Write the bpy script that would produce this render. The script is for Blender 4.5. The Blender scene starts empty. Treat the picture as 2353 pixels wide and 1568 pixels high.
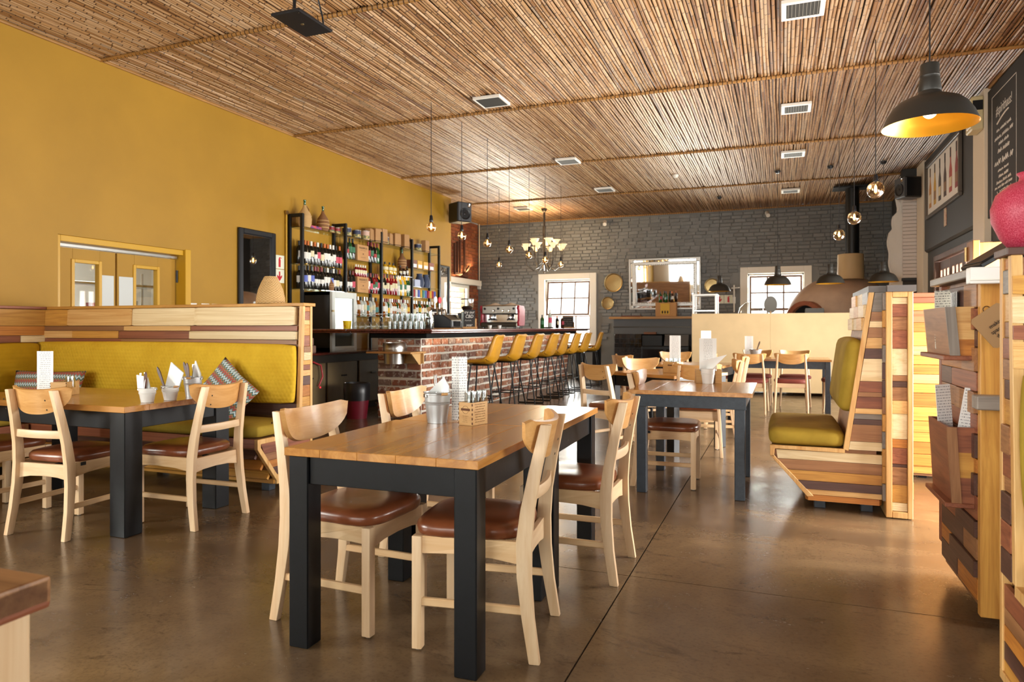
import bpy, bmesh, math, random
from mathutils import Vector, Matrix
R = random.Random(11)
S = bpy.context.scene
COL = S.collection
PI = math.pi

# ------------------------------------------------------------------ camera
cam_d = bpy.data.cameras.new('camera')
cam = bpy.data.objects.new('camera', cam_d)
COL.objects.link(cam)
cam.location = (0, 0, 1.2)
cam.rotation_euler = (PI / 2, 0, math.radians(21.256))
cam_d.sensor_width = 36
cam_d.lens = 36 * 1590 / 2353
cam_d.shift_y = -31 / 2353
cam_d.clip_start = 0.05
cam_d.dof.use_dof = True
cam_d.dof.focus_distance = 3.6
cam_d.dof.aperture_fstop = 4.5
S.camera = cam
S.view_settings.view_transform = 'Standard'
S.view_settings.look = 'None'
S.view_settings.gamma = 1
S.view_settings.use_curve_mapping = False
S.view_settings.exposure = 0.32
S.cycles.max_bounces = 9

# ------------------------------------------------------------------ daylight
W = bpy.data.worlds.new('world'); S.world = W; W.use_nodes = True
bg = W.node_tree.nodes['Background']
bg.inputs[0].default_value = (1.0, 0.985, 0.96, 1)
bg.inputs[1].default_value = 4.0

def area(name, loc, direction, sx, sy, power, col=(1, 1, 1), spread=PI):
    l = bpy.data.lights.new(name, 'AREA')
    l.shape = 'RECTANGLE'; l.size = sx; l.size_y = sy; l.energy = power; l.color = col
    l.spread = spread
    o = bpy.data.objects.new(name, l); COL.objects.link(o)
    o.location = loc
    o.rotation_euler = Vector(direction).to_track_quat('-Z', 'Z').to_euler()
    return o
DAY = (1.0, 0.97, 0.93)
# daylight outside each glazed opening; two upward fill lamps are added
area('daylight_left_window', (-6.95, -1.0, 1.75), (1, 0.12, -0.12), 3.4, 2.2, 640, DAY)
area('daylight_rear_window', (-2.4, -4.9, 1.7), (0.05, 1, -0.05), 6.4, 2.3, 260, DAY)
area('daylight_right_window', (2.7, 2.2, 1.45), (-1, 0, -0.15), 2.7, 1.4, 170, DAY)
area('daylight_right_door', (2.75, 5.0, 1.2), (-1, 0, -0.25), 1.8, 2.1, 340, DAY)
area('daylight_folding_door', (2.75, 7.6, 1.25), (-1, -0.1, -0.15), 2.2, 2.1, 420, DAY)
area('daylight_far_door', (2.7, 10.9, 1.3), (-1, 0.25, 0.12), 2.2, 1.9, 760, DAY)
area('daylight_back_window_bar', (-4.98, 17.25, 1.65), (0.1, -1, 0.1), 1.4, 1.7, 190, DAY)
area('daylight_back_window_oven', (-0.12, 17.25, 1.7), (-0.1, -1, 0.1), 1.4, 1.5, 190, DAY)
area('ceiling_fill_bar_window', (-4.98, 17.6, .75), (0, -1, .95), 1.3, .7, 150, (1, .9, .74))  # added lamp, tilted up to brighten the back ceiling
area('ceiling_fill_oven_window', (-0.12, 17.6, .8), (0, -1, .95), 1.3, .7, 150, (1, .9, .74))  # second added fill for the back ceiling, on the oven side
area('daylight_recess_window', (-7.95, 15.28, 1.6), (1, 0.05, 0.05), 1.1, 1.3, 130, DAY)

# ------------------------------------------------------------------ mesh helpers
class MB:
    def __init__(s):
        s.v = []; s.f = []; s.m = []
    def add(s, v, f, mi=0):
        n = len(s.v); s.v += [tuple(p) for p in v]
        s.f += [tuple(i + n for i in q) for q in f]; s.m += [mi] * len(f)
        return s
    def box(s, x0, x1, y0, y1, z0, z1, mi=0):
        v = [(x, y, z) for x in (x0, x1) for y in (y0, y1) for z in (z0, z1)]
        return s.add(v, [(0, 1, 3, 2), (4, 6, 7, 5), (0, 4, 5, 1), (2, 3, 7, 6), (0, 2, 6, 4), (1, 5, 7, 3)], mi)
    def cbox(s, x0, x1, y0, y1, z0, z1, b=.004, mi=0):
        b = min(b, (x1 - x0) * .3, (y1 - y0) * .3, (z1 - z0) * .3)
        X = (x0, x1); Y = (y0, y1); Z = (z0, z1); v = []
        def vi(i, j, k, a): return ((i * 2 + j) * 2 + k) * 3 + a
        for i in (0, 1):
            for j in (0, 1):
                for k in (0, 1):
                    dx = b if i == 0 else -b; dy = b if j == 0 else -b; dz = b if k == 0 else -b
                    v += [(X[i], Y[j] + dy, Z[k] + dz), (X[i] + dx, Y[j], Z[k] + dz), (X[i] + dx, Y[j] + dy, Z[k])]
        f = []
        f.append((vi(0,0,0,0), vi(0,0,1,0), vi(0,1,1,0), vi(0,1,0,0))); f.append((vi(1,0,0,0), vi(1,1,0,0), vi(1,1,1,0), vi(1,0,1,0)))
        f.append((vi(0,0,0,1), vi(1,0,0,1), vi(1,0,1,1), vi(0,0,1,1))); f.append((vi(0,1,0,1), vi(0,1,1,1), vi(1,1,1,1), vi(1,1,0,1)))
        f.append((vi(0,0,0,2), vi(0,1,0,2), vi(1,1,0,2), vi(1,0,0,2))); f.append((vi(0,0,1,2), vi(1,0,1,2), vi(1,1,1,2), vi(0,1,1,2)))
        for a, b2 in ((0, 0), (0, 1), (1, 0), (1, 1)):
            f.append((vi(a,b2,0,0), vi(a,b2,1,0), vi(a,b2,1,1), vi(a,b2,0,1)))
            f.append((vi(a,0,b2,0), vi(a,1,b2,0), vi(a,1,b2,2), vi(a,0,b2,2)))
            f.append((vi(0,a,b2,1), vi(1,a,b2,1), vi(1,a,b2,2), vi(0,a,b2,2)))
        for i in (0, 1):
            for j in (0, 1):
                for k in (0, 1): f.append((vi(i,j,k,0), vi(i,j,k,1), vi(i,j,k,2)))
        return s.add(v, f, mi)
    def tube(s, pts, r, n=8, mi=0, caps=True):
        pts = [Vector(p) for p in pts]; rs = r if isinstance(r, (list, tuple)) else [r] * len(pts)
        v = []; f = []; prev = None
        for i, p in enumerate(pts):
            t = (pts[min(i + 1, len(pts) - 1)] - pts[max(i - 1, 0)]).normalized()
            if prev is None:
                a = t.orthogonal().normalized()
            else:
                a = (prev - t * prev.dot(t))
                a = a.normalized() if a.length > 1e-6 else t.orthogonal().normalized()
            prev = a; b = t.cross(a)
            for k in range(n):
                an = 2 * PI * k / n
                v.append(p + (a * math.cos(an) + b * math.sin(an)) * rs[i])
        for i in range(len(pts) - 1):
            for k in range(n):
                k2 = (k + 1) % n
                f.append((i * n + k, i * n + k2, (i + 1) * n + k2, (i + 1) * n + k))
        if caps:
            f.append(tuple(range(n - 1, -1, -1))); f.append(tuple((len(pts) - 1) * n + k for k in range(n)))
        return s.add(v, f, mi)
    def lathe(s, prof, n=16, c=(0, 0, 0), mi=0, caps=True):
        v = []; f = []
        for r, z in prof:
            for k in range(n):
                a = 2 * PI * k / n
                v.append((c[0] + r * math.cos(a), c[1] + r * math.sin(a), c[2] + z))
        for i in range(len(prof) - 1):
            for k in range(n):
                k2 = (k + 1) % n
                f.append((i * n + k, i * n + k2, (i + 1) * n + k2, (i + 1) * n + k))
        if caps:
            if prof[0][0] > 1e-5: f.append(tuple(range(n - 1, -1, -1)))
            if prof[-1][0] > 1e-5: f.append(tuple((len(prof) - 1) * n + k for k in range(n)))
        return s.add(v, f, mi)
    def prism(s, poly, axis, a0, a1, mi=0):
        # poly: 2-D outline in the two remaining axes (x,y,z order without axis)
        n = len(poly)
        def pt(p, a):
            return (a, p[0], p[1]) if axis == 'x' else (p[0], a, p[1]) if axis == 'y' else (p[0], p[1], a)
        v = [pt(p, a0) for p in poly] + [pt(p, a1) for p in poly]
        f = [tuple(range(n - 1, -1, -1)), tuple(range(n, 2 * n))]
        f += [(i, (i + 1) % n, n + (i + 1) % n, n + i) for i in range(n)]
        return s.add(v, f, mi)
    def grid(s, fn, nu, nv, mi=0, cu=False):
        v = [fn(i / nu, j / nv) for i in range(nu + (0 if cu else 1)) for j in range(nv + 1)]
        f = []; N = nu if cu else nu + 1
        for i in range(nu):
            for j in range(nv):
                i2 = (i + 1) % N
                f.append((i * (nv + 1) + j, i2 * (nv + 1) + j, i2 * (nv + 1) + j + 1, i * (nv + 1) + j + 1))
        return s.add(v, f, mi)
    def xf(s, M, start=0):
        for i in range(start, len(s.v)): s.v[i] = tuple(M @ Vector(s.v[i]))
        return s
    def mesh(s, name, mats, bevel=0, smooth=None, seg=2, sub=0):
        me = bpy.data.meshes.new(name); me.from_pydata(s.v, [], s.f)
        if not isinstance(mats, (list, tuple)): mats = [mats]
        for m in mats: me.materials.append(m)
        if len(mats) > 1: me.polygons.foreach_set('material_index', s.m)
        bm = bmesh.new(); bm.from_mesh(me)
        bmesh.ops.recalc_face_normals(bm, faces=bm.faces)
        if bevel:
            ed = [e for e in bm.edges if len(e.link_faces) == 2 and e.calc_face_angle(0) > .6]
            bmesh.ops.bevel(bm, geom=ed, offset=bevel, segments=seg, profile=.6, affect='EDGES', clamp_overlap=True)
        if sub:
            bmesh.ops.subdivide_edges(bm, edges=bm.edges, cuts=sub, use_grid_fill=True)
        bm.to_mesh(me); bm.free()
        if smooth is not None:
            me.polygons.foreach_set('use_smooth', [True] * len(me.polygons))
            me.set_sharp_from_angle(angle=math.radians(smooth))
        me.update()
        return me
def ob(name, me, parent=None, loc=(0, 0, 0), rot=None, scale=None, mat=None):
    o = bpy.data.objects.new(name, me); COL.objects.link(o)
    o.location = loc
    if rot is not None: o.rotation_euler = rot if isinstance(rot, (tuple, list)) else (0, 0, rot)
    if scale is not None: o.scale = scale
    if parent is not None: o.parent = parent
    if mat is not None:
        o.material_slots[0].link = 'OBJECT'; o.material_slots[0].material = mat
    return o
def tag(o, label, cat, group=None, kind=None):
    o['label'] = label; o['category'] = cat
    if group: o['group'] = group
    if kind: o['kind'] = kind
    return o
def thing(name, label, cat, loc=(0, 0, 0), rz=0, group=None):
    o = bpy.data.objects.new(name, None); COL.objects.link(o)
    o.location = loc; o.rotation_euler = rz if isinstance(rz, (tuple, list)) else (0, 0, rz)
    o.empty_display_size = .05
    return tag(o, label, cat, group)
def struct(o):
    o['kind'] = 'structure'; return o
def dup(root, label, loc, rz=0, group=None):
    r = root.copy(); COL.objects.link(r); r.location = loc
    r.rotation_euler = rz if isinstance(rz, (tuple, list)) else (0, 0, rz)
    r['label'] = label
    if group: r['group'] = group
    for ch in root.children:
        c = ch.copy(); COL.objects.link(c); c.parent = r
        for g in ch.children:
            d = g.copy(); COL.objects.link(d); d.parent = c
    return r
ORD = ['first', 'second', 'third', 'fourth', 'fifth', 'sixth', 'seventh', 'eighth', 'ninth', 'tenth', 'eleventh', 'twelfth',
       'thirteenth', 'fourteenth', 'fifteenth', 'sixteenth', 'seventeenth', 'eighteenth', 'nineteenth', 'twentieth']
def nth(i):
    return ORD[i] if i < 20 else 'twenty-' + ORD[i - 20]

# ------------------------------------------------------------------ materials
def lin(h):
    h = h.lstrip('#'); c = [int(h[i:i + 2], 16) / 255 for i in (0, 2, 4)]
    return tuple((x / 12.92 if x <= .04045 else ((x + .055) / 1.055) ** 2.4) for x in c) + (1,)
class NT:
    def __init__(s, name):
        s.mat = bpy.data.materials.new(name); s.mat.use_nodes = True
        s.t = s.mat.node_tree; s.b = s.t.nodes['Principled BSDF']
    def n(s, typ, **k):
        nd = s.t.nodes.new('ShaderNode' + typ)
        for a, v in k.items():
            if a == 'ins':
                for i, x in v.items():
                    if isinstance(x, bpy.types.NodeSocket): s.t.links.new(x, nd.inputs[i])
                    else: nd.inputs[i].default_value = x
            else: setattr(nd, a, v)
        return nd
    def math(s, op, a, b=0, c=None):
        nd = s.n('Math', operation=op, ins={0: a, 1: b} if c is None else {0: a, 1: b, 2: c}); return nd.outputs[0]
    def ramp(s, fac, stops, const=False):
        r = s.n('ValToRGB', ins={0: fac}); el = r.color_ramp.elements
        if const: r.color_ramp.interpolation = 'CONSTANT'
        while len(el) < len(stops): el.new(.5)
        for e, (p, c) in zip(el, stops):
            e.position = p; e.color = lin(c) if isinstance(c, str) else c
        return r.outputs[0]
    def mix(s, fac, a, b, mode='MIX'):
        nd = s.n('Mix', data_type='RGBA', blend_type=mode)
        for i, x in ((0, fac), (6, a), (7, b)):
            if isinstance(x, bpy.types.NodeSocket): s.t.links.new(x, nd.inputs[i])
            else: nd.inputs[i].default_value = lin(x) if isinstance(x, str) else x
        return nd.outputs[2]
    def link(s, a, name): s.t.links.new(a, s.b.inputs[name])
    def set(s, **k):
        names = dict(col='Base Color', rough='Roughness', metal='Metallic', spec='Specular IOR Level', coat='Coat Weight',
                     coatr='Coat Roughness', trans='Transmission Weight', ior='IOR', emc='Emission Color', ems='Emission Strength',
                     sheen='Sheen Weight', sheenr='Sheen Roughness', alpha='Alpha')
        for a, v in k.items():
            if isinstance(v, bpy.types.NodeSocket): s.t.links.new(v, s.b.inputs[names[a]])
            else: s.b.inputs[names[a]].default_value = lin(v) if isinstance(v, str) else v
        return s
    def bump(s, h, strength=.3, dist=.01):
        b = s.n('Bump', ins={0: strength, 1: dist}); s.t.links.new(h, b.inputs['Height'])
        s.t.links.new(b.outputs[0], s.b.inputs['Normal'])
    def obj(s, scale=(1, 1, 1), rand=0.):
        tc = s.n('TexCoord'); mp = s.n('Mapping', ins={0: tc.outputs['Object'], 3: scale})
        if rand:
            oi = s.n('ObjectInfo'); m = s.math('MULTIPLY', oi.outputs['Random'], rand)
            cx = s.n('CombineXYZ', ins={0: m, 1: m, 2: m}); s.t.links.new(cx.outputs[0], mp.inputs[1])
        return mp.outputs[0]
    def noise(s, vec, scale=5, detail=3, rough=.5, dist=0.):
        return s.n('TexNoise', ins={0: vec, 2: scale, 3: detail, 4: rough, 8: dist} if False else {'Vector': vec, 'Scale': scale, 'Detail': detail, 'Roughness': rough, 'Distortion': dist}).outputs[0]
def plain(name, col, rough=.5, metal=0, bump=0, bscale=60, vary=0., **k):
    t = NT(name); t.set(rough=rough, metal=metal, **k)
    if vary:
        nz = t.noise(t.obj(), 3.5, 4)
        c = lin(col); d = tuple(x * (1 - vary) for x in c[:3]) + (1,); e = tuple(min(1, x * (1 + vary * .6)) for x in c[:3]) + (1,)
        t.set(col=t.ramp(nz, [(.3, d), (.7, e)]))
    else: t.set(col=col)
    if bump: t.bump(t.noise(t.obj(), bscale, 3), bump, .004)
    return t.mat
def wood(name, light, dark, axis='X', rough=.42, unit=False, coat=0., fine=1.):
    t = NT(name); k = {'X': 0, 'Y': 1, 'Z': 2}[axis]
    a, c = ((.7, 4.5) if unit else (1.6 * fine, 17 * fine))
    sc = [c, c, c]; sc[k] = a
    v = t.obj(tuple(sc), 40.)
    n1 = t.noise(v, 1.0, 4, .62, 1.2)
    sc2 = [c * 9] * 3; sc2[k] = a * 3
    n2 = t.noise(t.obj(tuple(sc2), 23.), 1.0, 2, .5)
    oi = t.n('ObjectInfo')
    f = t.math('ADD', t.math('MULTIPLY', n1, .8), t.math('MULTIPLY', n2, .2))
    col = t.ramp(f, [(.34, dark), (.62, light)])
    val = t.math('ADD', t.math('MULTIPLY', oi.outputs['Random'], .22), .89)
    hs = t.n('HueSaturation', ins={'Value': val, 'Color': col})
    t.set(col=hs.outputs[0], rough=rough, coat=coat, coatr=.15)
    t.bump(f, .08, .004)
    return t.mat
SPEC = dict(pine=('#dfb576', '#c68f4d'), gold=('#d09a48', '#ad7430'), red=('#9c5d3e', '#743f2a'), brown=('#a3734a', '#7d5231'),
            dark=('#5f4036', '#43291f'), grey=('#8f857b', '#6f645a'), pale=('#e8d3a9', '#d0b17c'), amber=('#c27f35', '#9a5a20'))
_wc = {}
def wd(sp, axis='X', unit=True):
    k = (sp, axis, unit)
    if k not in _wc: _wc[k] = wood('wood_%s_%s' % (sp, axis.lower()), SPEC[sp][0], SPEC[sp][1], axis, .45, unit)
    return _wc[k]
M = {}
def yellow_wall():
    t = NT('mustard_plaster'); n = t.noise(t.obj(), 1.3, 4, .6)
    t.set(col=t.ramp(n, [(.3, '#9b7212'), (.7, '#a67b18')]), rough=.62)
    t.bump(t.noise(t.obj(), 34, 4), .12, .006); return t.mat
M['yellow'] = yellow_wall()
M['yellow_gloss'] = plain('mustard_gloss_paint', '#c0921c', .35)
M['white'] = plain('white_paint', '#e6e2d8', .5)
M['cream'] = plain('cream_paint', '#d9cbb4', .5)
M['charcoal'] = plain('charcoal_paint', '#33312e', .6, bump=.1, bscale=20)
M['chalk'] = plain('chalkboard', '#2c2a29', .75)
M['chalkink'] = plain('chalk_lettering', '#d8d4cc', .9)
M['black'] = plain('black_paint', '#15161a', .38)
M['blackmetal'] = plain('black_metal', '#111213', .42, .3)
M['blackplastic'] = plain('black_plastic', '#16171a', .35)
M['steel'] = plain('brushed_steel', '#b9b8b4', .28, 1)
M['chrome'] = plain('chrome', '#d5d5d5', .1, 1)
M['galv'] = plain('galvanised_steel', '#c4c6c7', .38, .6, vary=.2)
M['bronze'] = plain('dark_bronze', '#4b443c', .35, .8)
M['brass'] = plain('hammered_brass', '#b39a6a', .3, .9, bump=.25, bscale=40, vary=.15)
M['silver'] = plain('silver_leaf', '#cfcdc8', .35, .55, bump=.3, bscale=70)
M['mirror'] = plain('mirror_glass', '#e8eaec', .02, 1)
M['paper'] = plain('white_paper', '#eeeeec', .7)
M['napkin'] = plain('paper_napkin', '#f2f1ee', .85, bump=.1)
M['enamel'] = plain('white_enamel', '#e4e2dd', .25)
M['red'] = plain('red_paint', '#b3202a', .4)
M['binred'] = plain('red_bin_plastic', '#6d0f22', .45)
M['signcream'] = plain('sign_board', '#e2e3cf', .5)
M['signred'] = plain('sign_red', '#c11f2d', .5)
M['card'] = plain('cardboard', '#b98a58', .8, vary=.08)
M['kraft'] = plain('kraft_paper', '#b2885a', .8, bump=.3, bscale=50, vary=.12)
M['ply'] = plain('birch_plywood', '#c9a067', .55, vary=.1)
M['mdf'] = wood('laser_cut_plywood', '#c79c61', '#b3854c', 'X', .55)
M['ink'] = plain('burnt_lettering', '#5a3417', .8)
M['inkdark'] = plain('printed_lettering', '#2b2118', .8)
M['wicker'] = plain('wicker', '#d3ab6d', .6, bump=.3, bscale=90, vary=.15)
M['wickerdark'] = plain('dark_wicker', '#8d5f38', .6, bump=.9, bscale=110, vary=.3)
def weave(name, a, b):
    t = NT(name); tc = t.n('TexCoord'); sp = t.n('SeparateXYZ', ins={0: tc.outputs['Object']})
    an = t.math('MULTIPLY', t.math('ARCTAN2', sp.outputs[1], sp.outputs[0]), 22.)
    zz = t.math('MULTIPLY', sp.outputs[2], 330.)
    h = t.math('MULTIPLY', t.math('SINE', an), t.math('SINE', zz))
    h = t.math('ADD', h, t.math('MULTIPLY', t.math('SINE', t.math('MULTIPLY', zz, 2.)), .5))
    t.set(col=t.ramp(t.math('ADD', t.math('MULTIPLY', h, .3), .5), [(.1, b), (.7, a)]), rough=.6); t.bump(h, .6, .004); return t.mat
M['wicker'] = weave('woven_wicker', '#d8b278', '#a87c46'); M['wickerdark'] = weave('dark_woven_wicker', '#9a6a40', '#5e3a20')
M['linen'] = plain('cream_cloth', '#d9cbb8', .9)
M['oak'] = wood('oak_shelf', '#c4945a', '#a87741', 'X', .45)
M['doorwood'] = wood('brown_door_wood', '#6b4a38', '#4a3023', 'Z', .4)
M['bartop'] = wood('mahogany_bar_top', '#6b2a20', '#3f150f', 'Y', .22, coat=.5)
M['cabinet'] = plain('shaded_cream_cabinet', '#6f5d3c', .5, vary=.15)  # cream darkened to carry the shade behind the bar flap and bench
M['oven'] = plain('clay_oven_render', '#c2a58c', .7, bump=.2, bscale=12, vary=.14)
M['gold'] = plain('gold_lining', '#d29a2a', .35, .6)
M['lampshell'] = plain('lamp_shell', '#33302c', .45, .2)
M['grille'] = plain('grille_dark', '#2b2924', .7)
M['pinkvase'] = None
def speckle(name, a, b, scale, rough=.5):
    t = NT(name); n = t.noise(t.obj(), scale, 2, .7)
    t.set(col=t.ramp(n, [(.42, a), (.62, b)]), rough=rough); return t.mat
M['pinkvase'] = speckle('pink_speckled_glaze', '#ad2340', '#c9566a', 260, .5)
def glassy(name, tint=(1, 1, 1, 1), amt=.1, rough=.02):
    t = NT(name); nd = t.t.nodes; out = nd['Material Output']
    tr = t.n('BsdfTransparent', ins={0: tint}); gl = t.n('BsdfGlossy', ins={0: (1, 1, 1, 1), 1: rough})
    fr = t.n('LayerWeight', ins={0: .35}); f = t.math('ADD', t.math('MULTIPLY', fr.outputs['Facing'], .55), amt)
    mx = t.n('MixShader', ins={0: f, 1: tr.outputs[0], 2: gl.outputs[0]})
    t.t.links.new(mx.outputs[0], out.inputs[0]); return t.mat
M['pane'] = glassy('window_pane', (.96, .98, .97, 1), .02)
M['glass'] = glassy('clear_glass', (.90, .93, .92, 1), .06)
M['shelfglass'] = glassy('green_edge_glass', (.80, .88, .80, 1), .05)
M['fridgeglass'] = glassy('fridge_door_glass', (.80, .86, .83, 1), .08, .15)
M['bulbglass'] = glassy('amber_bulb_glass', (1.0, .80, .52, 1), .14)
def emit(name, col, s):
    t = NT(name); t.set(col=col, emc=col, ems=s, rough=.5); return t.mat
M['filament'] = emit('glowing_filament', '#ffd690', 9)
M['bulb'] = emit('lit_bulb', '#ffe3b0', 5)
M['shade'] = emit('lit_glass_shade', '#ffdca4', .75)
M['led'] = emit('red_led', '#ff2030', 4)
def leather(name, a, b, rough=.3, coat=.25):
    t = NT(name); n = t.noise(t.obj((1, 1, 1), 9.), 5, 4, .6)
    t.set(col=t.ramp(n, [(.3, b), (.7, a)]), rough=rough, coat=coat, coatr=.25)
    t.bump(t.noise(t.obj(), 140, 2), .08, .002); return t.mat
M['tan'] = leather('tan_leather', '#834729', '#5e3019')
M['stool'] = leather('mustard_leather', '#c38d24', '#a87414', .38, .15)
M['redfab'] = plain('maroon_upholstery', '#7a3428', .7, vary=.15)
M['beech'] = wood('beech', '#dfc19b', '#d0aa80', 'Z', .42, fine=.8)
M['beechx'] = wood('beech_rail', '#dfc19b', '#d0aa80', 'Y', .42, fine=.8)
M['plyedge'] = wood('beech_back_veneer', '#cf9d62', '#b98446', 'Y', .36, coat=.15, fine=.8)
def tabletop(name, axis):
    t = NT(name); k = 0 if axis == 'X' else 1
    sc = [7, 7, 7]; sc[k] = .55
    v = t.obj(tuple(sc), 20.); n = t.noise(v, 1.6, 5, .6, 1.6)
    kn = t.noise(t.obj((4, 4, 4), 7.), 1.1, 1, .5)
    col = t.ramp(n, [(.3, '#9a642a'), (.5, '#b37a38'), (.68, '#c38c48')])
    kf = t.ramp(kn, [(.70, (0, 0, 0, 1)), (.76, (1, 1, 1, 1))])
    t.set(col=t.mix(kf, col, '#6a3d1a'), rough=.27, coat=.45, coatr=.12, spec=.5)
    t.bump(n, .012, .003); return t.mat
M['topx'] = tabletop('varnished_pine_top_x', 'X'); M['topy'] = tabletop('varnished_pine_top_y', 'Y')
def painted_wood(name, a, b, wear):
    t = NT(name); n = t.noise(t.obj((1, 1, 1), 5.), 26, 5, .7)
    t.set(col=t.ramp(n, [(.3, b), (.66, a), (.80, a), (.84, wear)]), rough=.36, spec=.28)
    t.bump(n, .12, .003); return t.mat
M['tableblack'] = painted_wood('black_table_paint', '#0b0c0f', '#070708', '#3d342b')
M['tableslate'] = painted_wood('slate_table_paint', '#3a4048', '#2f353c', '#8f8675')
def velvet(name, a, b, hexa=0.):
    t = NT(name); n = t.noise(t.obj((1, 1, 1), 3.), 4, 4, .6)
    t.set(col=t.ramp(n, [(.3, b), (.7, a)]), rough=.8, spec=.15)
    if hexa:
        tc = t.n('TexCoord'); tot = None
        for k in range(3):
            an = PI / 2 + k * PI / 3
            d = t.n('VectorMath', operation='DOT_PRODUCT', ins={0: tc.outputs['Object'], 1: (math.cos(an) * hexa, math.cos(an) * hexa * .0, math.sin(an) * hexa)})
            c = t.math('COSINE', d.outputs['Value']); tot = c if tot is None else t.math('ADD', tot, c)
        t.bump(tot, .22, .005)
    else: t.bump(t.noise(t.obj(), 120, 2), .1, .002)
    return t.mat
M['velvet'] = velvet('olive_velvet', '#aa8f36', '#8e7428')
M['velvethex'] = velvet('mustard_hexagon_velvet', '#dcb434', '#cba128', 210.)
M['velvethexd'] = velvet('dark_mustard_hexagon_velvet', '#b98d18', '#a27a10', 160.)
def ikat():
    t = NT('zigzag_cushion_fabric'); tc = t.n('TexCoord'); sp = t.n('SeparateXYZ', ins={0: tc.outputs['Object']})
    u = t.math('PINGPONG', t.math('MULTIPLY', sp.outputs[0], 44.), .5)
    v = t.math('ADD', t.math('MULTIPLY', sp.outputs[2], 14.), t.math('MULTIPLY', u, .62))
    f = t.math('FRACT', v)
    col = t.ramp(f, [(0, '#b9584c'), (.17, '#2a2f45'), (.22, '#b98a62'), (.38, '#3c6b54'), (.48, '#20263c'), (.53, '#a9c6cc'), (.66, '#e7ecea'), (.76, '#23283f'), (.82, '#8fb2ac'), (.9, '#3c6b54'), (.95, '#b9584c')], True)
    t.set(col=col, rough=.85); t.bump(t.noise(t.obj(), 150, 2), .2, .002); return t.mat
M['ikat'] = ikat()
def printed(name, sx, sz, base='#efefee', ink='#7d7d80'):
    t = NT(name); tc = t.n('TexCoord'); sp = t.n('SeparateXYZ', ins={0: tc.outputs['Object']})
    row = t.math('LESS_THAN', t.math('FRACT', t.math('MULTIPLY', sp.outputs[2], sz)), .34)
    cx = t.n('CombineXYZ', ins={0: t.math('MULTIPLY', sp.outputs[0], sx), 1: 0., 2: t.math('FLOOR', t.math('MULTIPLY', sp.outputs[2], sz))})
    n = t.n('TexNoise', ins={'Vector': cx.outputs[0], 'Scale': 1.0, 'Detail': 2.0}).outputs[0]
    w = t.math('GREATER_THAN', n, .5)
    mx = t.math('LESS_THAN', t.math('ABSOLUTE', sp.outputs[0]), .036)
    t.set(col=t.mix(t.math('MULTIPLY', t.math('MULTIPLY', row, w), mx), base, ink), rough=.6); return t.mat
M['menu'] = printed('menu_print', 200, 80, '#ecebe8', '#8b8b8e')
M['news'] = printed('newspaper_print', 200, 90, '#dcd6c8', '#4b4843')
def floor_mat():
    t = NT('polished_brown_concrete'); v = t.obj()
    n = t.noise(v, .55, 7, .66, .8); n2 = t.noise(v, 3.2, 7, .68, .4); n3 = t.noise(t.obj((1, 2.2, 1)), 2.3, 9, .78, 1.0); n4 = t.noise(v, 60, 3, .6)
    c = t.ramp(n, [(.30, '#463422'), (.48, '#67523c'), (.62, '#826a4c'), (.75, '#9a7f60')])
    c = t.mix(t.ramp(n2, [(.42, (0, 0, 0, 1)), (.68, (.6, .6, .6, 1))]), c, '#5a4733')
    c = t.mix(t.ramp(n3, [(.56, (0, 0, 0, 1)), (.66, (.65, .65, .65, 1))]), c, '#3a2a1d')
    c = t.mix(t.ramp(n4, [(.5, (0, 0, 0, 1)), (.8, (.5, .5, .5, 1))]), c, '#3f2e20')
    r = t.math('ADD', t.math('MULTIPLY', n2, .3), t.math('MULTIPLY', n3, .16))
    t.set(col=c, rough=r, spec=.5); return t.mat
M['floor'] = floor_mat()
def reed_mat():
    t = NT('river_reed'); g = t.n('NewGeometry'); oi = t.n('ObjectInfo')
    r = t.math('FRACT', t.math('ADD', g.outputs['Random Per Island'], t.math('MULTIPLY', oi.outputs['Random'], 7.31)))
    tc = t.n('TexCoord'); sp = t.n('SeparateXYZ', ins={0: tc.outputs['Object']})
    ph = t.math('ADD', t.math('MULTIPLY', sp.outputs[1], t.math('ADD', t.math('MULTIPLY', r, 1.6), 3.2)), t.math('MULTIPLY', r, 57.))
    fr = t.math('FRACT', ph); seg = t.math('FLOOR', ph)
    node = t.math('LESS_THAN', fr, .045)
    wn = t.n('TexWhiteNoise', noise_dimensions='2D', ins={0: t.n('CombineXYZ', ins={0: seg, 1: t.math('MULTIPLY', r, 91.)}).outputs[0]})
    c = t.ramp(t.math('ADD', t.math('MULTIPLY', r, .6), t.math('MULTIPLY', wn.outputs[0], .4)), [(.05, '#70492a'), (.3, '#94693c'), (.55, '#ae8659'), (.8, '#bf9c74'), (1, '#97836c')])
    n = t.noise(t.obj((30, 2, 30)), 2, 3)
    c = t.mix(t.math('MULTIPLY', n, .35), c, '#5b361b')
    c = t.mix(node, c, '#3a2211')
    t.set(col=c, rough=.46, spec=.6); return t.mat
M['reed'] = reed_mat()
M['reedback'] = plain('reed_backing', '#5e3d20', .8)
M['batten'] = plain('bamboo_batten', '#a3753c', .5, vary=.25)
M['lash'] = plain('lashing_twine', '#3a2415', .8)
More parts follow.
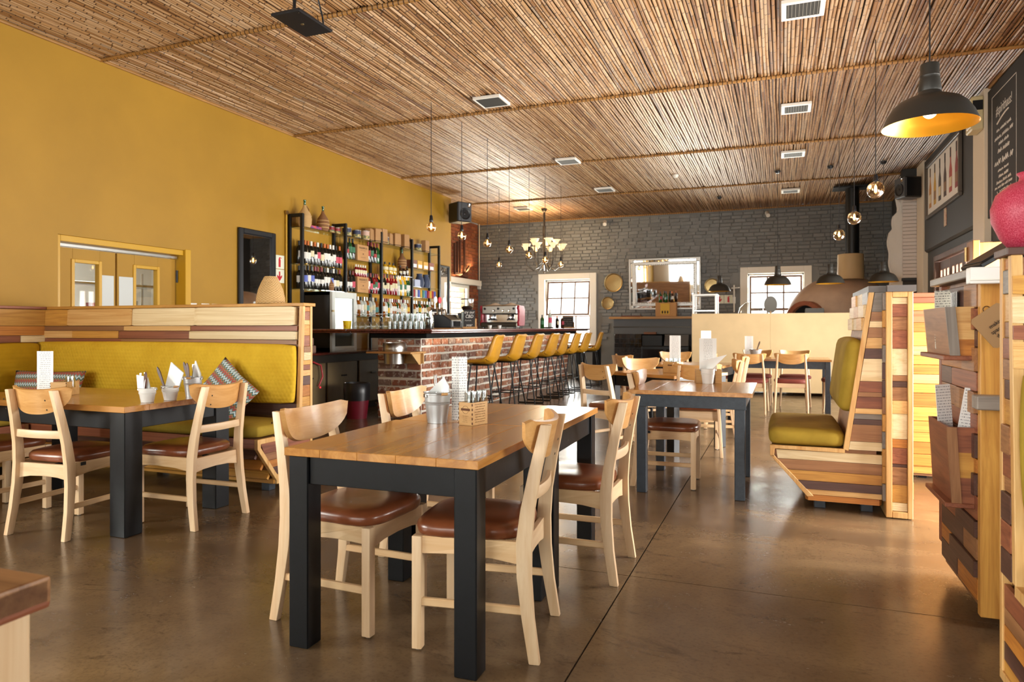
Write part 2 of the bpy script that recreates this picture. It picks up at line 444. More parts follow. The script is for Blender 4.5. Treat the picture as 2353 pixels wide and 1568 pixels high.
def brick_mat(name, stops, smear, smearcol, rough=.8):
    t = NT(name); g = t.n('NewGeometry'); oi = t.n('ObjectInfo')
    r = t.math('FRACT', t.math('ADD', g.outputs['Random Per Island'], t.math('MULTIPLY', oi.outputs['Random'], 5.17)))
    n = t.noise(t.n('VectorMath', operation='ADD', ins={0: g.outputs['Position'], 1: (3, 1, 2)}).outputs[0], 17, 5, .68)
    c = t.ramp(r, stops)
    c = t.mix(t.math('MULTIPLY', t.noise(g.outputs['Position'], 40, 3), .4), c, '#3b2a24')
    f = t.ramp(n, [(smear, (0, 0, 0, 1)), (smear + .12, (.85, .85, .85, 1))])
    t.set(col=t.mix(f, c, smearcol), rough=rough)
    t.bump(n, .5, .012); return t.mat
M['barbrick'] = brick_mat('old_red_brick', [(0, '#74564e'), (.3, '#935d4a'), (.55, '#a9694c'), (.8, '#b97a58'), (1, '#8b7a72')], .53, '#d9d2c4')
M['redbrick'] = brick_mat('red_brick', [(0, '#7c4430'), (.5, '#96502f'), (1, '#a9633c')], .66, '#a88e70')
M['greybrick'] = brick_mat('grey_painted_brick', [(0, '#747574'), (.5, '#7d7e7c'), (1, '#858684')], .9, '#a09f9a', .42)
M['mortar'] = plain('lime_mortar', '#e2ddd0', .9, bump=.8, bscale=45, vary=.15)
M['mortarred'] = plain('brown_mortar', '#8d7458', .9, bump=.6, bscale=40)
M['greymortar'] = plain('grey_painted_mortar', '#787876', .45, bump=.35, bscale=30)
M['roughwhite'] = plain('rough_white_plaster', '#dedcd6', .8, bump=.9, bscale=9)
M['tile'] = plain('black_glazed_tile', '#141518', .08, spec=.7)
M['counterply'] = plain('pale_plywood_panel', '#d6b98c', .5, vary=.07, bump=.05)

# ------------------------------------------------------------------ text
TEXTS = []
def text(parent, s, size, loc, rot, mat, align='CENTER', name='lettering', sx=1, shear=0.):
    c = bpy.data.curves.new(name, 'FONT'); c.body = s; c.size = size; c.extrude = .0006; c.align_x = align; c.align_y = 'CENTER'
    c.shear = shear; c.resolution_u = 2
    c.materials.append(mat)
    o = bpy.data.objects.new(name, c); COL.objects.link(o); o.parent = parent; o.location = loc; o.rotation_euler = rot
    o.scale = (sx, 1, 1); TEXTS.append(o)
    return o

def scrawl(parent, width, size, loc, rot, mat, hand=True):
    """lettering too small to read: word-length strokes"""
    m = MB(); x = -width / 2; rg = random.Random(int(abs(loc[2]) * 9973) + int(width * 1e4))
    while x < width / 2 - size * .4:
        w = min(size * rg.uniform(1.2, 3.2), width / 2 - x)
        if hand:
            n = max(3, int(w / (size * .22))); pts = []
            for k in range(n + 1): pts.append((x + w * k / n, size * (.34 if k % 2 else -.12) * rg.uniform(.5, 1.1), .0004))
            m.tube(pts, size * .045, 4)
        else: m.box(x, x + w, -size * .16, size * .16, 0, .0006)
        x += w + size * .45
    o = ob('lettering', m.mesh('lettering', mat), parent, loc, rot); o['kind'] = 'stuff'
    return o

# ------------------------------------------------------------------ unit pieces
UNIT = MB().cbox(-.5, .5, -.5, .5, -.5, .5, .035).mesh('plank_block', M['white'])
def block(name, parent, x0, x1, y0, y1, z0, z1, mat, rot=None):
    return ob(name, UNIT, parent, ((x0 + x1) / 2, (y0 + y1) / 2, (z0 + z1) / 2), rot, (x1 - x0, y1 - y0, z1 - z0), mat)
def simple(name, parent, x0, x1, y0, y1, z0, z1, mat, b=.004):
    return ob(name, MB().cbox(x0, x1, y0, y1, z0, z1, b).mesh(name, mat), parent)

# ------------------------------------------------------------------ room shell
XL, XR, CZ, YB, YR = -6.4, 2.2, 3.9, 16.6, -4.5
XB = -7.4; YE = 12.95          # brick recess beyond the end of the mustard wall
def wall(name, axis, p0, p1, a0, a1, z1, holes, mat):
    """slab between p0..p1 across, a0..a1 along, with rectangular holes (a0,a1,z0,z1)"""
    m = MB(); cuts = sorted(set([a0, a1] + [h[0] for h in holes] + [h[1] for h in holes]))
    for s, e in zip(cuts, cuts[1:]):
        hs = sorted([h for h in holes if h[0] <= s + 1e-6 and h[1] >= e - 1e-6], key=lambda h: h[2])
        z = 0
        for h in hs + [(0, 0, z1, z1)]:
            if h[2] > z + 1e-6:
                if axis == 'y': m.box(p0, p1, s, e, z, h[2])
                else: m.box(s, e, p0, p1, z, h[2])
            z = h[3]
    return struct(ob(name, m.mesh(name, mat)))
# floor slabs with sawn joints
fl = struct(ob('floor', MB().box(-8, 3.2, -5.2, 17.2, -.12, -.006).mesh('floor', plain('dark_joint_base', '#2a1f17', .8))))  # dark brown base that shows in the gaps between slabs
xs = [-7.9, -4.45, -.683, 3.1]; ys = [-5.1, -.4, 3.32, 7.0, 10.7, 14.4, 17.1]
for i in range(3):
    for j in range(6):
        x0, x1, y0, y1 = xs[i] + .0035, xs[i + 1] - .0035, ys[j] + .003, ys[j + 1] - .003
        ob('slab', MB().box(x0, x1, y0, y1, -.05, 0).mesh('slab', M['floor']), fl)
wall('wall_left', 'y', XL - .22, XL, YR, YE, CZ, [(-2.7, .7, .75, 2.75), (4.56, 6.125, 0, 2.09)], M['yellow'])
struct(ob('wall_left_return', MB().box(XB, XL - .22, YE - .22, YE, 0, CZ).mesh('wall_left_return', M['yellow'])))
wall('wall_back', 'x', YB + .035, YB + .33, XB - .2, XR + .2, CZ, [(-5.58, -4.38, .78, 2.4), (-.72, .48, .95, 2.42)], M['greymortar'])
wall('wall_rear', 'x', YR - .25, YR, XL - .22, XR + .3, CZ, [(-5.6, .8, .5, 2.85)], M['cream'])
wall('wall_right', 'y', XR, XR + .3, YR, YB + .3, CZ, [(.8, 3.6, .75, 2.15), (4.1, 5.9, 0, 2.2), (6.1, 8.75, 0, 2.2), (9.75, 12.2, 0, 2.28)], M['charcoal'])
wall('wall_brick_recess', 'y', XB - .25, XB - .035, YE, YB, CZ, [(14.75, 15.8, .9, 2.2)], M['mortarred'])
ceil = struct(ob('ceiling', MB().box(XB - .3, XR + .3, YR - .3, YB + .4, CZ + .05, CZ + .2).mesh('ceiling', M['reedback'])))

# reed ceiling: 2.9 m mats of reed between lashed battens
def reed_geo(m, x, y0, y1, z, r, rg, seg=5, n=6):
    pts = []
    ph = rg.uniform(0, 6)
    for k in range(seg + 1):
        y = y0 + (y1 - y0) * k / seg
        pts.append((x + .006 * math.sin(ph + k * 1.7) + rg.uniform(-.003, .003), y, z + .004 * math.sin(ph * 2 + k * 2.3)))
    m.tube(pts, r, n, caps=False)
RL = 2.93
reeds = []
for k in range(6):
    m = MB(); reed_geo(m, 0, -RL / 2, RL / 2, 0, R.uniform(.0145, .017), R); reeds.append(m.mesh('reed', M['reed'], smooth=60))
rows = [2.05, 5.0, 7.95, 10.9, 13.75, YB]
rest = MB(); sp = .0335
for ri in range(5):
    y0, y1 = rows[ri], rows[ri + 1]
    x = (XB if ri == 4 else XL) + .02
    while x < XR:
        if ri == 1:
            ob('reed', R.choice(reeds), ceil, (x, (y0 + y1) / 2, CZ + .02 + R.uniform(-.006, .004)), (0, R.uniform(0, 6), R.uniform(-.002, .002)))
        else:
            if not (ri == 3 and False):
                reed_geo(rest, x, y0 + .01, y1 - .01, CZ + .02 + R.uniform(-.006, .004), R.uniform(.0135, .017), R, 4, 5)
        x += sp * R.uniform(.93, 1.05)
    if ri == 3:
        x = XB + .02
        while x < XL - .02:
            reed_geo(rest, x, YE, y1, CZ + .02, .0155, R, 2, 5); x += sp
ro = ob('reed_field', rest.mesh('reed_field', M['reed'], smooth=60), ceil); ro['kind'] = 'stuff'
lashm = MB()
for k in range(41):
    a = k * .05
    lashm.lathe([(.021, -.004), (.0225, 0), (.021, .004)], 8, (0, 0, a), caps=False)
lash = lashm.mesh('lashing', M['lash'])
for i, y in enumerate(rows):
    yy = y - (.03 if i == 5 else 0); x0 = XB if i == 5 else XL
    b = MB().tube([(x0, yy, CZ - .004), ((x0 + XR) / 2, yy + .008, CZ - .006), (XR, yy, CZ - .004)], .0195, 8)
    bo = struct(ob('trim_%d' % (i + 1), b.mesh('batten', M['batten'], smooth=50)))
    x = x0 + .05
    while x < XR - 2:
        lo = ob('lashing', lash, bo, (x, yy + .004, CZ - .006), (0, PI / 2, 0)); lo['kind'] = 'stuff'
        x += 2.05
struct(ob('trim_7', MB().tube([(XL + .015, YR, CZ - .004), (XL + .015, YE, CZ - .004)], .016, 7).mesh('edge_pole', M['batten'], smooth=50)))
struct(ob('trim_8', MB().tube([(XR - .015, YR, CZ - .004), (XR - .015, YB, CZ - .004)], .016, 7).mesh('edge_pole', M['batten'], smooth=50)))

# brickwork: real bricks proud of a mortar bed
def jit_brick(k):
    rg = random.Random(k); m = MB().cbox(-.5, .5, -.5, .5, -.5, .5, .06)
    m.v = [(a + rg.uniform(-.03, .03), b, c + rg.uniform(-.05, .05)) for a, b, c in m.v]
    return m.mesh('brick', M['barbrick'])
BR = [jit_brick(k) for k in range(6)]
def brickwork(parent, axis, face, inward, a0, a1, z0, z1, bl, bh, mat, n_single, holes=(), joint=.012, proud=.03, jitter=.004, stagger=.5, order=None, thick=.03):
    """bricks on the plane axis=face; each `proud` deep in front of the bed"""
    cells = []; nz = int((z1 - z0) / bh); row = 0
    for r in range(nz):
        z = z0 + r * bh; a = a0 - (bl * stagger if r % 2 else 0)
        while a < a1 - .02:
            s, e = max(a, a0), min(a + bl * R.uniform(.88, 1.1), a1)
            if e - s > .035:
                bad = any(s < h[1] and e > h[0] and z < h[3] and z + bh > h[2] for h in holes)
                if not bad: cells.append((s + joint / 2, e - joint / 2, z + joint / 2 + R.uniform(-jitter, jitter), z + bh - joint / 2 + R.uniform(-jitter, jitter)))
            a = e if e > a + .01 else a + bl
    if order: cells.sort(key=order)
    rest = MB()
    for i, (s, e, za, zb) in enumerate(cells):
        d = proud + R.uniform(-.006, .004); f0, f1 = sorted((face, face + inward * d))
        if i < n_single:
            c = ((s + e) / 2, (za + zb) / 2)
            if axis == 'y':   # wall runs along x, plane y = face
                o = ob('brick', R.choice(BR), parent, (c[0], (f0 + f1) / 2, c[1]), None, (e - s, f1 - f0, zb - za), mat)
            else:
                o = ob('brick', R.choice(BR), parent, ((f0 + f1) / 2, c[0], c[1]), PI / 2, (e - s, f1 - f0, zb - za), mat)
        else:
            if axis == 'y': rest.cbox(s, e, f0, f1, za, zb, .008)
            else: rest.cbox(f0, f1, s, e, za, zb, .008)
    if rest.v:
        o = ob('brick_field', rest.mesh('brick_field', mat), parent); o['kind'] = 'stuff'
wb = bpy.data.objects['wall_back']
brickwork(wb, 'y', YB + .04, -1, XB, XR, .9, CZ - .02, .235, .082, M['greybrick'], 280, [(-5.76, -4.2, .5, 2.55), (-.9, .64, .5, 2.58), (-3.9, -1.6, .5, 1.42)],
          joint=.010, proud=.032, order=lambda c: abs((c[0] + c[1]) / 2 + 2.5) + abs(c[2] - 2.9) * 1.2)
wr = bpy.data.objects['wall_brick_recess']
brickwork(wr, 'x', XB - .04, 1, YE, YB, 1.0, CZ - .02, .235, .08, M['redbrick'], 280, [(14.6, 15.9, .7, 2.3)], joint=.012, proud=.035, order=lambda c: c[0] * -1)
# ------------------------------------------------------------------ windows of the back wall
def window(n, x0, x1, z0, z1, tilt):
    """sash window in the back wall; cols x rows of panes"""
    w = struct(ob('window_%d' % n, MB().cbox(x0 - .15, x0 + .01, YB - .035, YB + .1, z0 - .15, z1 + .15, .006).cbox(x1 - .01, x1 + .15, YB - .035, YB + .1, z0 - .15, z1 + .15, .006)
               .cbox(x0 + .01, x1 - .01, YB - .034, YB + .1, z1, z1 + .15, .006).cbox(x0 - .02, x1 + .02, YB - .09, YB + .1, z0 - .06, z0, .006)
               .box(x0, x0 + .035, YB + .1, YB + .3, z0, z1).box(x1 - .035, x1, YB + .1, YB + .3, z0, z1).box(x0, x1, YB + .1, YB + .3, z1 - .035, z1).mesh('window_casing', M['white'])))
    zm = z0 + (z1 - z0) * .44
    wf = M['sash']
    def sash(za, zb, y, tl):
        m = MB(); f = .045
        m.cbox(x0 + .04, x1 - .04, -.02, .02, za - zb, za - zb + f, .004).cbox(x0 + .04, x1 - .04, -.02, .02, -f, 0, .004)
        m.cbox(x0 + .04, x0 + .04 + f, -.02, .02, za - zb + f, -f, .004).cbox(x1 - .04 - f, x1 - .04, -.02, .02, za - zb + f, -f, .004)
        s = ob('sash', m.mesh('sash', wf), w, (0, y, zb), (tl, 0, 0))
        wi = (x1 - x0 - .08 - 2 * f); hi = zb - za - 2 * f
        for k in (1, 2):
            xx = x0 + .04 + f + wi * k / 3; ob('glazing_bar', MB().box(xx - .016, xx + .016, -.018, .018, za - zb + f, -f).mesh('glazing_bar', wf), s)
        zz = -f - hi / 2; ob('glazing_bar', MB().box(x0 + .04 + f, x1 - .04 - f, -.016, .016, zz - .016, zz + .016).mesh('glazing_bar', wf), s)
        for i in range(3):
            for j in range(2):
                xa = x0 + .04 + f + wi * i / 3; zc = za - zb + f + hi * j / 2
                ob('pane', MB().box(xa + .011, xa + wi / 3 - .011, -.003, .003, zc + .01, zc + hi / 2 - .01).mesh('pane', M['pane']), s)
    sash(zm, z1 - .04, YB + .16, tilt)
    sash(z0 + .01, zm + .03, YB + .21, 0)
    return w
M['sash'] = wood('brown_sash_wood', '#6e503c', '#523828', 'X', .5)
window(1, -5.58, -4.38, .78, 2.4, -.16)
window(2, -.72, .48, .95, 2.42, 0)
# window in the brick recess with white shutter slats and a white lintel board
w3 = struct(ob('window_3', MB().cbox(XB - .01, XB + .05, 14.66, 14.76, .85, 2.26, .004).cbox(XB - .01, XB + .05, 15.79, 15.9, .85, 2.26, .004).cbox(XB - .01, XB + .05, 14.76, 15.79, 2.18, 2.26, .004).mesh('casing', M['white'])))
for k in range(9):
    z = .98 + k * .135
    ob('slat', MB().cbox(XB - .12, XB - .03, 14.77, 15.78, z, z + .03, .004).mesh('slat', M['white']), w3, (0, 0, 0))
ob('pane', MB().box(XB - .16, XB - .155, 14.75, 15.8, .9, 2.2).mesh('pane', M['pane']), w3)
lb = thing('lintel_shelf', 'long white board shelf on the red brick wall above the slatted window', 'shelf', (XB, 0, 2.27))
ob('board', MB().cbox(0, .16, 14.0, 16.45, 0, .14, .01).mesh('board', M['white']), lb)

up1 = area('shelf_uplight', (XB + .09, 15.2, 2.43), (0.3, 0, 1), 2.2, .05, 15, (1, .68, .3)); up1.rotation_euler = (math.radians(180), math.radians(-18), PI / 2)
# windows outside the frame: plain glazed openings with mullions
def glazed(n, axis, pos, a0, a1, z0, z1, cols, rows, mat):
    m = MB(); w = .05
    def bx(s, e, za, zb, t=.03):
        if axis == 'y': m.cbox(pos - t, pos + t, s, e, za, zb, .005)
        else: m.cbox(s, e, pos - t, pos + t, za, zb, .005)
    bx(a0, a1, z0, z0 + w); bx(a0, a1, z1 - w, z1)
    for k in range(cols + 1):
        a = a0 + (a1 - a0) * k / cols; bx(max(a - w / 2, a0), min(a + w / 2, a1), z0 + w, z1 - w, .028)
    for k in range(1, rows):
        z = z0 + (z1 - z0) * k / rows; bx(a0, a1, z - .02, z + .02, .02)
    o = struct(ob('window_%d' % n, m.mesh('window_frame', mat)))
    for i in range(cols):
        s, e = a0 + (a1 - a0) * i / cols, a0 + (a1 - a0) * (i + 1) / cols
        p = MB()
        if axis == 'y': p.box(pos - .003, pos + .003, s + .02, e - .02, z0 + .04, z1 - .04)
        else: p.box(s + .02, e - .02, pos - .003, pos + .003, z0 + .04, z1 - .04)
        ob('pane', p.mesh('pane', M['pane']), o)
glazed(4, 'y', XL - .11, -2.7, .7, .75, 2.75, 3, 2, M['white'])
glazed(5, 'x', YR - .12, -5.6, .8, .5, 2.85, 6, 2, M['white'])
glazed(6, 'y', XR + .15, .8, 3.6, .75, 2.15, 4, 1, M['doorwood'])

# ------------------------------------------------------------------ mustard double door to the kitchen
dr = struct(ob('door_1', MB().cbox(XL - .23, XL - .02, 4.56, 4.6, 0, 2.09, .004).cbox(XL - .23, XL + .012, 6.06, 6.14, 0, 2.10, .004).cbox(XL - .23, XL - .02, 4.6, 6.06, 2.03, 2.09, .004).mesh('door_frame', M['yellow_gloss'])))
def leaf(y0, y1, v0, v1, s0, s1):
    """leaf between y0..y1 with a vision panel v0..v1 and a steel plate s0..s1"""
    m = MB(); x0, x1 = XL - .17, XL - .125; z0, z1 = .01, 1.985; va, vb = 1.05, 1.86
    m.cbox(x0, x1, y0, v0, z0, z1, .003).cbox(x0, x1, v1, y1, z0, z1, .003).box(x0, x1, v0, v1, z0, va).box(x0, x1, v0, v1, vb, z1)
    l = ob('door_leaf', m.mesh('door_leaf', M['yellow']), dr)
    fr = MB()
    for a, b, c, d in ((v0 - .02, v0 + .015, va - .02, vb + .02), (v1 - .015, v1 + .02, va - .02, vb + .02)): fr.cbox(x0 - .008, x1 + .012, a, b, c, d, .004)
    for a, b in ((va - .02, va + .015), (vb - .015, vb + .02)): fr.cbox(x0 - .008, x1 + .012, v0 + .015, v1 - .015, a, b, .004)
    ob('glazing_bead', fr.mesh('glazing_bead', M['yellow_gloss']), l)
    ob('pane', MB().box(x0 + .02, x0 + .025, v0 + .01, v1 - .01, va + .01, vb - .01).mesh('pane', M['pane']), l)
    ob('kick_plate', MB().cbox(x1, x1 + .003, s0, s1, .5, 1.74, .001).mesh('kick_plate', M['plate']), l)
M['plate'] = plain('brushed_aluminium_plate', '#b7b9b6', .5, .25)
leaf(4.61, 5.27, 4.8, 5.09, 5.11, 5.25)
leaf(5.29, 6.04, 5.5, 5.8, 5.31, 5.49)
ob('weather_strip', MB().cbox(XL - .125, XL - .095, 4.61, 6.04, 1.99, 2.02, .002).mesh('weather_strip', M['steel']), dr)
for z in (.3, 1.72): ob('hinge', MB().tube([(XL - .11, 6.05, z), (XL - .11, 6.05, z + .14)], .012, 8).mesh('hinge', M['blackmetal']), dr)
# the kitchen behind the door
kit = MB(); kx0, kx1, ky0, ky1 = -9.6, XL - .24, 3.4, 8.4
kit.box(kx0, kx1, ky0, ky1, -.1, -.02).box(kx0 - .1, kx0, ky0, ky1, 0, 2.7).box(kx0, kx1, ky0 - .1, ky0, 0, 2.7).box(kx0, kx1, ky1, ky1 + .1, 0, 2.7).box(kx0, kx1, ky0, ky1, 2.7, 2.8)
struct(ob('wall_kitchen', kit.mesh('kitchen_shell', M['white'])))
area('kitchen_ceiling_lamp', (-8.0, 6.0, 2.66), (0, 0, -1), 1.6, 1.6, 55, (1, .98, .95))
ks = thing('kitchen_rack', 'steel kitchen rack seen through the door window', 'rack', (-7.6, 6.0, 0))
for z in (.9, 1.3, 1.7): ob('shelf', MB().cbox(-.2, .2, -.7, .7, z, z + .03).mesh('shelf', M['steel']), ks)
for a in (-.19, .19):
    for b in (-.68, .68): ob('upright', MB().tube([(a, b, -.02), (a, b, 1.9)], .015, 6).mesh('upright', M['steel']), ks)
kt = MB().lathe([(.06, 0), (.06, .16)], 12)
tag(ob('utensil_tin', kt.mesh('tin', M['red']), None, (-7.5, 5.75, 1.33)), 'red tin of utensils on the kitchen rack', 'tin')
for k, (yy, hh) in enumerate(((6.05, .1), (6.3, .2))):
    tag(ob('steel_pot', MB().lathe([(.08, 0), (.09, hh), (.085, hh)], 14).mesh('steel_pot', M['steel']), None, (-7.55, yy, 1.33)), ('low' if k == 0 else 'tall') + ' steel pot on the kitchen rack', 'pot')

# ------------------------------------------------------------------ right wall
def pil(n, y0, y1, z0=0.): return struct(ob('trim_%d' % n, MB().cbox(XR - .07, XR + .05, y0, y1, z0, CZ, .006).mesh('pilaster', M['cream'])))
pil(9, 9.2, 9.68); pil(10, 12.8, 13.35)
pil(11, 3.65, 4.05)
struct(ob('door_4', MB().cbox(XR - .02, XR + .28, 4.1, 4.16, 0, 2.2).cbox(XR - .02, XR + .28, 5.84, 5.9, 0, 2.2).cbox(XR - .02, XR + .28, 4.16, 5.84, 2.14, 2.2).mesh('door_frame', M['doorwood'])))
up = struct(ob('trim_12', MB().cbox(XR - .055, XR + .05, 9.7, 12.78, 2.4, CZ - .02, .03).mesh('bulkhead_panel', M['charcoal'])))
# brown double door with narrow panes
d2 = struct(ob('door_2', MB().cbox(XR - .03, XR + .28, 9.75, 9.83, 0, 2.28).cbox(XR - .03, XR + .28, 12.12, 12.2, 0, 2.28).cbox(XR - .03, XR + .28, 9.83, 12.12, 2.2, 2.28).mesh('door_frame', M['doorwood'])))
for k in range(3):
    y0 = 9.84 + k * .76; y1 = y0 + .75; m = MB(); x0, x1 = XR + .03, XR + .075
    m.cbox(x0, x1, y0, y1, .01, .35, .003).cbox(x0, x1, y0, y1, 2.06, 2.19, .003)
    for j in range(4):
        a = y0 + j * (y1 - y0 - .09) / 3; m.cbox(x0, x1, a, a + .09, .35, 2.06, .003)
    l = ob('door_leaf', m.mesh('door_leaf', M['doorwood']), d2)
    for j in range(3):
        a = y0 + .09 + j * (y1 - y0 - .09) / 3; ob('pane', MB().box(x0 + .02, x0 + .025, a, a + .13, .35, 2.06).mesh('pane', M['pane']), l)
    ob('handle', MB().tube([(x0 - .04, y0 + .05, 1.0), (x0 - .04, y0 + .05, 1.12)], .009, 6).mesh('handle', M['brass']), l)
# open folding leaf, hinge seen edge on
d3 = struct(ob('door_3', MB().cbox(XR - .02, XR + .28, 6.1, 6.18, 0, 2.2).cbox(XR - .02, XR + .28, 8.67, 8.75, 0, 2.2).cbox(XR - .02, XR + .28, 6.18, 8.67, 2.12, 2.2).mesh('door_frame', M['doorwood'])))
ol = ob('door_leaf', MB().cbox(XR - .36, XR - .30, 8.36, 8.62, .02, 2.1, .004).cbox(XR - .30, XR - .0, 8.6, 8.66, .02, 2.1, .004).mesh('door_leaf', wood('golden_door_wood', '#b9803f', '#8f5a26', 'Z', .4)), d3)
ob('hinge', MB().tube([(XR - .37, 8.6, 1.9), (XR - .37, 8.6, 2.05)], .015, 8).mesh('hinge', M['brass']), ol)
tag(ob('hanging_drape', MB().grid(lambda u, v: (XR - .06 + .03 * math.sin(u * 22), 9.0 + u * .16, .3 + v * 1.85), 24, 6).mesh('hanging_drape', M['linen'], smooth=80)), 'pale cloth strip hanging beside the cream pilaster', 'drape')

# poster of six bottles
ps = thing('bottle_poster', 'framed poster with a row of six tall bottles on the dark right wall', 'poster', (XR - .06, 11.34, 3.3))
m = MB(); w, h = 1.1, .42
for a, b, c, d in ((-w, w, h - .05, h), (-w, w, -h, -h + .05), (-w, -w + .06, -h + .05, h - .05), (w - .06, w, -h + .05, h - .05)): m.cbox(-.04, .0, a, b, c, d, .005)
ob('frame', m.mesh('frame', plain('pewter_frame', '#5f574e', .4, .3)), ps)
ob('sheet', MB().box(-.012, -.004, -w + .05, w - .05, -h + .04, h - .04).mesh('sheet', plain('poster_paper', '#ded9d0', .6)), ps)
bp = [(.5, '#b5792a'), (.5, '#c3962e'), (.42, '#3d3026'), (.42, '#4b3428'), (.45, '#a8463a'), (.42, '#8d3b3a')]
for k, (sc, c) in enumerate(bp):
    y = .85 - k * .34; pr = [(-.10, -.27), (.10, -.27), (.10, .02), (.035, .14), (.035, .33), (-.035, .33), (-.035, .14), (-.10, .02)]
    ob('printed_bottle', MB().prism([(y + a * .8, b) for a, b in pr], 'x', -.015, -.012).mesh('printed_bottle', plain('poster_ink_%d' % k, c, .6)), ps)
    ob('printed_label', MB().box(-.0162, -.015, y - .07, y + .07, -.2, -.07).mesh('printed_label', plain('poster_label_%d' % k, '#8d6a48' if k % 2 else '#d8c8a0', .6)), ps)
    ob('printed_neck', MB().box(-.0162, -.015, y - .03, y + .03, .2, .33).mesh('printed_neck', M['inkdark']), ps)
tag(ob('notice', MB().cbox(XR - .066, XR - .056, 11.15, 11.28, 2.62, 2.87, .002).mesh('notice', speckle('faded_notice', '#cdbb98', '#b9897a', 14))), 'small faded notice below the bottle poster', 'notice')
# chalk board with hand lettering
cb = thing('spirits_chalkboard', 'tall black chalkboard with white hand lettering on the right wall', 'chalkboard', (XR - .02, 8.55, 3.1))
ob('board', MB().cbox(-.02, .0, -.85, .62, -.68, .74, .004).mesh('board', M['chalk']), cb)
bl = MB()
for a, b, c, d in ((-.40, -.393, -.6, .62), (.443, .45, -.6, .62), (-.40, .45, .613, .62), (-.40, .45, -.6, -.593)): bl.box(-.0225, -.0205, a, b, c, d)
ob('chalk_border', bl.mesh('chalk_border', M['chalkink']), cb)
RX = (PI / 2, 0, -PI / 2)
text(cb, '#spirithaus!', .15, (-.0215, .02, .42), RX, M['chalkink'], sx=.78, shear=.1)
for wd_c, sz, z in ((.5, .07, .2), (.62, .08, .12), (.34, .07, .05), (.4, .09, -.03), (.62, .12, -.15), (.4, .06, -.235), (.34, .07, -.3), (.5, .07, -.36), (.62, .06, -.41), (.48, .055, -.55)):
    scrawl(cb, wd_c, sz, (-.0215, .02, z), RX, M['chalkink'])
text(cb, '2x BOTTLES of', .095, (-.0215, .02, -.48), RX, M['chalkink'], sx=.8)
cv = [(-.0215, .25 - .4 * k / 8, .28 + .06 * math.sin(k / 8 * PI / 2)) for k in range(9)]
ob('chalk_swash', MB().tube(cv, .008, 5).mesh('chalk_swash', M['chalkink']), cb)
# emergency light
el = thing('emergency_light', 'cream emergency light box high on the cream pilaster', 'light', (XR - .13, 9.35, 3.63))
ob('body', MB().cbox(-.06, .06, -.16, .12, -.19, .19, .012).mesh('body', plain('cream_plastic', '#cdbf92', .5)), el)
ob('lens', MB().cbox(-.075, -.055, -.13, .02, -.16, .16, .01).mesh('lens', M['white']), el)
ob('window', MB().cbox(-.05, .05, -.164, -.158, .03, .14, .003).mesh('window', M['blackplastic']), el)
# white return wall with roller shutter hatch
rt = struct(ob('wall_hatch', MB().box(1.93, XR, 13.42, 13.62, 0, CZ).mesh('wall_hatch', M['charcoal'])))
rw = MB()
def edge(u, v):
    l = 1.74 + .018 * math.sin(v * 9) + .012 * math.sin(v * 31 + 1) + (.05 if v > .62 else 0) + (.05 if v > .8 else 0)
    return (l + (1.93 - l) * u, 13.40 + .012 * math.sin(u * 9 + v * 37), 1.7 + v * 1.85)
rw.grid(edge, 4, 26); n0 = len(rw.v); rw.grid(lambda u, v: (edge(u, v)[0], 13.6, edge(u, v)[2]), 4, 26)
rw.grid(lambda u, v: (edge(0, v)[0], 13.4 + .2 * u, edge(0, v)[2]), 2, 26); rw.grid(lambda u, v: (edge(u, 0)[0], 13.4 + .2 * v, 1.7), 4, 2); rw.grid(lambda u, v: (edge(u, 1)[0], 13.4 + .2 * v, 3.55), 4, 2)
ob('rough_edge', rw.mesh('rough_edge', M['roughwhite'], smooth=60), rt)
rs = thing('roller_shutter', 'white roller shutter of narrow slats above the kitchen hatch', 'shutter', (2.06, 13.38, 0))
for k in range(24):
    z = 2.04 + k * .0615
    ob('slat', MB().cbox(-.14, .14, -.012, .012, z, z + .058, .008).mesh('slat', plain('shutter_white', '#d3ccc8', .45) if k == 0 else bpy.data.materials['shutter_white']), rs)
ob('bottom_rail', MB().cbox(-.15, .14, -.02, .025, 1.99, 2.04, .004).mesh('bottom_rail', M['blackplastic']), rs)
def speaker(label, loc, rz, s=1.):
    t = thing('loudspeaker', label, 'speaker', loc, rz, 'wall loudspeakers')
    ob('cabinet', MB().cbox(-.17 * s, .17 * s, -.16 * s, .2 * s, -.2 * s, .2 * s, .02).mesh('cabinet', M['blackplastic']), t)
    fr = ob('baffle', MB().cbox(-.155 * s, .155 * s, -.175 * s, -.158 * s, -.185 * s, .185 * s, .008).mesh('baffle', plain('speaker_grey', '#4a4c50', .5)), t)
    ob('woofer', MB().lathe([(.12 * s, 0), (.118 * s, .012), (.05 * s, -.02), (.03 * s, .0), (0, .008)], 20).xf(Matrix.Rotation(PI / 2, 4, 'X')).mesh('woofer', M['black'], smooth=40), fr, (0, -.176 * s, -.04 * s))
    ob('tweeter', MB().lathe([(.04 * s, 0), (.038 * s, .01), (.02 * s, .004), (0, .014)], 14).xf(Matrix.Rotation(PI / 2, 4, 'X')).mesh('tweeter', M['chrome'], smooth=40), fr, (.09 * s, -.176 * s, .13 * s))
    ob('bracket', MB().cbox(-.03, .03, .18 * s, .2 * s + .1, -.04, .04, .004).mesh('bracket', M['blackmetal']), t)
    return t
speaker('black loudspeaker at the far end of the mustard wall', (XL + .3, 12.78, 3.54), math.radians(58), 1.0)
speaker('black loudspeaker beside the bottle poster', (1.95, 13.0, 3.5), math.radians(-65), .85)
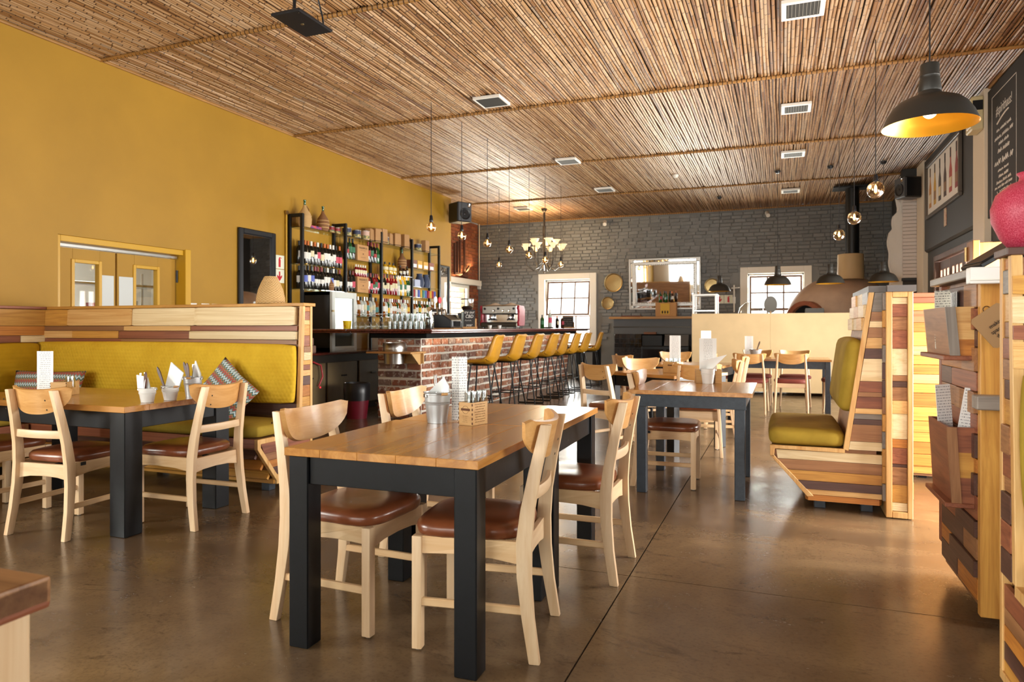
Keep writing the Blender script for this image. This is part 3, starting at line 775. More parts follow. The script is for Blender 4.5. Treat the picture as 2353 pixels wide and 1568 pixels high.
# ------------------------------------------------------------------ fitted timber benches
def blocks_v(parent, fix, axis, c0, c1, z0, z1, seq, proud=.0, hts=None):
    """stack of small cross planks filling a frame; seq = species"""
    n = len(seq); hs = hts or [R.uniform(.6, 1.5) for _ in seq]; tot = sum(hs); z = z0
    for sp, h in zip(seq, hs):
        hh = (z1 - z0) * h / tot; p = proud + R.uniform(-.004, .010)
        if axis == 'x': block('plank', parent, min(fix, fix + p), max(fix, fix + p) if p else fix + .01, c0, c1, z + .0015, z + hh - .0015, wd(sp, 'Y'))
        else: block('plank', parent, c0, c1, min(fix, fix + p), max(fix, fix + p), z + .0015, z + hh - .0015, wd(sp, 'X'))
        z += hh
def cushion_mesh(name, x0, x1, y0, y1, z0, z1, mat, puff=.025, r=.05, lean=0.):
    """soft upholstered slab: rounded box with bulged faces; lean shears y with z"""
    def sgn(a): return (a > 0) - (a < 0)
    m = MB(); cx, cy, cz = (x0 + x1) / 2, (y0 + y1) / 2, (z0 + z1) / 2; hx, hy, hz = (x1 - x0) / 2, (y1 - y0) / 2, (z1 - z0) / 2
    N = 10
    def face(ax, sg):
        def fn(u, v):
            a, b = u * 2 - 1, v * 2 - 1
            # concentrate samples near the edges
            a = sgn(a) * (1 - (1 - abs(a)) ** 1.6); b = sgn(b) * (1 - (1 - abs(b)) ** 1.6)
            p = [0, 0, 0]; p[ax] = sg; p[(ax + 1) % 3] = a; p[(ax + 2) % 3] = b
            q = [p[0] * hx, p[1] * hy, p[2] * hz]
            rr = min(r, hx, hy, hz)
            inner = [max(-h + rr, min(h - rr, c)) for c, h in zip(q, (hx, hy, hz))]
            d = Vector([c - i for c, i in zip(q, inner)])
            if d.length > 1e-9: d = d.normalized() * rr
            q = [i + e for i, e in zip(inner, d)]
            bul = puff * (1 - a * a) * (1 - b * b); q[ax] += sg * bul
            return (cx + q[0], cy + q[1] + lean * (q[2] + hz), cz + q[2])
        m.grid(fn, N, N)
    for ax in range(3):
        for sg in (-1, 1): face(ax, sg)
    me = m.mesh(name, mat)
    bm = bmesh.new(); bm.from_mesh(me); bmesh.ops.remove_doubles(bm, verts=bm.verts, dist=.0004); bmesh.ops.recalc_face_normals(bm, faces=bm.faces); bm.to_mesh(me); bm.free()
    me.polygons.foreach_set('use_smooth', [True] * len(me.polygons)); return me

def bench(label, loc, rz, L, near_end, rows, back_mat, seat_z=.51, H=1.39, end_seq=None, cushions=True, flip=1, back_z=(.62, 1.07), cap='gold'):
    """local: x along 0..L, y=0 front lip, +y to the back. near_end: which x end shows its framed end panel ('lo','hi')"""
    b = thing('timber_bench', label, 'bench', loc, rz)
    F1 = .50; FB = .455; BK = .61      # front of back at top / bottom, rear plane
    def yf(z): return FB + (F1 - FB) * (z - .41) / (H - .41)
    # carcass
    m = MB()
    m.prism([(.03, .405), (.03, .345), (.215, .10), (BK - .02, .10), (BK - .02, H - .03), (F1 + .015, H - .03), (FB + .02, .405)], 'x', .03, L - .03)
    ob('carcass', m.mesh('carcass', wd('brown', 'X', False)), b)
    # cap board
    ob('cap_board', MB().cbox(-.01, L + .01, F1 - .012, BK + .025, H - .025, H, .003).mesh('cap_board', wd(cap, 'X', False)), b)
    # planks of the backrest above the cushion
    th = math.atan2(F1 - FB, H - .41)
    for z0, z1, segs in rows:
        zc = (z0 + z1) / 2
        for s, e, sp, pr in segs:
            block('plank', b, s + .001, e - .001, yf(zc) - .012 - pr, yf(zc) + .012, z0 + .001, z1 - .001, wd(sp, 'X'), (-th, 0, 0))
    # strip under the cushion
    block('plank', b, .03, L - .03, yf(.58) - .015, yf(.58) + .01, .52, .62, wd('dark', 'X'))
    # slanted front
    sl = [(.012, .345, .07, .268, 'dark'), (.07, .268, .14, .18, 'amber'), (.14, .18, .2, .10, 'gold')]
    ang = math.atan2(.245, .188)
    for (ya, za, yb, zb, sp) in sl:
        ln = math.hypot(yb - ya, zb - za)
        for k in range(2):
            xa, xb = .035 + (L - .07) * k / 2, .035 + (L - .07) * (k + 1) / 2
            ob('plank', UNIT, b, ((xa + xb) / 2, (ya + yb) / 2 - .002, (za + zb) / 2), (-(PI / 2 - (PI / 2 - math.atan2(yb - ya, za - zb))), 0, 0), (xb - xa - .002, .022, ln - .002), wd(sp if k else R.choice(['amber', 'red', sp]), 'X'))
    block('plank', b, .03, L - .03, .0, .03, .345, .41, wd('red', 'X'))
    ob('plinth', MB().cbox(.02, L - .02, .19, BK - .03, .06, .1, .004).mesh('plinth', wd('gold', 'X', False)), b)
    for x in ([.12, L - .12] if L < 1.5 else [.12, L / 2, L - .12]):
        for y in (.25, .54): ob('foot', MB().cbox(x - .035, x + .035, y - .035, y + .035, 0, .06, .003).mesh('foot', M['tableslate']), b)
    # end panels
    for end in ('lo', 'hi'):
        x = 0 if end == 'lo' else L; s = 1 if end == 'lo' else -1; o = -s
        if end not in near_end:
            ob('end_board', MB().prism([(0, .41), (0, .34), (.2, .09), (BK, .09), (BK, H - .025), (F1, H - .025), (FB, .41)], 'x', min(x, x + s * .03), max(x, x + s * .03)).mesh('end_board', wd('brown', 'Z', False)), b); continue
        e0, e1 = sorted((x, x + s * .03))
        fm = MB(); fw = .034
        fm.prism([(FB - .012, .41), (F1 - .012, H - .025), (F1 - .012 + fw, H - .025), (FB - .012 + fw, .41)], 'x', e0, e1)
        fm.prism([(BK - fw * .8, .09), (BK - fw * .8, H - .025), (BK, H - .025), (BK, .09)], 'x', e0, e1)
        fm.prism([(0, .41), (0, .34), (fw, .345), (fw, .375), (FB, .375), (FB, .41)], 'x', e0, e1)
        fm.prism([(0, .34), (.2, .085), (.24, .085), (fw, .35)], 'x', e0, e1)
        fm.prism([(.2, .06), (.2, .09), (BK, .09), (BK, .06)], 'x', e0, e1)
        ob('end_frame', fm.mesh('end_frame', wd('pine', 'Z', False), bevel=.002, seg=1), b)
        seq = end_seq or [R.choice(['pine', 'gold', 'red', 'dark', 'brown', 'pale', 'amber']) for _ in range(16)]
        hs = [R.uniform(.6, 1.7) for _ in seq]; tot = sum(hs); z = .41
        for sp, h in zip(seq, hs):
            hh = (H - .03 - .41) * h / tot; zc = z + hh / 2; pr = R.choice([.0, .0, .004, .010])
            xa, xb = sorted((x + s * .02, x + s * .006 - s * pr))
            block('plank', b, xa, xb, yf(zc) + .02, BK - .026 + (.016 if pr > .003 else 0) * 0, z + .001, z + hh - .001, wd(sp, 'Y')); z += hh
        # plinth side planks (slant cut)
        zz = [.375, .30, .245, .19, .13, .09]; sps = ['red', 'brown', 'amber', 'dark', 'gold']
        for k in range(5):
            za, zb = zz[k + 1], zz[k]; ya = lambda q: fw + max(0, (.345 - q)) * (.2 / .255) + .006
            ob('plank', MB().prism([(ya(za), za + .001), (BK - .028, za + .001), (BK - .028, zb - .001), (ya(zb), zb - .001)], 'x', *sorted((x + s * .02, x + s * .006))).mesh('plank', wd(sps[k], 'Y', False)), b)
    if cushions:
        ob('seat_cushion', cushion_mesh('seat_cushion', .03, L - .005 if 'hi' in near_end else L - .03, -.005, FB - .015, .412, seat_z, M['velvet'], .012, .04), b)
        ob('back_cushion', cushion_mesh('back_cushion', .02, L - .035, yf(.62) - .075, yf(.62) - .006, back_z[0], back_z[1], back_mat, .012, .03, (F1 - FB) / (H - .41)), b)
    return b
# long bench facing the camera: right end at x=-3.42
BL = 2.97; bx0 = -6.39
rowsL = [(1.215, 1.362, [(0, 0.41, 'gold', .004), (0.41, 1.2, 'pine', .012), (1.2, 1.91, 'pale', .006), (1.91, 2.91, 'pale', .02)]),
         (1.172, 1.213, [(0, 1.11, 'brown', .004), (1.11, 1.86, 'pine', .01), (1.86, 2.93, 'red', .004)]),
         (1.105, 1.170, [(0, 0.48, 'pine', .006), (0.48, 1.05, 'gold', .012), (1.05, 1.86, 'red', .008), (1.86, 2.93, 'pale', .02)]),
         (1.068, 1.103, [(0, 1.08, 'red', .003), (1.08, 2.93, 'brown', .006)])]
lbn = bench('long timber bench with mustard hexagon backrest facing the left dining table', (bx0, 3.874, 0), 0, BL, 'hi', rowsL, M['velvethex'],
      end_seq=['pine', 'gold', 'pale', 'gold', 'amber', 'dark', 'pine', 'red', 'gold', 'pale', 'brown', 'red', 'gold', 'pine', 'red', 'amber'])
# corner return of the long bench, against the mustard wall
for z0, z1, sps in ((1.215, 1.362, ['gold']), (1.13, 1.213, ['amber']), (1.068, 1.128, ['red', 'pale'])):
    n_ = len(sps)
    for q, sp_ in enumerate(sps):
        block('plank', lbn, .085, .112 + .008 * q, .49 * q / n_ * .0 + (.0 if q == 0 else .26), .49 if (q == n_ - 1) else .258, z0 + .001, z1 - .001, wd(sp_, 'Y'))
block('return_panel', lbn, .0, .084, .0, .49, .41, 1.362, wd('brown', 'Y'))
ob('return_cap', MB().cbox(0, .125, -.01, .485, 1.3655, 1.3895, .003).mesh('return_cap', wd('red', 'Y', False)), lbn)
ob('return_cushion', cushion_mesh('return_cushion', .09, .17, .0, .40, .62, 1.06, M['velvethexd'], .008, .03), lbn)
rowsR = [(1.215, 1.362, [(0, 1.2, 'gold', .01), (1.2, 2.5, 'pine', .004)]), (1.13, 1.213, [(0, 2.5, 'amber', .006)]),
         (1.068, 1.128, [(0, .26, 'pale', .012), (.26, 1.3, 'red', .003), (1.3, 2.5, 'brown', .006)])]
bench('timber bench along the mustard wall beyond the left edge', (-5.75, 1.35, 0), PI / 2, 2.5, '', rowsR, M['velvethexd'], cushions=True, back_z=(.62, 1.06))
# near bench at the right edge, its framed end towards the room
rowsN = [(1.30, 1.362, [(0, 1.4, 'gold', .008)]), (1.21, 1.298, [(0, 1.4, 'pale', .004)]), (1.16, 1.208, [(0, 1.4, 'red', .01)]), (1.07, 1.158, [(0, 1.4, 'pine', .004)])]
bench('near timber bench with olive cushions at the right edge, pink vase on its cap', (.665, 2.075, 0), 0, 1.4, 'lo', rowsN, M['velvet'], H=1.45, cap='dark',
      end_seq=['dark', 'red', 'dark', 'brown', 'red', 'brown', 'gold', 'dark', 'brown', 'red', 'brown', 'pine', 'grey', 'amber'])
# booth seat in the middle of the room, side on, facing left
bo = thing('booth_seat', 'freestanding booth seat of mixed timber with olive cushions, side on', 'bench', (0, 4.97, 0))
LY = 1.0
prof = [(-.06, .405), (-.04, .335), (.165, .085), (.57, .085), (.57, 1.42), (.545, 1.42), (.402, .405)]
ob('carcass', MB().prism(prof, 'y', .02, LY).mesh('carcass', wd('brown', 'X', False)), bo)
fr = MB()
fr.prism([(.375, .412), (.405, .40), (.555, 1.43), (.525, 1.43)], 'y', -.012, .02)
fr.prism([(-.07, .412), (-.07, .34), (-.045, .335), (-.04, .39), (.385, .385), (.385, .412)], 'y', -.012, .02)
fr.prism([(-.07, .345), (-.045, .345), (.2, .09), (.16, .085)], 'y', -.012, .02)
ob('end_frame', fr.mesh('end_frame', wd('pine', 'Z', False), bevel=.002, seg=1), bo)
def xw(z): return .40 + .148 * (z - .41) / 1.0
hz = [1.425, 1.30, 1.24, 1.20, 1.135, 1.065, 1.0, .855, .785, .755, .68, .645, .61, .575, .465, .41]
hsps = ['grey', 'brown', 'pale', 'brown', 'pine', 'dark', 'pale', 'red', 'brown', 'red', 'pine', 'grey', 'dark', 'brown', 'pale']
for k in range(len(hz) - 1):
    za, zb = hz[k + 1], hz[k]
    ob('plank', MB().prism([(xw(za) + .008, za + .001), (.615, za + .001), (.615, zb - .001), (xw(zb) + .008, zb - .001)], 'y', -.004 - R.choice([0, .006]), .02).mesh('plank', wd(hsps[k % 15], 'X', False)), bo)
lz = [.385, .325, .255, .19, .135, .10]; ls = ['pale', 'brown', 'gold', 'dark', 'pine']
for k in range(5):
    za, zb = lz[k + 1], lz[k]; xa = lambda q: -.03 + max(0, (.335 - q)) * (.205 / .25)
    ob('plank', MB().prism([(xa(za), za + .001), (.615, za + .001), (.615, zb - .001), (xa(zb), zb - .001)], 'y', -.006 - R.choice([0, .005]), .02).mesh('plank', wd(ls[k], 'X', False)), bo)
block('plinth', bo, .15, .60, -.008, LY, .06, .10, wd('amber', 'X'))
for x, y in ((.24, .1), (.52, .1), (.24, .9), (.52, .9)): ob('foot', MB().cbox(x - .035, x + .035, y - .035, y + .035, 0, .06, .003).mesh('foot', M['tableslate']), bo)
# outer post: framed panel of blocks
pf = MB().cbox(.615, .65, -.06, LY, .005, 1.425, .003).cbox(.735, .765, -.06, -.03, .005, 1.425, .003).cbox(.65, .735, -.06, -.03, .005, .045, .003).cbox(.65, .735, -.06, -.03, 1.39, 1.425, .003)
ob('post_frame', pf.mesh('post_frame', wd('pine', 'Z', False)), bo)
ob('post_core', MB().box(.64, .765, -.03, LY, .01, 1.42).mesh('post_core', wd('brown', 'Z', False)), bo)
pq = ['pale', 'red', 'brown', 'red', 'pale', 'brown', 'dark', 'brown', 'pine', 'pale', 'amber', 'red', 'dark', 'brown', 'gold', 'pale']
z = 1.388
for k, (sp, h) in enumerate(zip(pq, [.045, .085, .09, .125, .18, .04, .04, .09, .09, .17, .06, .11, .02, .12, .12, .08])):
    zb = max(z - h * .93, .047)
    block('plank', bo, .651, .734, -.045 - R.choice([0, .004]), -.025, zb + .001, z - .001, wd(sp, 'X')); z = zb
for k in range(9): block('plank', bo, .764, .775, -.03 + R.uniform(0, .1), .3 + R.uniform(0, .5), .12 + k * .145, .12 + k * .145 + R.uniform(.05, .12), wd(R.choice(['red', 'gold', 'pine']), 'Y'))
# stepped planks on the side of the post
for k in range(12):
    zz = .1 + k * .11; block('plank', bo, .598, .618, -.045 + R.uniform(0, .02), .02, zz + .001, zz + .108, wd(R.choice(['brown', 'red', 'dark', 'gold', 'grey']), 'Y'))
ob('cap_board', MB().prism([(.52, -.02), (.62, -.02), (.62, -.075), (.78, -.075), (.78, LY + .02), (.52, LY + .02)], 'z', 1.425, 1.465).mesh('cap_board', plain('slate_stained_cap', '#5f5a58', .5, vary=.15)), bo)
# upright planks above the back cushion, facing the room
for k in range(3):
    z0 = 1.18 + k * .085
    for j in range(3):
        ya = .03 + j * .32; block('plank', bo, xw(z0) - .02 - R.choice([0, .012]), xw(z0) + .02, ya, ya + .318, z0, z0 + .083, wd(R.choice(['pale', 'pine', 'grey', 'pale']), 'Y'))
ob('seat_cushion', cushion_mesh('seat_cushion', -.075, .385, 0, LY, .414, .52, M['velvet'], .012, .04), bo)
def bkc():
    me = cushion_mesh('back_cushion', -.05, .05, .01, LY, 0, .47, M['velvet'], .015, .045); return me
ob('back_cushion', bkc(), bo, (.395, 0, .655), (0, math.radians(7.5), 0))
# plank clad booth wall further back
bw = thing('booth_wall', 'tall booth wall of horizontal golden planks behind the freestanding booth', 'booth wall', (0, 6.3, 0))
ob('core', MB().box(.95, 2.15, .02, .14, .02, 1.45).mesh('core', wd('brown', 'X', False)), bw)
z = .04; k = 0
pl = ['gold', 'amber', 'amber', 'gold', 'gold', 'gold', 'amber', 'gold', 'pine', 'amber', 'gold', 'pine', 'gold', 'amber', 'brown', 'gold', 'red']
while z < 1.42:
    h = R.choice([.075, .095, .06, .11]); zb = min(z + h, 1.44); p = R.choice([0, .006, .014]); xs_ = R.uniform(1.3, 1.7)
    block('plank', bw, .95, xs_, -.0 - p, .025, z + .0015, zb - .0015, wd(pl[k % 17], 'X')); block('plank', bw, xs_ + .001, 2.15, -.004, .025, z + .0015, zb - .0015, wd(pl[(k + 5) % 17], 'X')); z = zb; k += 1
ob('cap_board', MB().cbox(.93, 2.17, -.02, .16, 1.44, 1.475, .003).mesh('cap_board', wd('red', 'X', False)), bw)
for x in (1.05, 2.0): ob('foot', MB().cbox(x - .03, x + .03, .03, .12, 0, .03, .002).mesh('foot', M['tableblack']), bw)

# scatter cushions
def pillow(name, label, w, h, d, loc, rot):
    m = MB(); N = 16
    for sg in (-1, 1):
        def fn(u, v):
            a, b = u * 2 - 1, v * 2 - 1; t = ((1 - a ** 4) * (1 - b ** 4)) ** .5
            pin = 1 - .07 * (1 - abs(a)) * abs(b) - .0; pin2 = 1 - .07 * (1 - abs(b)) * abs(a)
            return (a * w / 2 * pin2, sg * d / 2 * t, b * h / 2 * pin)
        m.grid(fn, N, N)
    me = m.mesh(name, M['ikat'])
    bm = bmesh.new(); bm.from_mesh(me); bmesh.ops.remove_doubles(bm, verts=bm.verts, dist=.0005); bmesh.ops.recalc_face_normals(bm, faces=bm.faces); bm.to_mesh(me); bm.free()
    me.polygons.foreach_set('use_smooth', [True] * len(me.polygons))
    return tag(ob(name, me, None, loc, rot), label, 'cushion', 'patterned scatter cushions')
pillow('scatter_cushion', 'zigzag patterned cushion lying long in the bench corner behind the tall menu', .66, .34, .13, (-5.78, 4.02, .67), (math.radians(-16), 0, math.radians(14)))
pillow('scatter_cushion', 'zigzag patterned cushion standing on its corner at the right end of the long bench', .42, .42, .12, (-3.97, 4.13, .685), (math.radians(-17), math.radians(38), 0))
# ------------------------------------------------------------------ tables
def table(label, cx, cy, w, d, rz=0, grain='Y', leg=.085, mat='tableblack', group='dining tables', zt=.75, ap=.105, over=.012, th=.03, proud_apron=False):
    t = thing('dining_table', label, 'table', (cx, cy, 0), rz, group)
    n = 5; X, Y = w / 2, d / 2
    # glued boards of the top
    span = (w if grain == 'Y' else d); a = -span / 2
    for k in range(n):
        b = a + span / n
        if grain == 'Y': m = MB().box(a, b, -Y, Y, zt - th, zt)
        else: m = MB().box(-X, X, a, b, zt - th, zt)
        ob('top_board', m.mesh('top_board', M['topy' if grain == 'Y' else 'topx'], bevel=.0016, seg=1), t); a = b
    i = over
    for sx in (-1, 1):
        for sy in (-1, 1):
            x = sx * (X - i - leg / 2); y = sy * (Y - i - leg / 2)
            ob('leg', MB().box(x - leg / 2, x + leg / 2, y - leg / 2, y + leg / 2, 0, zt - th).mesh('leg', M[mat], bevel=.004, seg=1), t)
    e = 0 if proud_apron else .012
    for s in (-1, 1):
        y = s * (Y - i - e); ya, yb = sorted((y, y - s * .028)); q = (X - i + (.008 if proud_apron else -leg))
        if proud_apron: ya, yb = sorted((s * (Y - i), s * (Y - i) + s * .012)); 
        ob('apron', MB().box(-q, q, ya, yb, zt - th - ap, zt - th - .001).mesh('apron', M[mat], bevel=.002, seg=1), t)
        x = s * (X - i - e); xa, xb = sorted((x, x - s * .028))
        ob('apron', MB().box(xa, xb, -Y + i + leg, Y - i - leg, zt - th - ap, zt - th - .001).mesh('apron', M[mat], bevel=.002, seg=1), t)
    return t
tr = math.radians(1.2)
table('nearest square pine table with black legs, first of the joined pair', -1.352, 2.535, .79, .835, tr, 'Y')
table('pine table with black legs pushed against the far side of the nearest table', -1.347, 3.375, .79, .835, tr, 'Y')
table('long pine table with thick black legs in front of the mustard bench', -4.26, 3.265, 1.60, .83, 0, 'X', leg=.12, ap=.10, over=.015, th=.035)
table('small pine table with slate grey apron beside the freestanding booth', -.607, 5.48, .85, 1.0, 0, 'Y', leg=.07, mat='tableslate', proud_apron=True, over=.05, ap=.09)
table('angled pine table between the joined pair and the fireplace', -1.08, 7.1, .85, .85, math.radians(-30), 'X')
table('pine table in the third row in front of the bar end', -1.05, 8.9, .95, .8, math.radians(-8), 'X')
table('pine table with slate legs against the pale pizza counter', .03, 10.95, 1.25, .8, 0, 'X', leg=.07, mat='tableslate')
table('dark high table by the back window beyond the stools', -4.15, 15.55, .5, .5, 0, 'X', zt=.8)

# ------------------------------------------------------------------ beech chairs with leather seats
def back_panel_mesh(mat, W=.485, h=.15, th=.018, Rc=.36, shift=0.):
    """bent plywood back: top straight, lower edge bowed, rounded ends; local x depth (concave to +x), y width, z 0..h"""
    def zlo(a):
        a = min(1, abs(a)); return h * (1 - max(0, 1 - a ** 2.6) ** .5) * .92 if a < 1 else h * .92
    def ztop(a):
        a = min(1, abs(a)); return h - (0 if a < .86 else (a - .86) / .14 * h * .10) - .006 * (1 - a * a)
    m = MB(); N = 28; top = []; K = 5
    def pt(a, v, off):
        an = a * (W / 2) / Rc
        z = zlo(a) + (ztop(a) - zlo(a)) * v
        rr = Rc - off
        return (Rc - rr * math.cos(an), rr * math.sin(an), z)
    for off, sg in ((0, 0), (th, 1)):
        m.grid(lambda u, v: pt(u * 2 - 1, v, off), N, K)
    for v in (0, 1): m.grid(lambda u, w: pt(u * 2 - 1, v, w * th), N, 2)
    for a in (-1, 1): m.grid(lambda u, w: pt(a, u, w * th), K, 2)
    me = m.mesh('backrest', mat)
    bm = bmesh.new(); bm.from_mesh(me); bmesh.ops.remove_doubles(bm, verts=bm.verts, dist=.0003); bmesh.ops.recalc_face_normals(bm, faces=bm.faces); bm.to_mesh(me); bm.free()
    me.polygons.foreach_set('use_smooth', [True] * len(me.polygons)); me.set_sharp_from_angle(angle=math.radians(40)); return me
def seat_mesh(mat, x0, x1, w0, w1, z0, z1):
    m = MB(); N = 18; rg = 8
    def outline(t):
        a = 2 * PI * t; c, s = math.cos(a), math.sin(a); e = .5
        px = abs(c) ** e * (1 if c > 0 else -1); py = abs(s) ** e * (1 if s > 0 else -1)
        x = (x0 + x1) / 2 + px * (x1 - x0) / 2; w = w0 + (w1 - w0) * (x - x0) / (x1 - x0)
        return x, py * w / 2
    prof = [(.0, z1 + .006), (.5, z1 + .005), (.8, z1), (.93, z1 - .008), (.99, z1 - .022), (1.0, (z0 + z1) / 2 - .004), (.985, z0 + .008), (.96, z0), (0, z0)]
    cx = (x0 + x1) / 2
    def fn(u, v):
        k = v * (len(prof) - 1); i = min(int(k), len(prof) - 2); f = k - i
        s = prof[i][0] + (prof[i + 1][0] - prof[i][0]) * f; z = prof[i][1] + (prof[i + 1][1] - prof[i][1]) * f
        x, y = outline(u); dish = -.010 * (1 - s) if z > (z0 + z1) / 2 else 0
        return (cx + (x - cx) * s, y * s, z + dish)
    m.grid(fn, 40, len(prof) - 1, cu=True)
    return m.mesh('seat', mat, smooth=70)
def make_chair():
    t = thing('dining_chair', '', 'chair', (0, 0, 0), 0, 'beech dining chairs')
    # side profile of the rear legs: splayed foot, upright, raked back post
    cl = [(-.258, 0), (-.232, .16), (-.217, .30), (-.214, .42), (-.226, .54), (-.252, .68), (-.290, .848)]
    wd_ = [.040, .046, .054, .058, .052, .046, .040]
    for s in (-1, 1):
        fr_ = []; bk = []
        for (x, z), w in zip(cl, wd_): fr_.append((x + w / 2, z)); bk.append((x - w / 2, z))
        poly = fr_ + bk[::-1]; n = len(poly)
        m = MB(); v = []
        for off in (-.0145, .0145):
            for x, z in poly:
                yc = s * (.215 - .052 * (z / .848) ** 1.15); v.append((x, yc + off, z))
        f = []
        for i in range(n): f.append((i, (i + 1) % n, n + (i + 1) % n, n + i))
        h = n // 2
        for i in range(h - 1):
            f.append((i, i + 1, n - 2 - i, n - 1 - i)); f.append((n + n - 1 - i, n + n - 2 - i, n + i + 1, n + i))
        m.add(v, f); ob('leg', m.mesh('leg', M['beech'], bevel=.005, smooth=35), t)
        ob('glide', MB().lathe([(.010, -.004), (.012, .0), (.012, .006)], 8, (-.258, s * .215, .0), caps=True).mesh('glide', M['steel']), t)
        # front leg
        x, y = .19, s * .2
        ob('leg', MB().prism([(x - .019, y - .019), (x + .019, y - .019), (x + .019, y + .019), (x - .019, y + .019)], 'z', .005, .425).mesh('leg', M['beech'], bevel=.004, smooth=35), t)
        ob('glide', MB().lathe([(.010, -.0), (.012, .003), (.012, .008)], 8, (x, y, .0)).mesh('glide', M['steel']), t)
        # side apron with a soft arch, side stretcher
        pl_ = [(-.19, .345), (-.10, .358), (.05, .366), (.172, .36), (.172, .425), (-.19, .425)]
        m = MB(); v = []
        for off in (-.011, .011):
            for (xx, zz) in pl_: v.append((xx, s * (.2 - (xx - .19) * -.0 + (.0 if xx > 0 else -.006)) + off, zz))
        nn = len(pl_); f = [tuple(range(nn - 1, -1, -1)), tuple(range(nn, 2 * nn))] + [(i, (i + 1) % nn, nn + (i + 1) % nn, nn + i) for i in range(nn)]
        m.add(v, f); ob('apron', m.mesh('apron', M['plyrail'], bevel=.002, seg=1), t)
        ob('stretcher', MB().cbox(-.225, .175, s * .203 - .010, s * .203 + .010, .165, .195, .004).mesh('stretcher', M['plyrail']), t)
    for nm, x, z0, z1 in (('apron', .19, .352, .425), ('apron', -.205, .338, .415)):
        pts = [(-.185, z0 - .012), (-.1, z0 + .002), (0, z0 + .006), (.1, z0 + .002), (.185, z0 - .012), (.185, z1), (-.185, z1)]
        ob(nm, MB().prism(pts, 'x', x - .011, x + .011).mesh(nm, M['beechx'], bevel=.002, seg=1), t)
    # curved cross rail between the posts
    def rail(u, v):
        y = (u * 2 - 1) * .172; x = -.238 - .02 * math.cos((u * 2 - 1) * PI / 2); a = v * 2 * PI
        return (x + .010 * (1 if math.cos(a) > 0 else -1) * min(1, abs(math.cos(a)) * 1.6), y, .592 + .022 * (1 if math.sin(a) > 0 else -1) * min(1, abs(math.sin(a)) * 1.6))
    ob('cross_rail', MB().grid(rail, 10, 12).mesh('cross_rail', M['beechx'], smooth=40), t)
    br = ob('backrest', back_panel_mesh(M['plyedge']), t, (-.272, 0, .706), (0, math.radians(-12.5), 0))
    for s in (-1, 1):
        for z in (.745, .80): ob('screw', MB().lathe([(.005, 0), (.004, .002)], 8).xf(Matrix.Rotation(-PI / 2, 4, 'Y')).mesh('screw', M['bronze']), br, (-.038, s * .152, z - .700))
    ob('seat', seat_mesh(M['tan'], -.205, .225, .40, .455, .424, .484), t)
    ob('fabric_label', MB().cbox(-.16, -.125, -.213, -.211, .405, .425, .0005).mesh('fabric_label', M['black']), t)
    return t
M['plyrail'] = wood('beech_side_rail', '#dcb98c', '#cda374', 'X', .42, fine=.8)
ch = make_chair(); rd = math.radians
places = [('beech chair with tan leather seat tucked at the near right side of the nearest table', -1.104, 2.508, 187.8),
  ('beech chair with tan leather seat at the left side of the nearest table', -1.675, 2.505, -2),
  ('beech chair at the right side of the second joined table', -.982, 3.38, 180.4),
  ('beech chair at the left of the second joined table, mostly behind the galvanised bucket', -1.70, 3.36, 2),
  ('beech chair with its back to the camera at the long left table', -3.975, 2.95, 94.5),
  ('beech chair cut by the left edge of the photo at the long left table', -4.74, 2.97, 90),
  ('beech chair at the right end of the long left table', -3.482, 3.33, 181),
  ('beech chair at the left side of the small slate grey table', -.80, 5.44, 2),
  ('beech chair seen from behind between the slate grey table and the angled table', -.76, 6.86, 98),
  ('beech chair seen from behind at the left corner of the angled table', -1.50, 6.56, 62),
  ('beech chair facing the camera on the far side of the angled table', -1.36, 7.52, -62),
  ('pale lit beech chair on the right of the angled table', -.68, 7.62, 188),
  ('pale lit beech chair on the right of the third row table', -.66, 8.68, 184),
  ('beech chair facing the camera behind the third row table', -1.32, 9.62, -75),
  ('beech chair at the left of the third row table', -1.66, 8.72, 40)]
for i, (lb_, x, y, a) in enumerate(places):
    if i == 0: ch['label'] = lb_; ch.location = (x, y, 0); ch.rotation_euler = (0, 0, rd(a))
    else: dup(ch, lb_, (x, y, 0), rd(a))
# slim chairs with round legs at the far table
def slim_chair():
    t = thing('slim_chair', '', 'chair', (0, 0, 0), 0, 'slim round-legged chairs')
    for s in (-1, 1):
        ob('leg', MB().tube([(-.27, s * .215, 0), (-.215, s * .2, .4), (-.235, s * .19, .6), (-.28, s * .175, .83)], [.011, .017, .016, .012], 8).mesh('leg', M['beech'], smooth=50), t)
        ob('leg', MB().tube([(.21, s * .215, 0), (.19, s * .19, .42)], [.011, .018], 8).mesh('leg', M['beech'], smooth=50), t)
        ob('stretcher', MB().tube([(-.225, s * .2, .3), (.19, s * .195, .3)], .009, 7).mesh('stretcher', M['beech'], smooth=50), t)
    ob('seat', seat_mesh(M['redfab'], -.2, .24, .42, .48, .42, .475), t)
    ob('apron', MB().cbox(-.21, -.19, -.19, .19, .36, .42, .004).mesh('apron', M['beechx']), t)
    ob('apron', MB().cbox(.17, .19, -.185, .185, .36, .42, .004).mesh('apron', M['beechx']), t)
    ob('backrest', back_panel_mesh(M['plyedge'], .50, .145, .016, .34), t, (-.262, 0, .69), (0, math.radians(-12), 0))
    return t
sc_ = slim_chair()
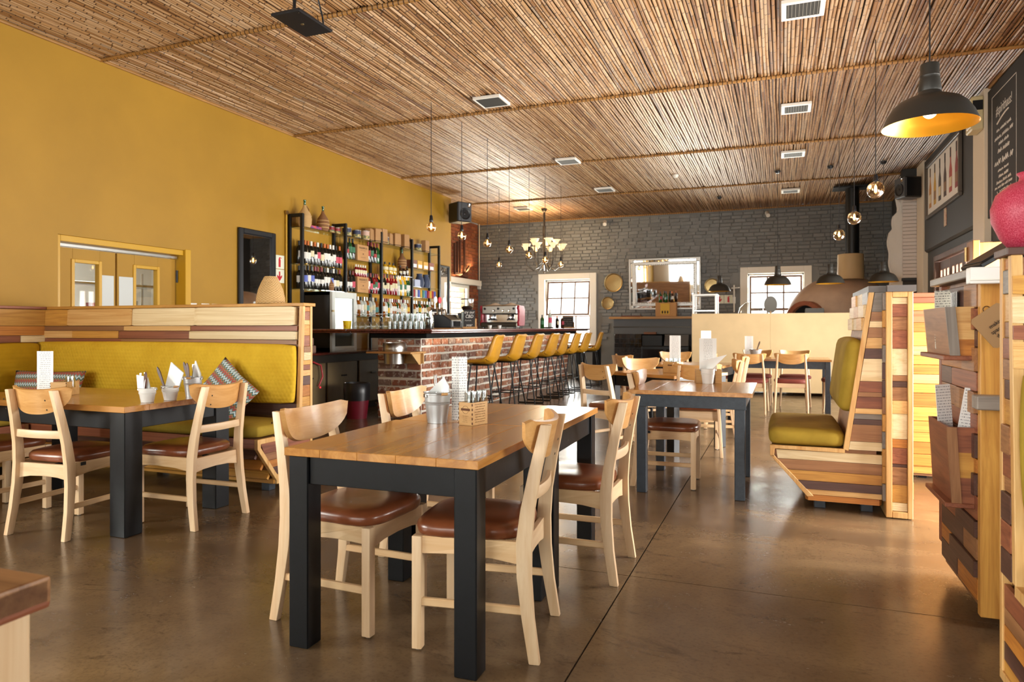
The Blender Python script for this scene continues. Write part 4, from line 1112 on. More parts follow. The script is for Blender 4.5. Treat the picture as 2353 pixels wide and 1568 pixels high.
for i, (lb_, x, y, a) in enumerate([('slim maroon-seated chair in front of the far table, nearer the booth', .13, 10.56, 90), ('slim maroon-seated chair in front of the far table, left of its twin', -.40, 10.42, 86),
        ('slim chair at the right end of the far table half hidden by the booth', .78, 10.98, 178), ('slim chair behind the far table under the counter, right one', .2, 11.55, -90),
        ('slim chair behind the far table under the counter, left one', -.36, 11.55, -92), ('slim chair at the left end of the far table', -.85, 11.2, 10)]):
    if i == 0: sc_['label'] = lb_; sc_.location = (x, y, 0); sc_.rotation_euler = (0, 0, rd(a))
    else: dup(sc_, lb_, (x, y, 0), rd(a))
# blurred chair and table corner in the bottom left foreground
fc = thing('corner_table', 'thick dark table corner at the bottom left edge, nearest the lens', 'table', (-1.235, .868, 0), math.radians(2))
ob('top', MB().box(-.8, 0, -.7, 0, .70, .75).mesh('top', wd('brown', 'X', False), bevel=.006), fc)
ob('top_batten', MB().box(-.055, .0, -.7, .0, .692, .7495).mesh('top_batten', wd('red', 'Y', False), bevel=.008), fc)
for x in (-.74, -.062):
    for y in (-.63, -.062): ob('leg', MB().box(x - .04, x + .04, y - .04, y + .04, 0, .70).mesh('leg', M['beech'], bevel=.006), fc)
# ------------------------------------------------------------------ the bar
bb = thing('brick_bar', 'brick bar front with lime mortar under the dark bar top', 'bar', (0, 0, 0))
ob('mortar_bed', MB().box(-4.62, -4.375, 7.975, 14.62, 0, 1.062).box(-5.02, -4.62, 7.975, 8.22, 0, 1.062).mesh('mortar_bed', M['mortar']), bb)
brickwork(bb, 'y', 7.98, -1, -5.03, -4.36, .0, 1.061, .235, .106, M['barbrick'], 60, joint=.03, proud=.024, jitter=.007)
brickwork(bb, 'x', -4.38, 1, 7.98, 14.63, .0, 1.061, .23, .106, M['barbrick'], 296, joint=.03, proud=.024, jitter=.007, order=lambda c: c[0])
ob('fascia', MB().cbox(-4.40, -4.22, 7.84, 14.75, 1.062, 1.125, .004).cbox(-5.06, -4.4, 7.84, 8.0, 1.0625, 1.1245, .004).mesh('fascia', plain('matt_black_fascia', '#131313', .7, spec=.15)), bb)
for y in (8.3, 10.2, 12.2, 13.4): ob('conduit_clip', MB().lathe([(.012, 0), (.015, .006), (.0, .012)], 8).xf(Matrix.Rotation(PI / 2, 4, 'Y')).mesh('conduit_clip', M['chrome']), bb, (-4.22, y, 1.085))
ledl = area('bar_led_strip', (-4.30, 11.3, 1.058), (0.05, 0, -1), .03, 6.4, 4.5, (1, .75, .45)); ledl.rotation_euler = (0, math.radians(8), 0)
led2 = area('shelf_led_strip', (-6.3, 10.3, 2.08), (0, 0, -1), .03, .9, 3, (1, .75, .3)); led2.rotation_euler = (0, 0, 0)
bt = thing('bar_counter', 'long dark mahogany bar top with moulded edge', 'worktop', (0, 0, 0))
ob('top', MB().cbox(-5.35, -4.08, 7.72, 15.35, 1.15, 1.18, .006).mesh('top', M['bartop']), bt)
ob('moulding', MB().cbox(-5.3, -4.10, 7.745, 15.32, 1.126, 1.1495, .008).mesh('moulding', M['bartop']), bt)
ob('flap', MB().cbox(-6.05, -5.354, 7.72, 8.25, 1.15, 1.18, .006).cbox(-6.05, -5.304, 7.745, 8.22, 1.126, 1.1495, .008).mesh('flap', M['bartop']), bt)
# bucket on a bracket shelf
bs = thing('bracket_shelf', 'small ply bracket shelf on the brick bar end', 'shelf', (-4.61, 7.94, .87))
ob('board', MB().cbox(-.32, .33, -.40, 0, 0, .022, .003).mesh('board', M['oak']), bs)
ob('bracket', MB().prism([(-.26, 0), (-.02, 0), (-.02, -.15), (-.06, -.15)], 'x', .24, .26).mesh('bracket', M['ply']), bs)
ob('back_board', MB().cbox(-.1, .3, -.018, 0, -.14, 0, .002).mesh('back_board', M['ply']), bs)
def pail(name, label, cat, mat, r0, r1, h, loc, rz=0, handle=True, grip='oak', group=None, ribs=(.62, .68), up=False):
    t = thing(name, label, cat, loc, rz, group)
    def rr(f): return r0 + (r1 - r0) * f
    pr = [(0, .003), (r0, 0), (r0, .004)]
    for f in (.3, ribs[0] - .02): pr.append((rr(f), h * f))
    for k in ribs: pr += [(rr(k) + .002, h * k - .003), (rr(k) + .003, h * k), (rr(k) + .001, h * (k + .02))]
    pr += [(rr(.97), h * .97), (r1 + .003, h * .985), (r1 + .004, h), (r1 - .002, h), (rr(.95) - .003, h * .93), (r0 * .95, .012), (0, .012)]
    ob('body', MB().lathe(pr, 28).mesh('body', mat, smooth=40), t)
    for s in (-1, 1): ob('ear', MB().cbox(s * (r1 + .002) - .004, s * (r1 + .002) + .004, -.012, .012, h * .84, h * .96, .002).mesh('ear', M['steel']), t)
    if handle:
        n = 14; hp = []
        for k in range(n + 1):
            a = PI * k / n; hp.append((math.cos(a) * (r1 + .004), -math.sin(a) * r1 * 1.06, h * .93 + math.sin(a) * (r1 * .35 if up else h * .02)))
        hd = ob('handle', MB().tube(hp, .0018, 6).mesh('handle', M['steel'], smooth=60), t)
        if grip:
            ob('grip', MB().tube([hp[6], hp[7], hp[8]], .0065, 10).mesh('grip', M[grip], smooth=50), hd)
    return t
pail('steel_bucket', 'large polished steel bucket hanging in the bracket shelf on the bar end', 'bucket', M['steel'], .125, .145, .27, (-4.64, 7.75, .735), .6, True, None, up=True)
# waste bin with liner
bn = thing('waste_bin', 'red plastic bin with black liner beside the brick bar end', 'bin', (-5.24, 7.8, 0))
ob('body', MB().lathe([(0, 0), (.13, 0), (.165, .30), (.16, .30)], 18).mesh('body', M['binred'], smooth=40), bn)
ob('liner', MB().lathe([(.168, .24), (.172, .33), (.176, .46), (.16, .47), (.14, .4)], 18).mesh('liner', M['blackplastic'], smooth=60), bn)
tag(ob('bin_roll', MB().lathe([(0, 0), (.09, 0), (.1, .62), (.08, .63), (0, .6)], 14).mesh('bin_roll', M['black'], smooth=40), None, (-5.08, 8.38, 0)), 'tall dark bin behind the brick bar end', 'bin')
# back counter with cabinet doors
bc = thing('back_counter', 'low back bar counter with old cream cabinet doors in shadow', 'counter', (0, 0, 0))
ob('worktop', MB().cbox(-6.38, -5.68, 7.0, 12.4, .83, .86, .004).mesh('worktop', M['bartop']), bc)
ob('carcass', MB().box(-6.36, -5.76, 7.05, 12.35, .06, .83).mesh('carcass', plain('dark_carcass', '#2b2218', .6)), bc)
ob('plinth', MB().box(-6.3, -5.82, 7.1, 12.3, 0, .06).mesh('plinth', M['black']), bc)
for k in range(7):
    y = 7.1 + k * .75
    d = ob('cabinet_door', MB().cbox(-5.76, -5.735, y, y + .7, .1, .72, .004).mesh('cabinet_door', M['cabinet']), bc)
    ob('handle', MB().cbox(-5.735, -5.715, y + .3, y + .42, .52, .54, .004).mesh('handle', M['blackmetal']), d)
# glass door fridge
fg = thing('bottle_fridge', 'black counter fridge with white framed glass door full of bottles', 'fridge', (-6.13, 8.45, .86))
x0, x1, y0, y1, h = -.25, .25, -.3, .3, .85
m = MB().box(x0, x1 - .05, y0, y0 + .03, 0, h).box(x0, x1 - .05, y1 - .03, y1, 0, h).box(x0, x1 - .05, y0, y1, 0, .05).box(x0, x1 - .05, y0, y1, h - .05, h).box(x0, x0 + .03, y0, y1, 0, h)
ob('cabinet', m.mesh('cabinet', M['black']), fg)
m = MB()
for a, b, c, d in ((y0, y0 + .07, 0, h), (y1 - .07, y1, 0, h), (y0 + .07, y1 - .07, 0, .07), (y0 + .07, y1 - .07, h - .09, h)): m.cbox(x1 - .045, x1, a, b, c, d, .004)
dd = ob('door', m.mesh('door', plain('white_fridge_frame', '#c9ccc6', .4)), fg)
ob('pane', MB().box(x1 - .025, x1 - .02, y0 + .07, y1 - .07, .07, h - .09).mesh('pane', M['fridgeglass']), dd)
ob('hinge', MB().cbox(x1 - .02, x1 + .006, y0 + .0, y0 + .04, h * .66, h * .69, .002).mesh('hinge', M['brass']), dd)
for z in (.3, .55): ob('wire_shelf', MB().cbox(x0 + .03, x1 - .06, y0 + .03, y1 - .03, z, z + .01).mesh('wire_shelf', M['steel']), fg)

# ------------------------------------------------------------------ back bar shelving
FY = [7.85, 8.87, 9.88, 10.9, 11.95]; SX0, SX1 = XL + .01, -6.14
sh = thing('back_bar_shelves', 'black framed back bar shelving with glass shelves on the mustard wall', 'shelving', (0, 0, 0))
for y in FY:
    f = ob('upright_frame', MB().cbox(SX1 - .045, SX1, y - .02, y + .02, .86, 2.78, .003).cbox(SX0, SX0 + .04, y - .02, y + .02, .86, 2.78, .003).cbox(SX0 + .04, SX1 - .045, y - .02, y + .02, 2.735, 2.78, .003).mesh('upright_frame', M['blackmetal']), sh)
    for z in (1.36, 1.73, 2.06, 2.24, 2.58): ob('bolt', MB().lathe([(.008, 0), (.006, .004)], 8).xf(Matrix.Rotation(PI / 2, 4, 'Y')).mesh('bolt', M['chrome']), f, (SX1, y, z))
    ob('tie_bar', MB().tube([(SX0 + .03, y + .03, 2.6), (SX1 - .02, y + .03, 2.6)], .005, 6).mesh('tie_bar', M['blackmetal']), f)
LV = [[2.60, 2.09, 1.74], [2.60, 2.25, 1.75, 1.38], [2.60, 2.10, 1.755, 1.38], [2.60, 2.27, 1.94, 1.75, 1.38]]
for b, lv in enumerate(LV):
    for z in lv: ob('glass_shelf', MB().box(SX0 + .005, SX1 - .004, FY[b] + .022, FY[b + 1] - .022, z - .008, z).mesh('glass_shelf', M['shelfglass']), sh)
# bottle kinds
GL = dict(dark=plain('dark_bottle_glass', '#10120d', .12, spec=.7), green=plain('green_bottle_glass', '#1d4a1c', .1, spec=.7), amber=plain('amber_spirit', '#8a4a12', .1, spec=.7),
          clear=plain('clear_spirit', '#b9bdb4', .12, spec=.7), red=plain('red_spirit', '#7d1218', .1, spec=.7), yellow=plain('yellow_spirit', '#c99b16', .1, spec=.7), brown=plain('brown_spirit', '#3a2011', .1, spec=.7))
CAPC = dict(black=M['black'], white=M['white'], red=plain('wine_capsule_red', '#7b1f22', .4), orange=plain('copper_capsule', '#b5612c', .4, .5), silver=M['steel'], gold=M['gold'])
LBC = dict(white=plain('white_label', '#dedbd2', .6), cream=plain('cream_label', '#d9cfa8', .6), pink=plain('pink_label', '#c5485c', .6), green=plain('green_label', '#2f6b47', .6), red=plain('red_label', '#a52b2e', .6), blue=plain('blue_label', '#5566b5', .6), teal=plain('teal_label', '#4d8f8a', .6), yellow=plain('yellow_label', '#d4a928', .6))
PR = dict(wine=[(.0, .002), (.034, 0), (.037, .006), (.037, .19), (.030, .215), (.0145, .235), (.0135, .29), (.0, .29)],
          spirit=[(.0, .002), (.036, 0), (.04, .006), (.04, .175), (.034, .2), (.015, .225), (.014, .27), (.0, .27)],
          tall=[(.0, .002), (.031, 0), (.034, .006), (.033, .2), (.022, .235), (.013, .255), (.013, .30), (.0, .30)],
          small=[(.0, .002), (.026, 0), (.029, .005), (.029, .11), (.02, .135), (.011, .15), (.011, .185), (.0, .185)],
          squat=[(.0, .002), (.05, 0), (.055, .008), (.052, .12), (.03, .15), (.015, .165), (.014, .2), (.0, .2)],
          can=[(.0, .002), (.028, 0), (.031, .008), (.031, .13), (.026, .14), (.0, .138)])
_bc = {}
def bottle(kind, g, cap, lab, loc, label, group, s=1.0, lz=None):
    H = PR[kind][-1][1]; key = (kind, g, cap, lab, lz)
    if key not in _bc:
        n = 12; r = max(p[0] for p in PR[kind])
        body = MB().lathe(PR[kind], n).mesh('bottle', GL[g] if kind != 'can' else LBC[lab], smooth=45)
        cm = None if kind == 'can' else MB().lathe([(.0155 if kind != 'small' else .0125, H * .82), (.0155 if kind != 'small' else .0125, H + .004), (0, H + .005)], 10, caps=False).mesh('cap', CAPC[cap], smooth=45)
        l0, l1 = lz or (.3, .58)
        lm = None
        if kind != 'can':
            lq = MB(); lq.grid(lambda u, v: ((r + .0013) * math.cos((u - .5) * 2.5 - .25), (r + .0013) * math.sin((u - .5) * 2.5 - .25), H * (l0 + (l1 - l0) * v)), 8, 1)
            lm = lq.mesh('label', LBC[lab], smooth=60)
        _bc[key] = (body, cm, lm)
    body, cm, lm = _bc[key]
    o = tag(ob('can' if kind == 'can' else 'bottle', body, None, loc, R.uniform(-.45, .45), (s, s, s)), label, 'can' if kind == 'can' else 'bottle', group)
    if cm: ob('cap', cm, o)
    if lm: ob('label', lm, o)
    return o
def shelf_row(bay, z, kinds, group, where, y0=None, y1=None, x=-6.2, noun='bottle'):
    a = (y0 if y0 is not None else FY[bay] + .07); b = (y1 if y1 is not None else FY[bay + 1] - .07); n = len(kinds)
    for i, (k, g, c, l) in enumerate(kinds):
        y = a + (b - a) * (i + .5) / n
        desc = {'dark': 'dark', 'green': 'green', 'amber': 'amber', 'clear': 'clear', 'red': 'red', 'yellow': 'yellow', 'brown': 'brown'}[g]
        what = ('%s can' % l) if k == 'can' else ('%s %s bottle, %s label' % (desc, k, l))
        bottle(k, g, c, l, (x + R.uniform(-.006, .006), y, z), '%s, %s from left, %s' % (what, nth(i), where), group, 1.12 if k in ('wine', 'spirit', 'tall') else 1.0, lz=R.choice([None, (.22, .5), (.34, .6), (.28, .46)]))
def rw(n, kind, gs, cs, ls): return [(kind, R.choice(gs), R.choice(cs), R.choice(ls)) for _ in range(n)]
w1 = rw(12, 'wine', ['dark'], ['black', 'black', 'white', 'orange'], ['white', 'cream', 'white', 'cream', 'white', 'pink'])
shelf_row(0, 2.09, w1, 'wine bottles on the upper shelf', 'upper wine shelf front')
shelf_row(0, 2.09, rw(9, 'wine', ['dark'], ['black', 'white', 'orange'], ['white']), 'wine bottles on the upper shelf', 'upper wine shelf rear', x=-6.31)
shelf_row(0, 1.74, rw(12, 'wine', ['dark'], ['black', 'black', 'white', 'red'], ['white', 'white', 'cream', 'white', 'white', 'blue']), 'wine bottles on the lower shelf', 'lower wine shelf front')
shelf_row(0, 1.74, rw(9, 'wine', ['dark'], ['black', 'white'], ['white']), 'wine bottles on the lower shelf', 'lower wine shelf rear', x=-6.31)
shelf_row(1, 2.25, rw(3, 'wine', ['dark', 'green'], ['black', 'red'], ['green', 'red']), 'liqueur bottles beside the cartons', 'left of the upper carton', y0=8.9, y1=9.16)
shelf_row(1, 2.25, rw(4, 'wine', ['dark', 'green'], ['black', 'red'], ['green', 'red']), 'liqueur bottles beside the cartons', 'right of the upper carton', y0=9.5, y1=9.86)
shelf_row(1, 1.75, rw(3, 'wine', ['dark', 'brown'], ['black', 'red'], ['white', 'pink', 'green']), 'liqueur bottles beside the cartons', 'left of the lower carton', y0=8.9, y1=9.16)
shelf_row(1, 1.75, rw(5, 'wine', ['dark', 'red'], ['red', 'black'], ['white', 'green', 'pink']), 'liqueur bottles beside the cartons', 'right of the lower carton', y0=9.5, y1=9.86)
shelf_row(1, 1.38, rw(10, 'spirit', ['clear', 'clear', 'amber'], ['white', 'silver', 'black'], ['white', 'teal', 'white', 'cream']), 'clear spirits on the lowest shelf', 'lowest shelf by the fridge')
shelf_row(2, 2.10, rw(3, 'squat', ['yellow', 'amber', 'brown'], ['black'], ['yellow', 'cream']), 'squat bottles on the lit shelf', 'squat ones on the lit shelf', y0=9.98, y1=10.4)
shelf_row(2, 2.10, rw(3, 'small', ['brown'], ['white', 'black'], ['cream', 'white']), 'small bottles on the lit shelf', 'small ones on the lit shelf', y0=10.5, y1=10.85)
shelf_row(2, 1.755, rw(6, 'tall', ['red', 'red', 'red', 'dark'], ['black', 'red'], ['white', 'cream']), 'red aperitif bottles', 'red group on the middle shelf', y0=9.92, y1=10.42)
shelf_row(2, 1.755, rw(6, 'tall', ['yellow', 'clear', 'green'], ['gold', 'white', 'silver'], ['white', 'green']), 'pale bottles beside the red aperitifs', 'pale group on the middle shelf', y0=10.44, y1=10.87)
shelf_row(2, 1.38, rw(12, 'spirit', ['green', 'clear', 'clear', 'amber'], ['red', 'white', 'silver'], ['white', 'yellow', 'white', 'cream']), 'spirits on the third bay lowest shelf', 'third bay lowest shelf')
shelf_row(3, 1.75, [('can', 'clear', 'black', c) for c in ('red', 'white', 'blue', 'yellow', 'teal', 'blue', 'red', 'yellow', 'red', 'blue')], 'cans on the last bay', 'can row of the last bay')
shelf_row(3, 1.38, rw(9, 'spirit', ['amber', 'clear', 'brown', 'green'], ['black', 'white', 'silver'], ['white', 'yellow', 'cream']), 'spirits on the last bay lowest shelf', 'last bay lowest shelf')
for i in range(5): bottle('small', 'red', 'white', 'cream', (-6.2, 9.2 + i * .065, 2.0), 'small red bottle with white cap on the lower carton, %s from the left' % nth(i), 'small red bottles on the carton')
# cartons
for k, z in enumerate((2.25, 1.75)):
    ct = thing('carton', ('upper' if k == 0 else 'lower') + ' brown carton with printed name among the liqueur bottles', 'box', (-6.21, 9.33, z), 0, 'printed brown cartons')
    ob('box', MB().cbox(-.14, .06, -.155, .155, 0, .25 if k == 0 else .248, .003).mesh('box', M['card']), ct)
    text(ct, "MASSIMO'S", .046, (.0612, 0, .2), (PI / 2, 0, PI / 2), M['inkdark'])
    for q, (wq, sz) in enumerate(((.16, .014), (.03, .05), (.15, .013))): scrawl(ct, wq, sz, (.0612, 0, .165 - q * .055), (PI / 2, 0, PI / 2), M['ink'], False)
# cans and kraft bags along the top shelf
def tin(y, mat, lbl, r=.07, h=.13):
    t = thing('paint_tin', lbl, 'tin', (-6.24, y, 2.60), R.uniform(0, .5), 'tins on the top shelf')
    ob('body', MB().lathe([(0, 0), (r, 0), (r, h), (0, h)], 18).mesh('body', mat, smooth=40), t)
    ob('lid', MB().lathe([(r + .003, h - .008), (r + .003, h + .003), (r * .8, h + .001), (0, h + .001)], 18).mesh('lid', M['steel'], smooth=40), t)
    ob('label', MB().lathe([(r + .001, h * .12), (r + .001, h * .5)], 18, caps=False).mesh('label', speckle('tin_label_%d' % int(y * 100), '#39543f', '#c9b06a', 30)), t)
navy = plain('navy_tin', '#2d3350', .4)
tin(9.02, navy, 'navy tin with green label, first on the top shelf'); tin(9.28, navy, 'navy tin with green label, second on the top shelf')
tin(9.52, plain('red_white_tin', '#c9a493', .5), 'pale pink and red bag tin between navy tins and kraft bags', .07, .15)
tin(10.14, navy, 'navy tin half hidden between kraft bags', .055); tin(11.25, navy, 'navy tin near the right end of the top shelf', .07)
for k in range(2): tin(8.62 + k * .15, plain('red_tin_%d' % k, '#8f2a30', .4), 'red tin in the shadow behind the wicker bottle, ' + ('left one' if k == 0 else 'right one'), .05, .1)
def bag(y, h, lbl, x=-6.24):
    t = thing('flour_bag', lbl, 'bag', (x, y, 2.60), R.uniform(-.3, .3), 'kraft flour bags on the top shelf')
    m = MB(); w, d = .07, .05
    pr = [(1, 0), (1.04, .3), (1, .7), (.98, .93), (.9, 1.0)]
    v = []; f = []
    for s, z in pr: v += [(-d * s, -w * s, z * h), (d * s, -w * s, z * h), (d * s, w * s, z * h), (-d * s, w * s, z * h)]
    for i in range(4):
        for k in range(4): f.append((i * 4 + k, i * 4 + (k + 1) % 4, i * 4 + 4 + (k + 1) % 4, i * 4 + 4 + k))
    f += [(3, 2, 1, 0), (16, 17, 18, 19)]; m.add(v, f)
    ob('paper', m.mesh('paper', M['kraft'], bevel=.008), t)
    ob('printed_band', MB().cbox(-d * 1.03, d * 1.03, -w * 1.03, w * 1.03, h * .08, h * .14, .002).mesh('printed_band', M['inkdark']), t)
for k, y in enumerate((9.68, 9.84, 10.02, 10.28, 10.45, 10.75, 11.0, 11.5)): bag(y, .21 + .02 * (k % 3), 'kraft flour bag, %s from the left on the top shelf' % nth(k), -6.26 if k % 3 == 0 else -6.22)
# wicker demijohns
def demijohn(lbl, loc, s, dark, handle):
    t = thing('wicker_demijohn', lbl, 'bottle', loc, 0, 'wicker covered bottles')
    ob('basket', MB().lathe([(0, 0), (.07 * s, 0), (.088 * s, .05 * s), (.092 * s, .12 * s), (.075 * s, .19 * s), (.045 * s, .235 * s), (.024 * s, .27 * s), (.02 * s, .30 * s)], 18).mesh('basket', M['wickerdark' if dark else 'wicker'], smooth=60), t)
    ob('neck', MB().lathe([(.017 * s, .29 * s), (.015 * s, .345 * s), (.019 * s, .35 * s), (.019 * s, .37 * s), (0, .375 * s)], 12).mesh('neck', GL['green'], smooth=40), t)
    for k in range(3): ob('woven_band', MB().lathe([(.0925 * s - abs(k - 1) * .004, (.05 + k * .05) * s), (.096 * s - abs(k - 1) * .004, (.056 + k * .05) * s), (.0925 * s - abs(k - 1) * .004, (.062 + k * .05) * s)], 18, caps=False).mesh('woven_band', M['wicker'], smooth=60), t)
    if handle:
        hp = [(0, .02 * s + .07 * s * math.sin(a), .3 * s - .11 * s * a / PI) for a in [PI * k / 8 for k in range(9)]]
        ob('handle', MB().tube(hp, .006 * s, 6).mesh('handle', M['wickerdark'], smooth=60), t)
demijohn('tall wicker bottle with handle on the left end of the top shelf', (-6.22, 7.98, 2.60), 1.05, False, True)
demijohn('round bellied wicker bottle on the top shelf beside the blue box', (-6.24, 8.42, 2.60), 1.0, True, False)
demijohn('wicker bottle standing on the lit shelf of the third bay', (-6.24, 10.68, 2.24), .9, True, False)
demijohn('small wicker flask hanging in front of the lower wine shelf', (-6.16, 8.5, 1.74), .55, True, False)
tag(ob('blue_box', MB().cbox(-.06, .05, -.12, .12, 0, .045, .004).mesh('blue_box', speckle('blue_print', '#2a3a8a', '#c24b50', 18)), None, (-6.22, 8.18, 2.60)), 'flat blue printed box between the two wicker bottles', 'box')
# last bay: boxes, tea tins, blue jugs
for k, (y, c, l) in enumerate(((11.0, '#7d4a3a', 'brown wrapped gift loaf at the left of the last bay'), (11.2, '#d5a236', 'orange and white tea box, left one'), (11.42, '#d5a236', 'orange and white tea box, right one'), (11.65, '#8a4a3a', 'brown tea box right of the orange boxes'))):
    t = thing('tea_box', l, 'box', (-6.22, y, 2.27), 0, 'boxes on the last bay')
    ob('carton', MB().cbox(-.06, .06, -.09, .09, 0, .15, .004).mesh('carton', plain('tea_box_%d' % k, c, .5)), t)
    ob('panel', MB().cbox(.06, .0615, -.07, .07, .02, .08, .0004).mesh('panel', M['paper']), t)
tag(ob('blue_jug', MB().lathe([(0, 0), (.07, 0), (.09, .08), (.07, .17), (.05, .22), (.055, .25), (.05, .25)], 16).mesh('blue_jug', plain('denim_bag_blue', '#36415c', .6), smooth=50), None, (-6.22, 11.28, 1.94)), 'dark blue jug on the last bay, left one', 'jug', 'blue jugs')
tag(ob('blue_jug', bpy.data.meshes['blue_jug'], None, (-6.22, 11.52, 1.94), 1.), 'dark blue jug on the last bay, right one', 'jug', 'blue jugs')
tag(ob('pale_box', MB().cbox(-.06, .06, -.1, .1, 0, .13, .004).mesh('pale_box', plain('pale_blue_box', '#a9b3cc', .5)), None, (-6.15 - .05, 11.07, 1.94)), 'pale blue box left of the blue jugs', 'box')
# switch plates, conduit, signs, mirrors
def sign(lbl, loc, rz, w, h, vertical=True):
    t = thing('fire_sign', lbl, 'sign', loc, rz)
    parts = [(0, h / 4), (0, -h / 4)] if vertical else [(-w / 4, 0), (w / 4, 0)]; q = h / 2 if vertical else w / 2
    for i, (a, b) in enumerate(parts):
        pw = (w if vertical else q) / 2 - .004; ph = (q if vertical else h) / 2 - .004
        p = ob('panel', MB().cbox(a - pw, a + pw, -.004, 0, b - ph, b + ph, .001).mesh('panel', M['signcream']), t)
        s = min(pw, ph) * 1.5
        arrow = (i == 1) if vertical else (i == 0)
        if arrow:
            ar = [(-.10, .45), (.10, .45), (.10, -.05), (.36, .12), (.36, -.08), (0, -.5), (-.36, -.08), (-.36, .12), (-.10, -.05)]
            ob('arrow', MB().prism([(a + x * s, b + z * s) for x, z in ar], 'y', -.006, -.004).mesh('arrow', M['signred']), p)
        else:
            ex = [(-.15, -.5), (.15, -.5), (.15, .2), (.08, .32), (.08, .4), (.28, .34), (.28, .42), (.06, .48), (-.06, .48), (-.15, .25)]
            ob('extinguisher', MB().prism([(a + x * s, b + z * s) for x, z in ex], 'y', -.006, -.004).mesh('extinguisher', M['signred']), p)
    return t
sign('fire extinguisher sign with red arrow beside the black framed mirror', (XL + .002, 7.668, 2.0), PI / 2, .2, .385)
sign('faded fire extinguisher sign at the far end of the mustard wall', (XL + .002, 12.88, 1.95), PI / 2, .14, .42)
def framed_mirror(lbl, y0, y1, z0, z1, fw):
    t = thing('wall_mirror', lbl, 'mirror', (XL, (y0 + y1) / 2, (z0 + z1) / 2)); Y, Z = (y1 - y0) / 2, (z1 - z0) / 2
    m = MB()
    for a, b, c, d in ((-Y, -Y + fw, -Z, Z), (Y - fw, Y, -Z, Z), (-Y + fw, Y - fw, Z - fw, Z), (-Y + fw, Y - fw, -Z, -Z + fw)):
        m.cbox(.0, .045, a, b, c, d, .012)
    ob('frame', m.mesh('frame', M['black']), t)
    ob('glass', MB().box(.01, .018, -Y + fw * .8, Y - fw * .8, -Z + fw * .8, Z - fw * .8).mesh('glass', M['mirror']), t)
framed_mirror('tall black framed mirror on the mustard wall by the wicker lampshade', 6.88, 7.56, 1.40, 2.47, .075)
framed_mirror('narrow black framed mirror at the far end of the back bar', 12.38, 12.82, 1.45, 2.46, .04)
for k, y in enumerate((6.17, 6.36, 6.52, 6.70)):
    s_ = thing('light_switch', 'white light switch plate on the mustard wall, %s from the door' % nth(k), 'switch', (XL, y, 1.44), 0, 'switch plates')
    ob('plate', MB().cbox(0, .008, -.06, .06, -.045, .045, .003).mesh('plate', M['white']), s_)
    ob('rocker', MB().cbox(.008, .013, -.02, .02, -.02, .02, .002).mesh('rocker', M['enamel']), s_)
cd = thing('wall_conduit', 'mustard painted conduit pipe running up beside the back bar', 'pipe', (XL + .02, 7.79, 0))
ob('pipe', MB().tube([(0, 0, 0), (0, 0, 2.78)], .014, 8).mesh('pipe', M['yellow_gloss'], smooth=50), cd)
ob('junction', MB().lathe([(0, 0), (.03, 0), (.03, .02), (0, .02)], 12).xf(Matrix.Rotation(PI / 2, 4, 'Y')).mesh('junction', M['brass'], smooth=40), cd, (0, -.0, 2.79))
# wicker lampshade on the bench cap
lp = thing('wicker_lampshade', 'conical woven wicker lampshade on the cap of the long bench', 'lampshade', (-3.79, 4.44, 1.392))
ob('shade', MB().lathe([(.112, 0), (.108, .05), (.095, .11), (.07, .17), (.045, .215), (.043, .215), (.068, .168), (.09, .11), (.104, .05), (.108, 0)], 28, caps=False).mesh('shade', M['wickerweave'] if 'wickerweave' in M else M['wicker'], smooth=60), lp)
for k in range(9):
    z = .01 + k * .024; r = .112 - .067 * (z / .215) ** 1.5 + .001
    ob('woven_ring', MB().lathe([(r, z - .004), (r + .003, z), (r, z + .004)], 28, caps=False).mesh('woven_ring', M['wicker'], smooth=60), lp)
# ------------------------------------------------------------------ on the bar
BZ = 1.181
wg = MB().lathe([(.036, 0), (.041, .02), (.040, .06), (.026, .088), (.006, .1), (.004, .11), (.004, .185), (.012, .192), (.034, .197), (.034, .2), (0, .2)], 16, caps=False).mesh('wine_glass', M['glass'], smooth=60)
k = 0
for j in range(2):
    for i in range(6):
        tag(ob('wine_glass', wg, None, (-5.33 + i * .092 + j * .04, 7.92 + j * .1, BZ)), 'upturned stemmed wine glass on the bar end, %s from the left in the %s row' % (nth(i), 'front' if j == 0 else 'rear'), 'glass', 'upturned wine glasses on the bar')
tb = MB().lathe([(.035, 0), (.036, .004), (.031, .1), (.0, .1)], 14, caps=False).lathe([(.032, 0), (.028, .095)], 14, caps=False).mesh('tumbler', M['glass'], smooth=45)
for l in range(2):
    for j in range(3):
        for i in range(7 if l == 0 else 6):
            tag(ob('tumbler', tb, None, (-4.80 + i * .078 + l * .03, 7.9 + j * .09, BZ + l * .1015)), 'upturned tumbler %s the bar, %s from the left, row %s' % ('stacked above the others on' if l else 'standing on', nth(i), ('front', 'middle', 'rear')[j]), 'glass', 'upturned tumblers on the bar')
yp = thing('yellow_pot', 'small bright yellow pot at the left end of the bar glasses', 'pot', (-5.46, 7.9, BZ))
ob('pot', MB().lathe([(0, 0), (.048, 0), (.06, .11), (.056, .11), (.045, .01), (0, .01)], 18).mesh('pot', plain('yellow_enamel', '#e8c800', .4), smooth=40), yp)
ob('printed_panel', MB().cbox(-.02, .02, -.061, -.057, .03, .05, .0005).mesh('printed_panel', M['gold']), yp)
jg = thing('glass_jug', 'clear glass beer jug with dark drink at the right end of the glasses', 'jug', (-4.24, 7.95, BZ))
ob('jug', MB().lathe([(.05, .012), (.055, .02), (.06, .1), (.05, .17), (.058, .2)], 18, caps=False).mesh('jug', M['glass'], smooth=60), jg)
ob('drink', MB().lathe([(0, .014), (.048, .014), (.055, .1), (.046, .15), (0, .15)], 18).mesh('drink', GL['dark'], smooth=50), jg)
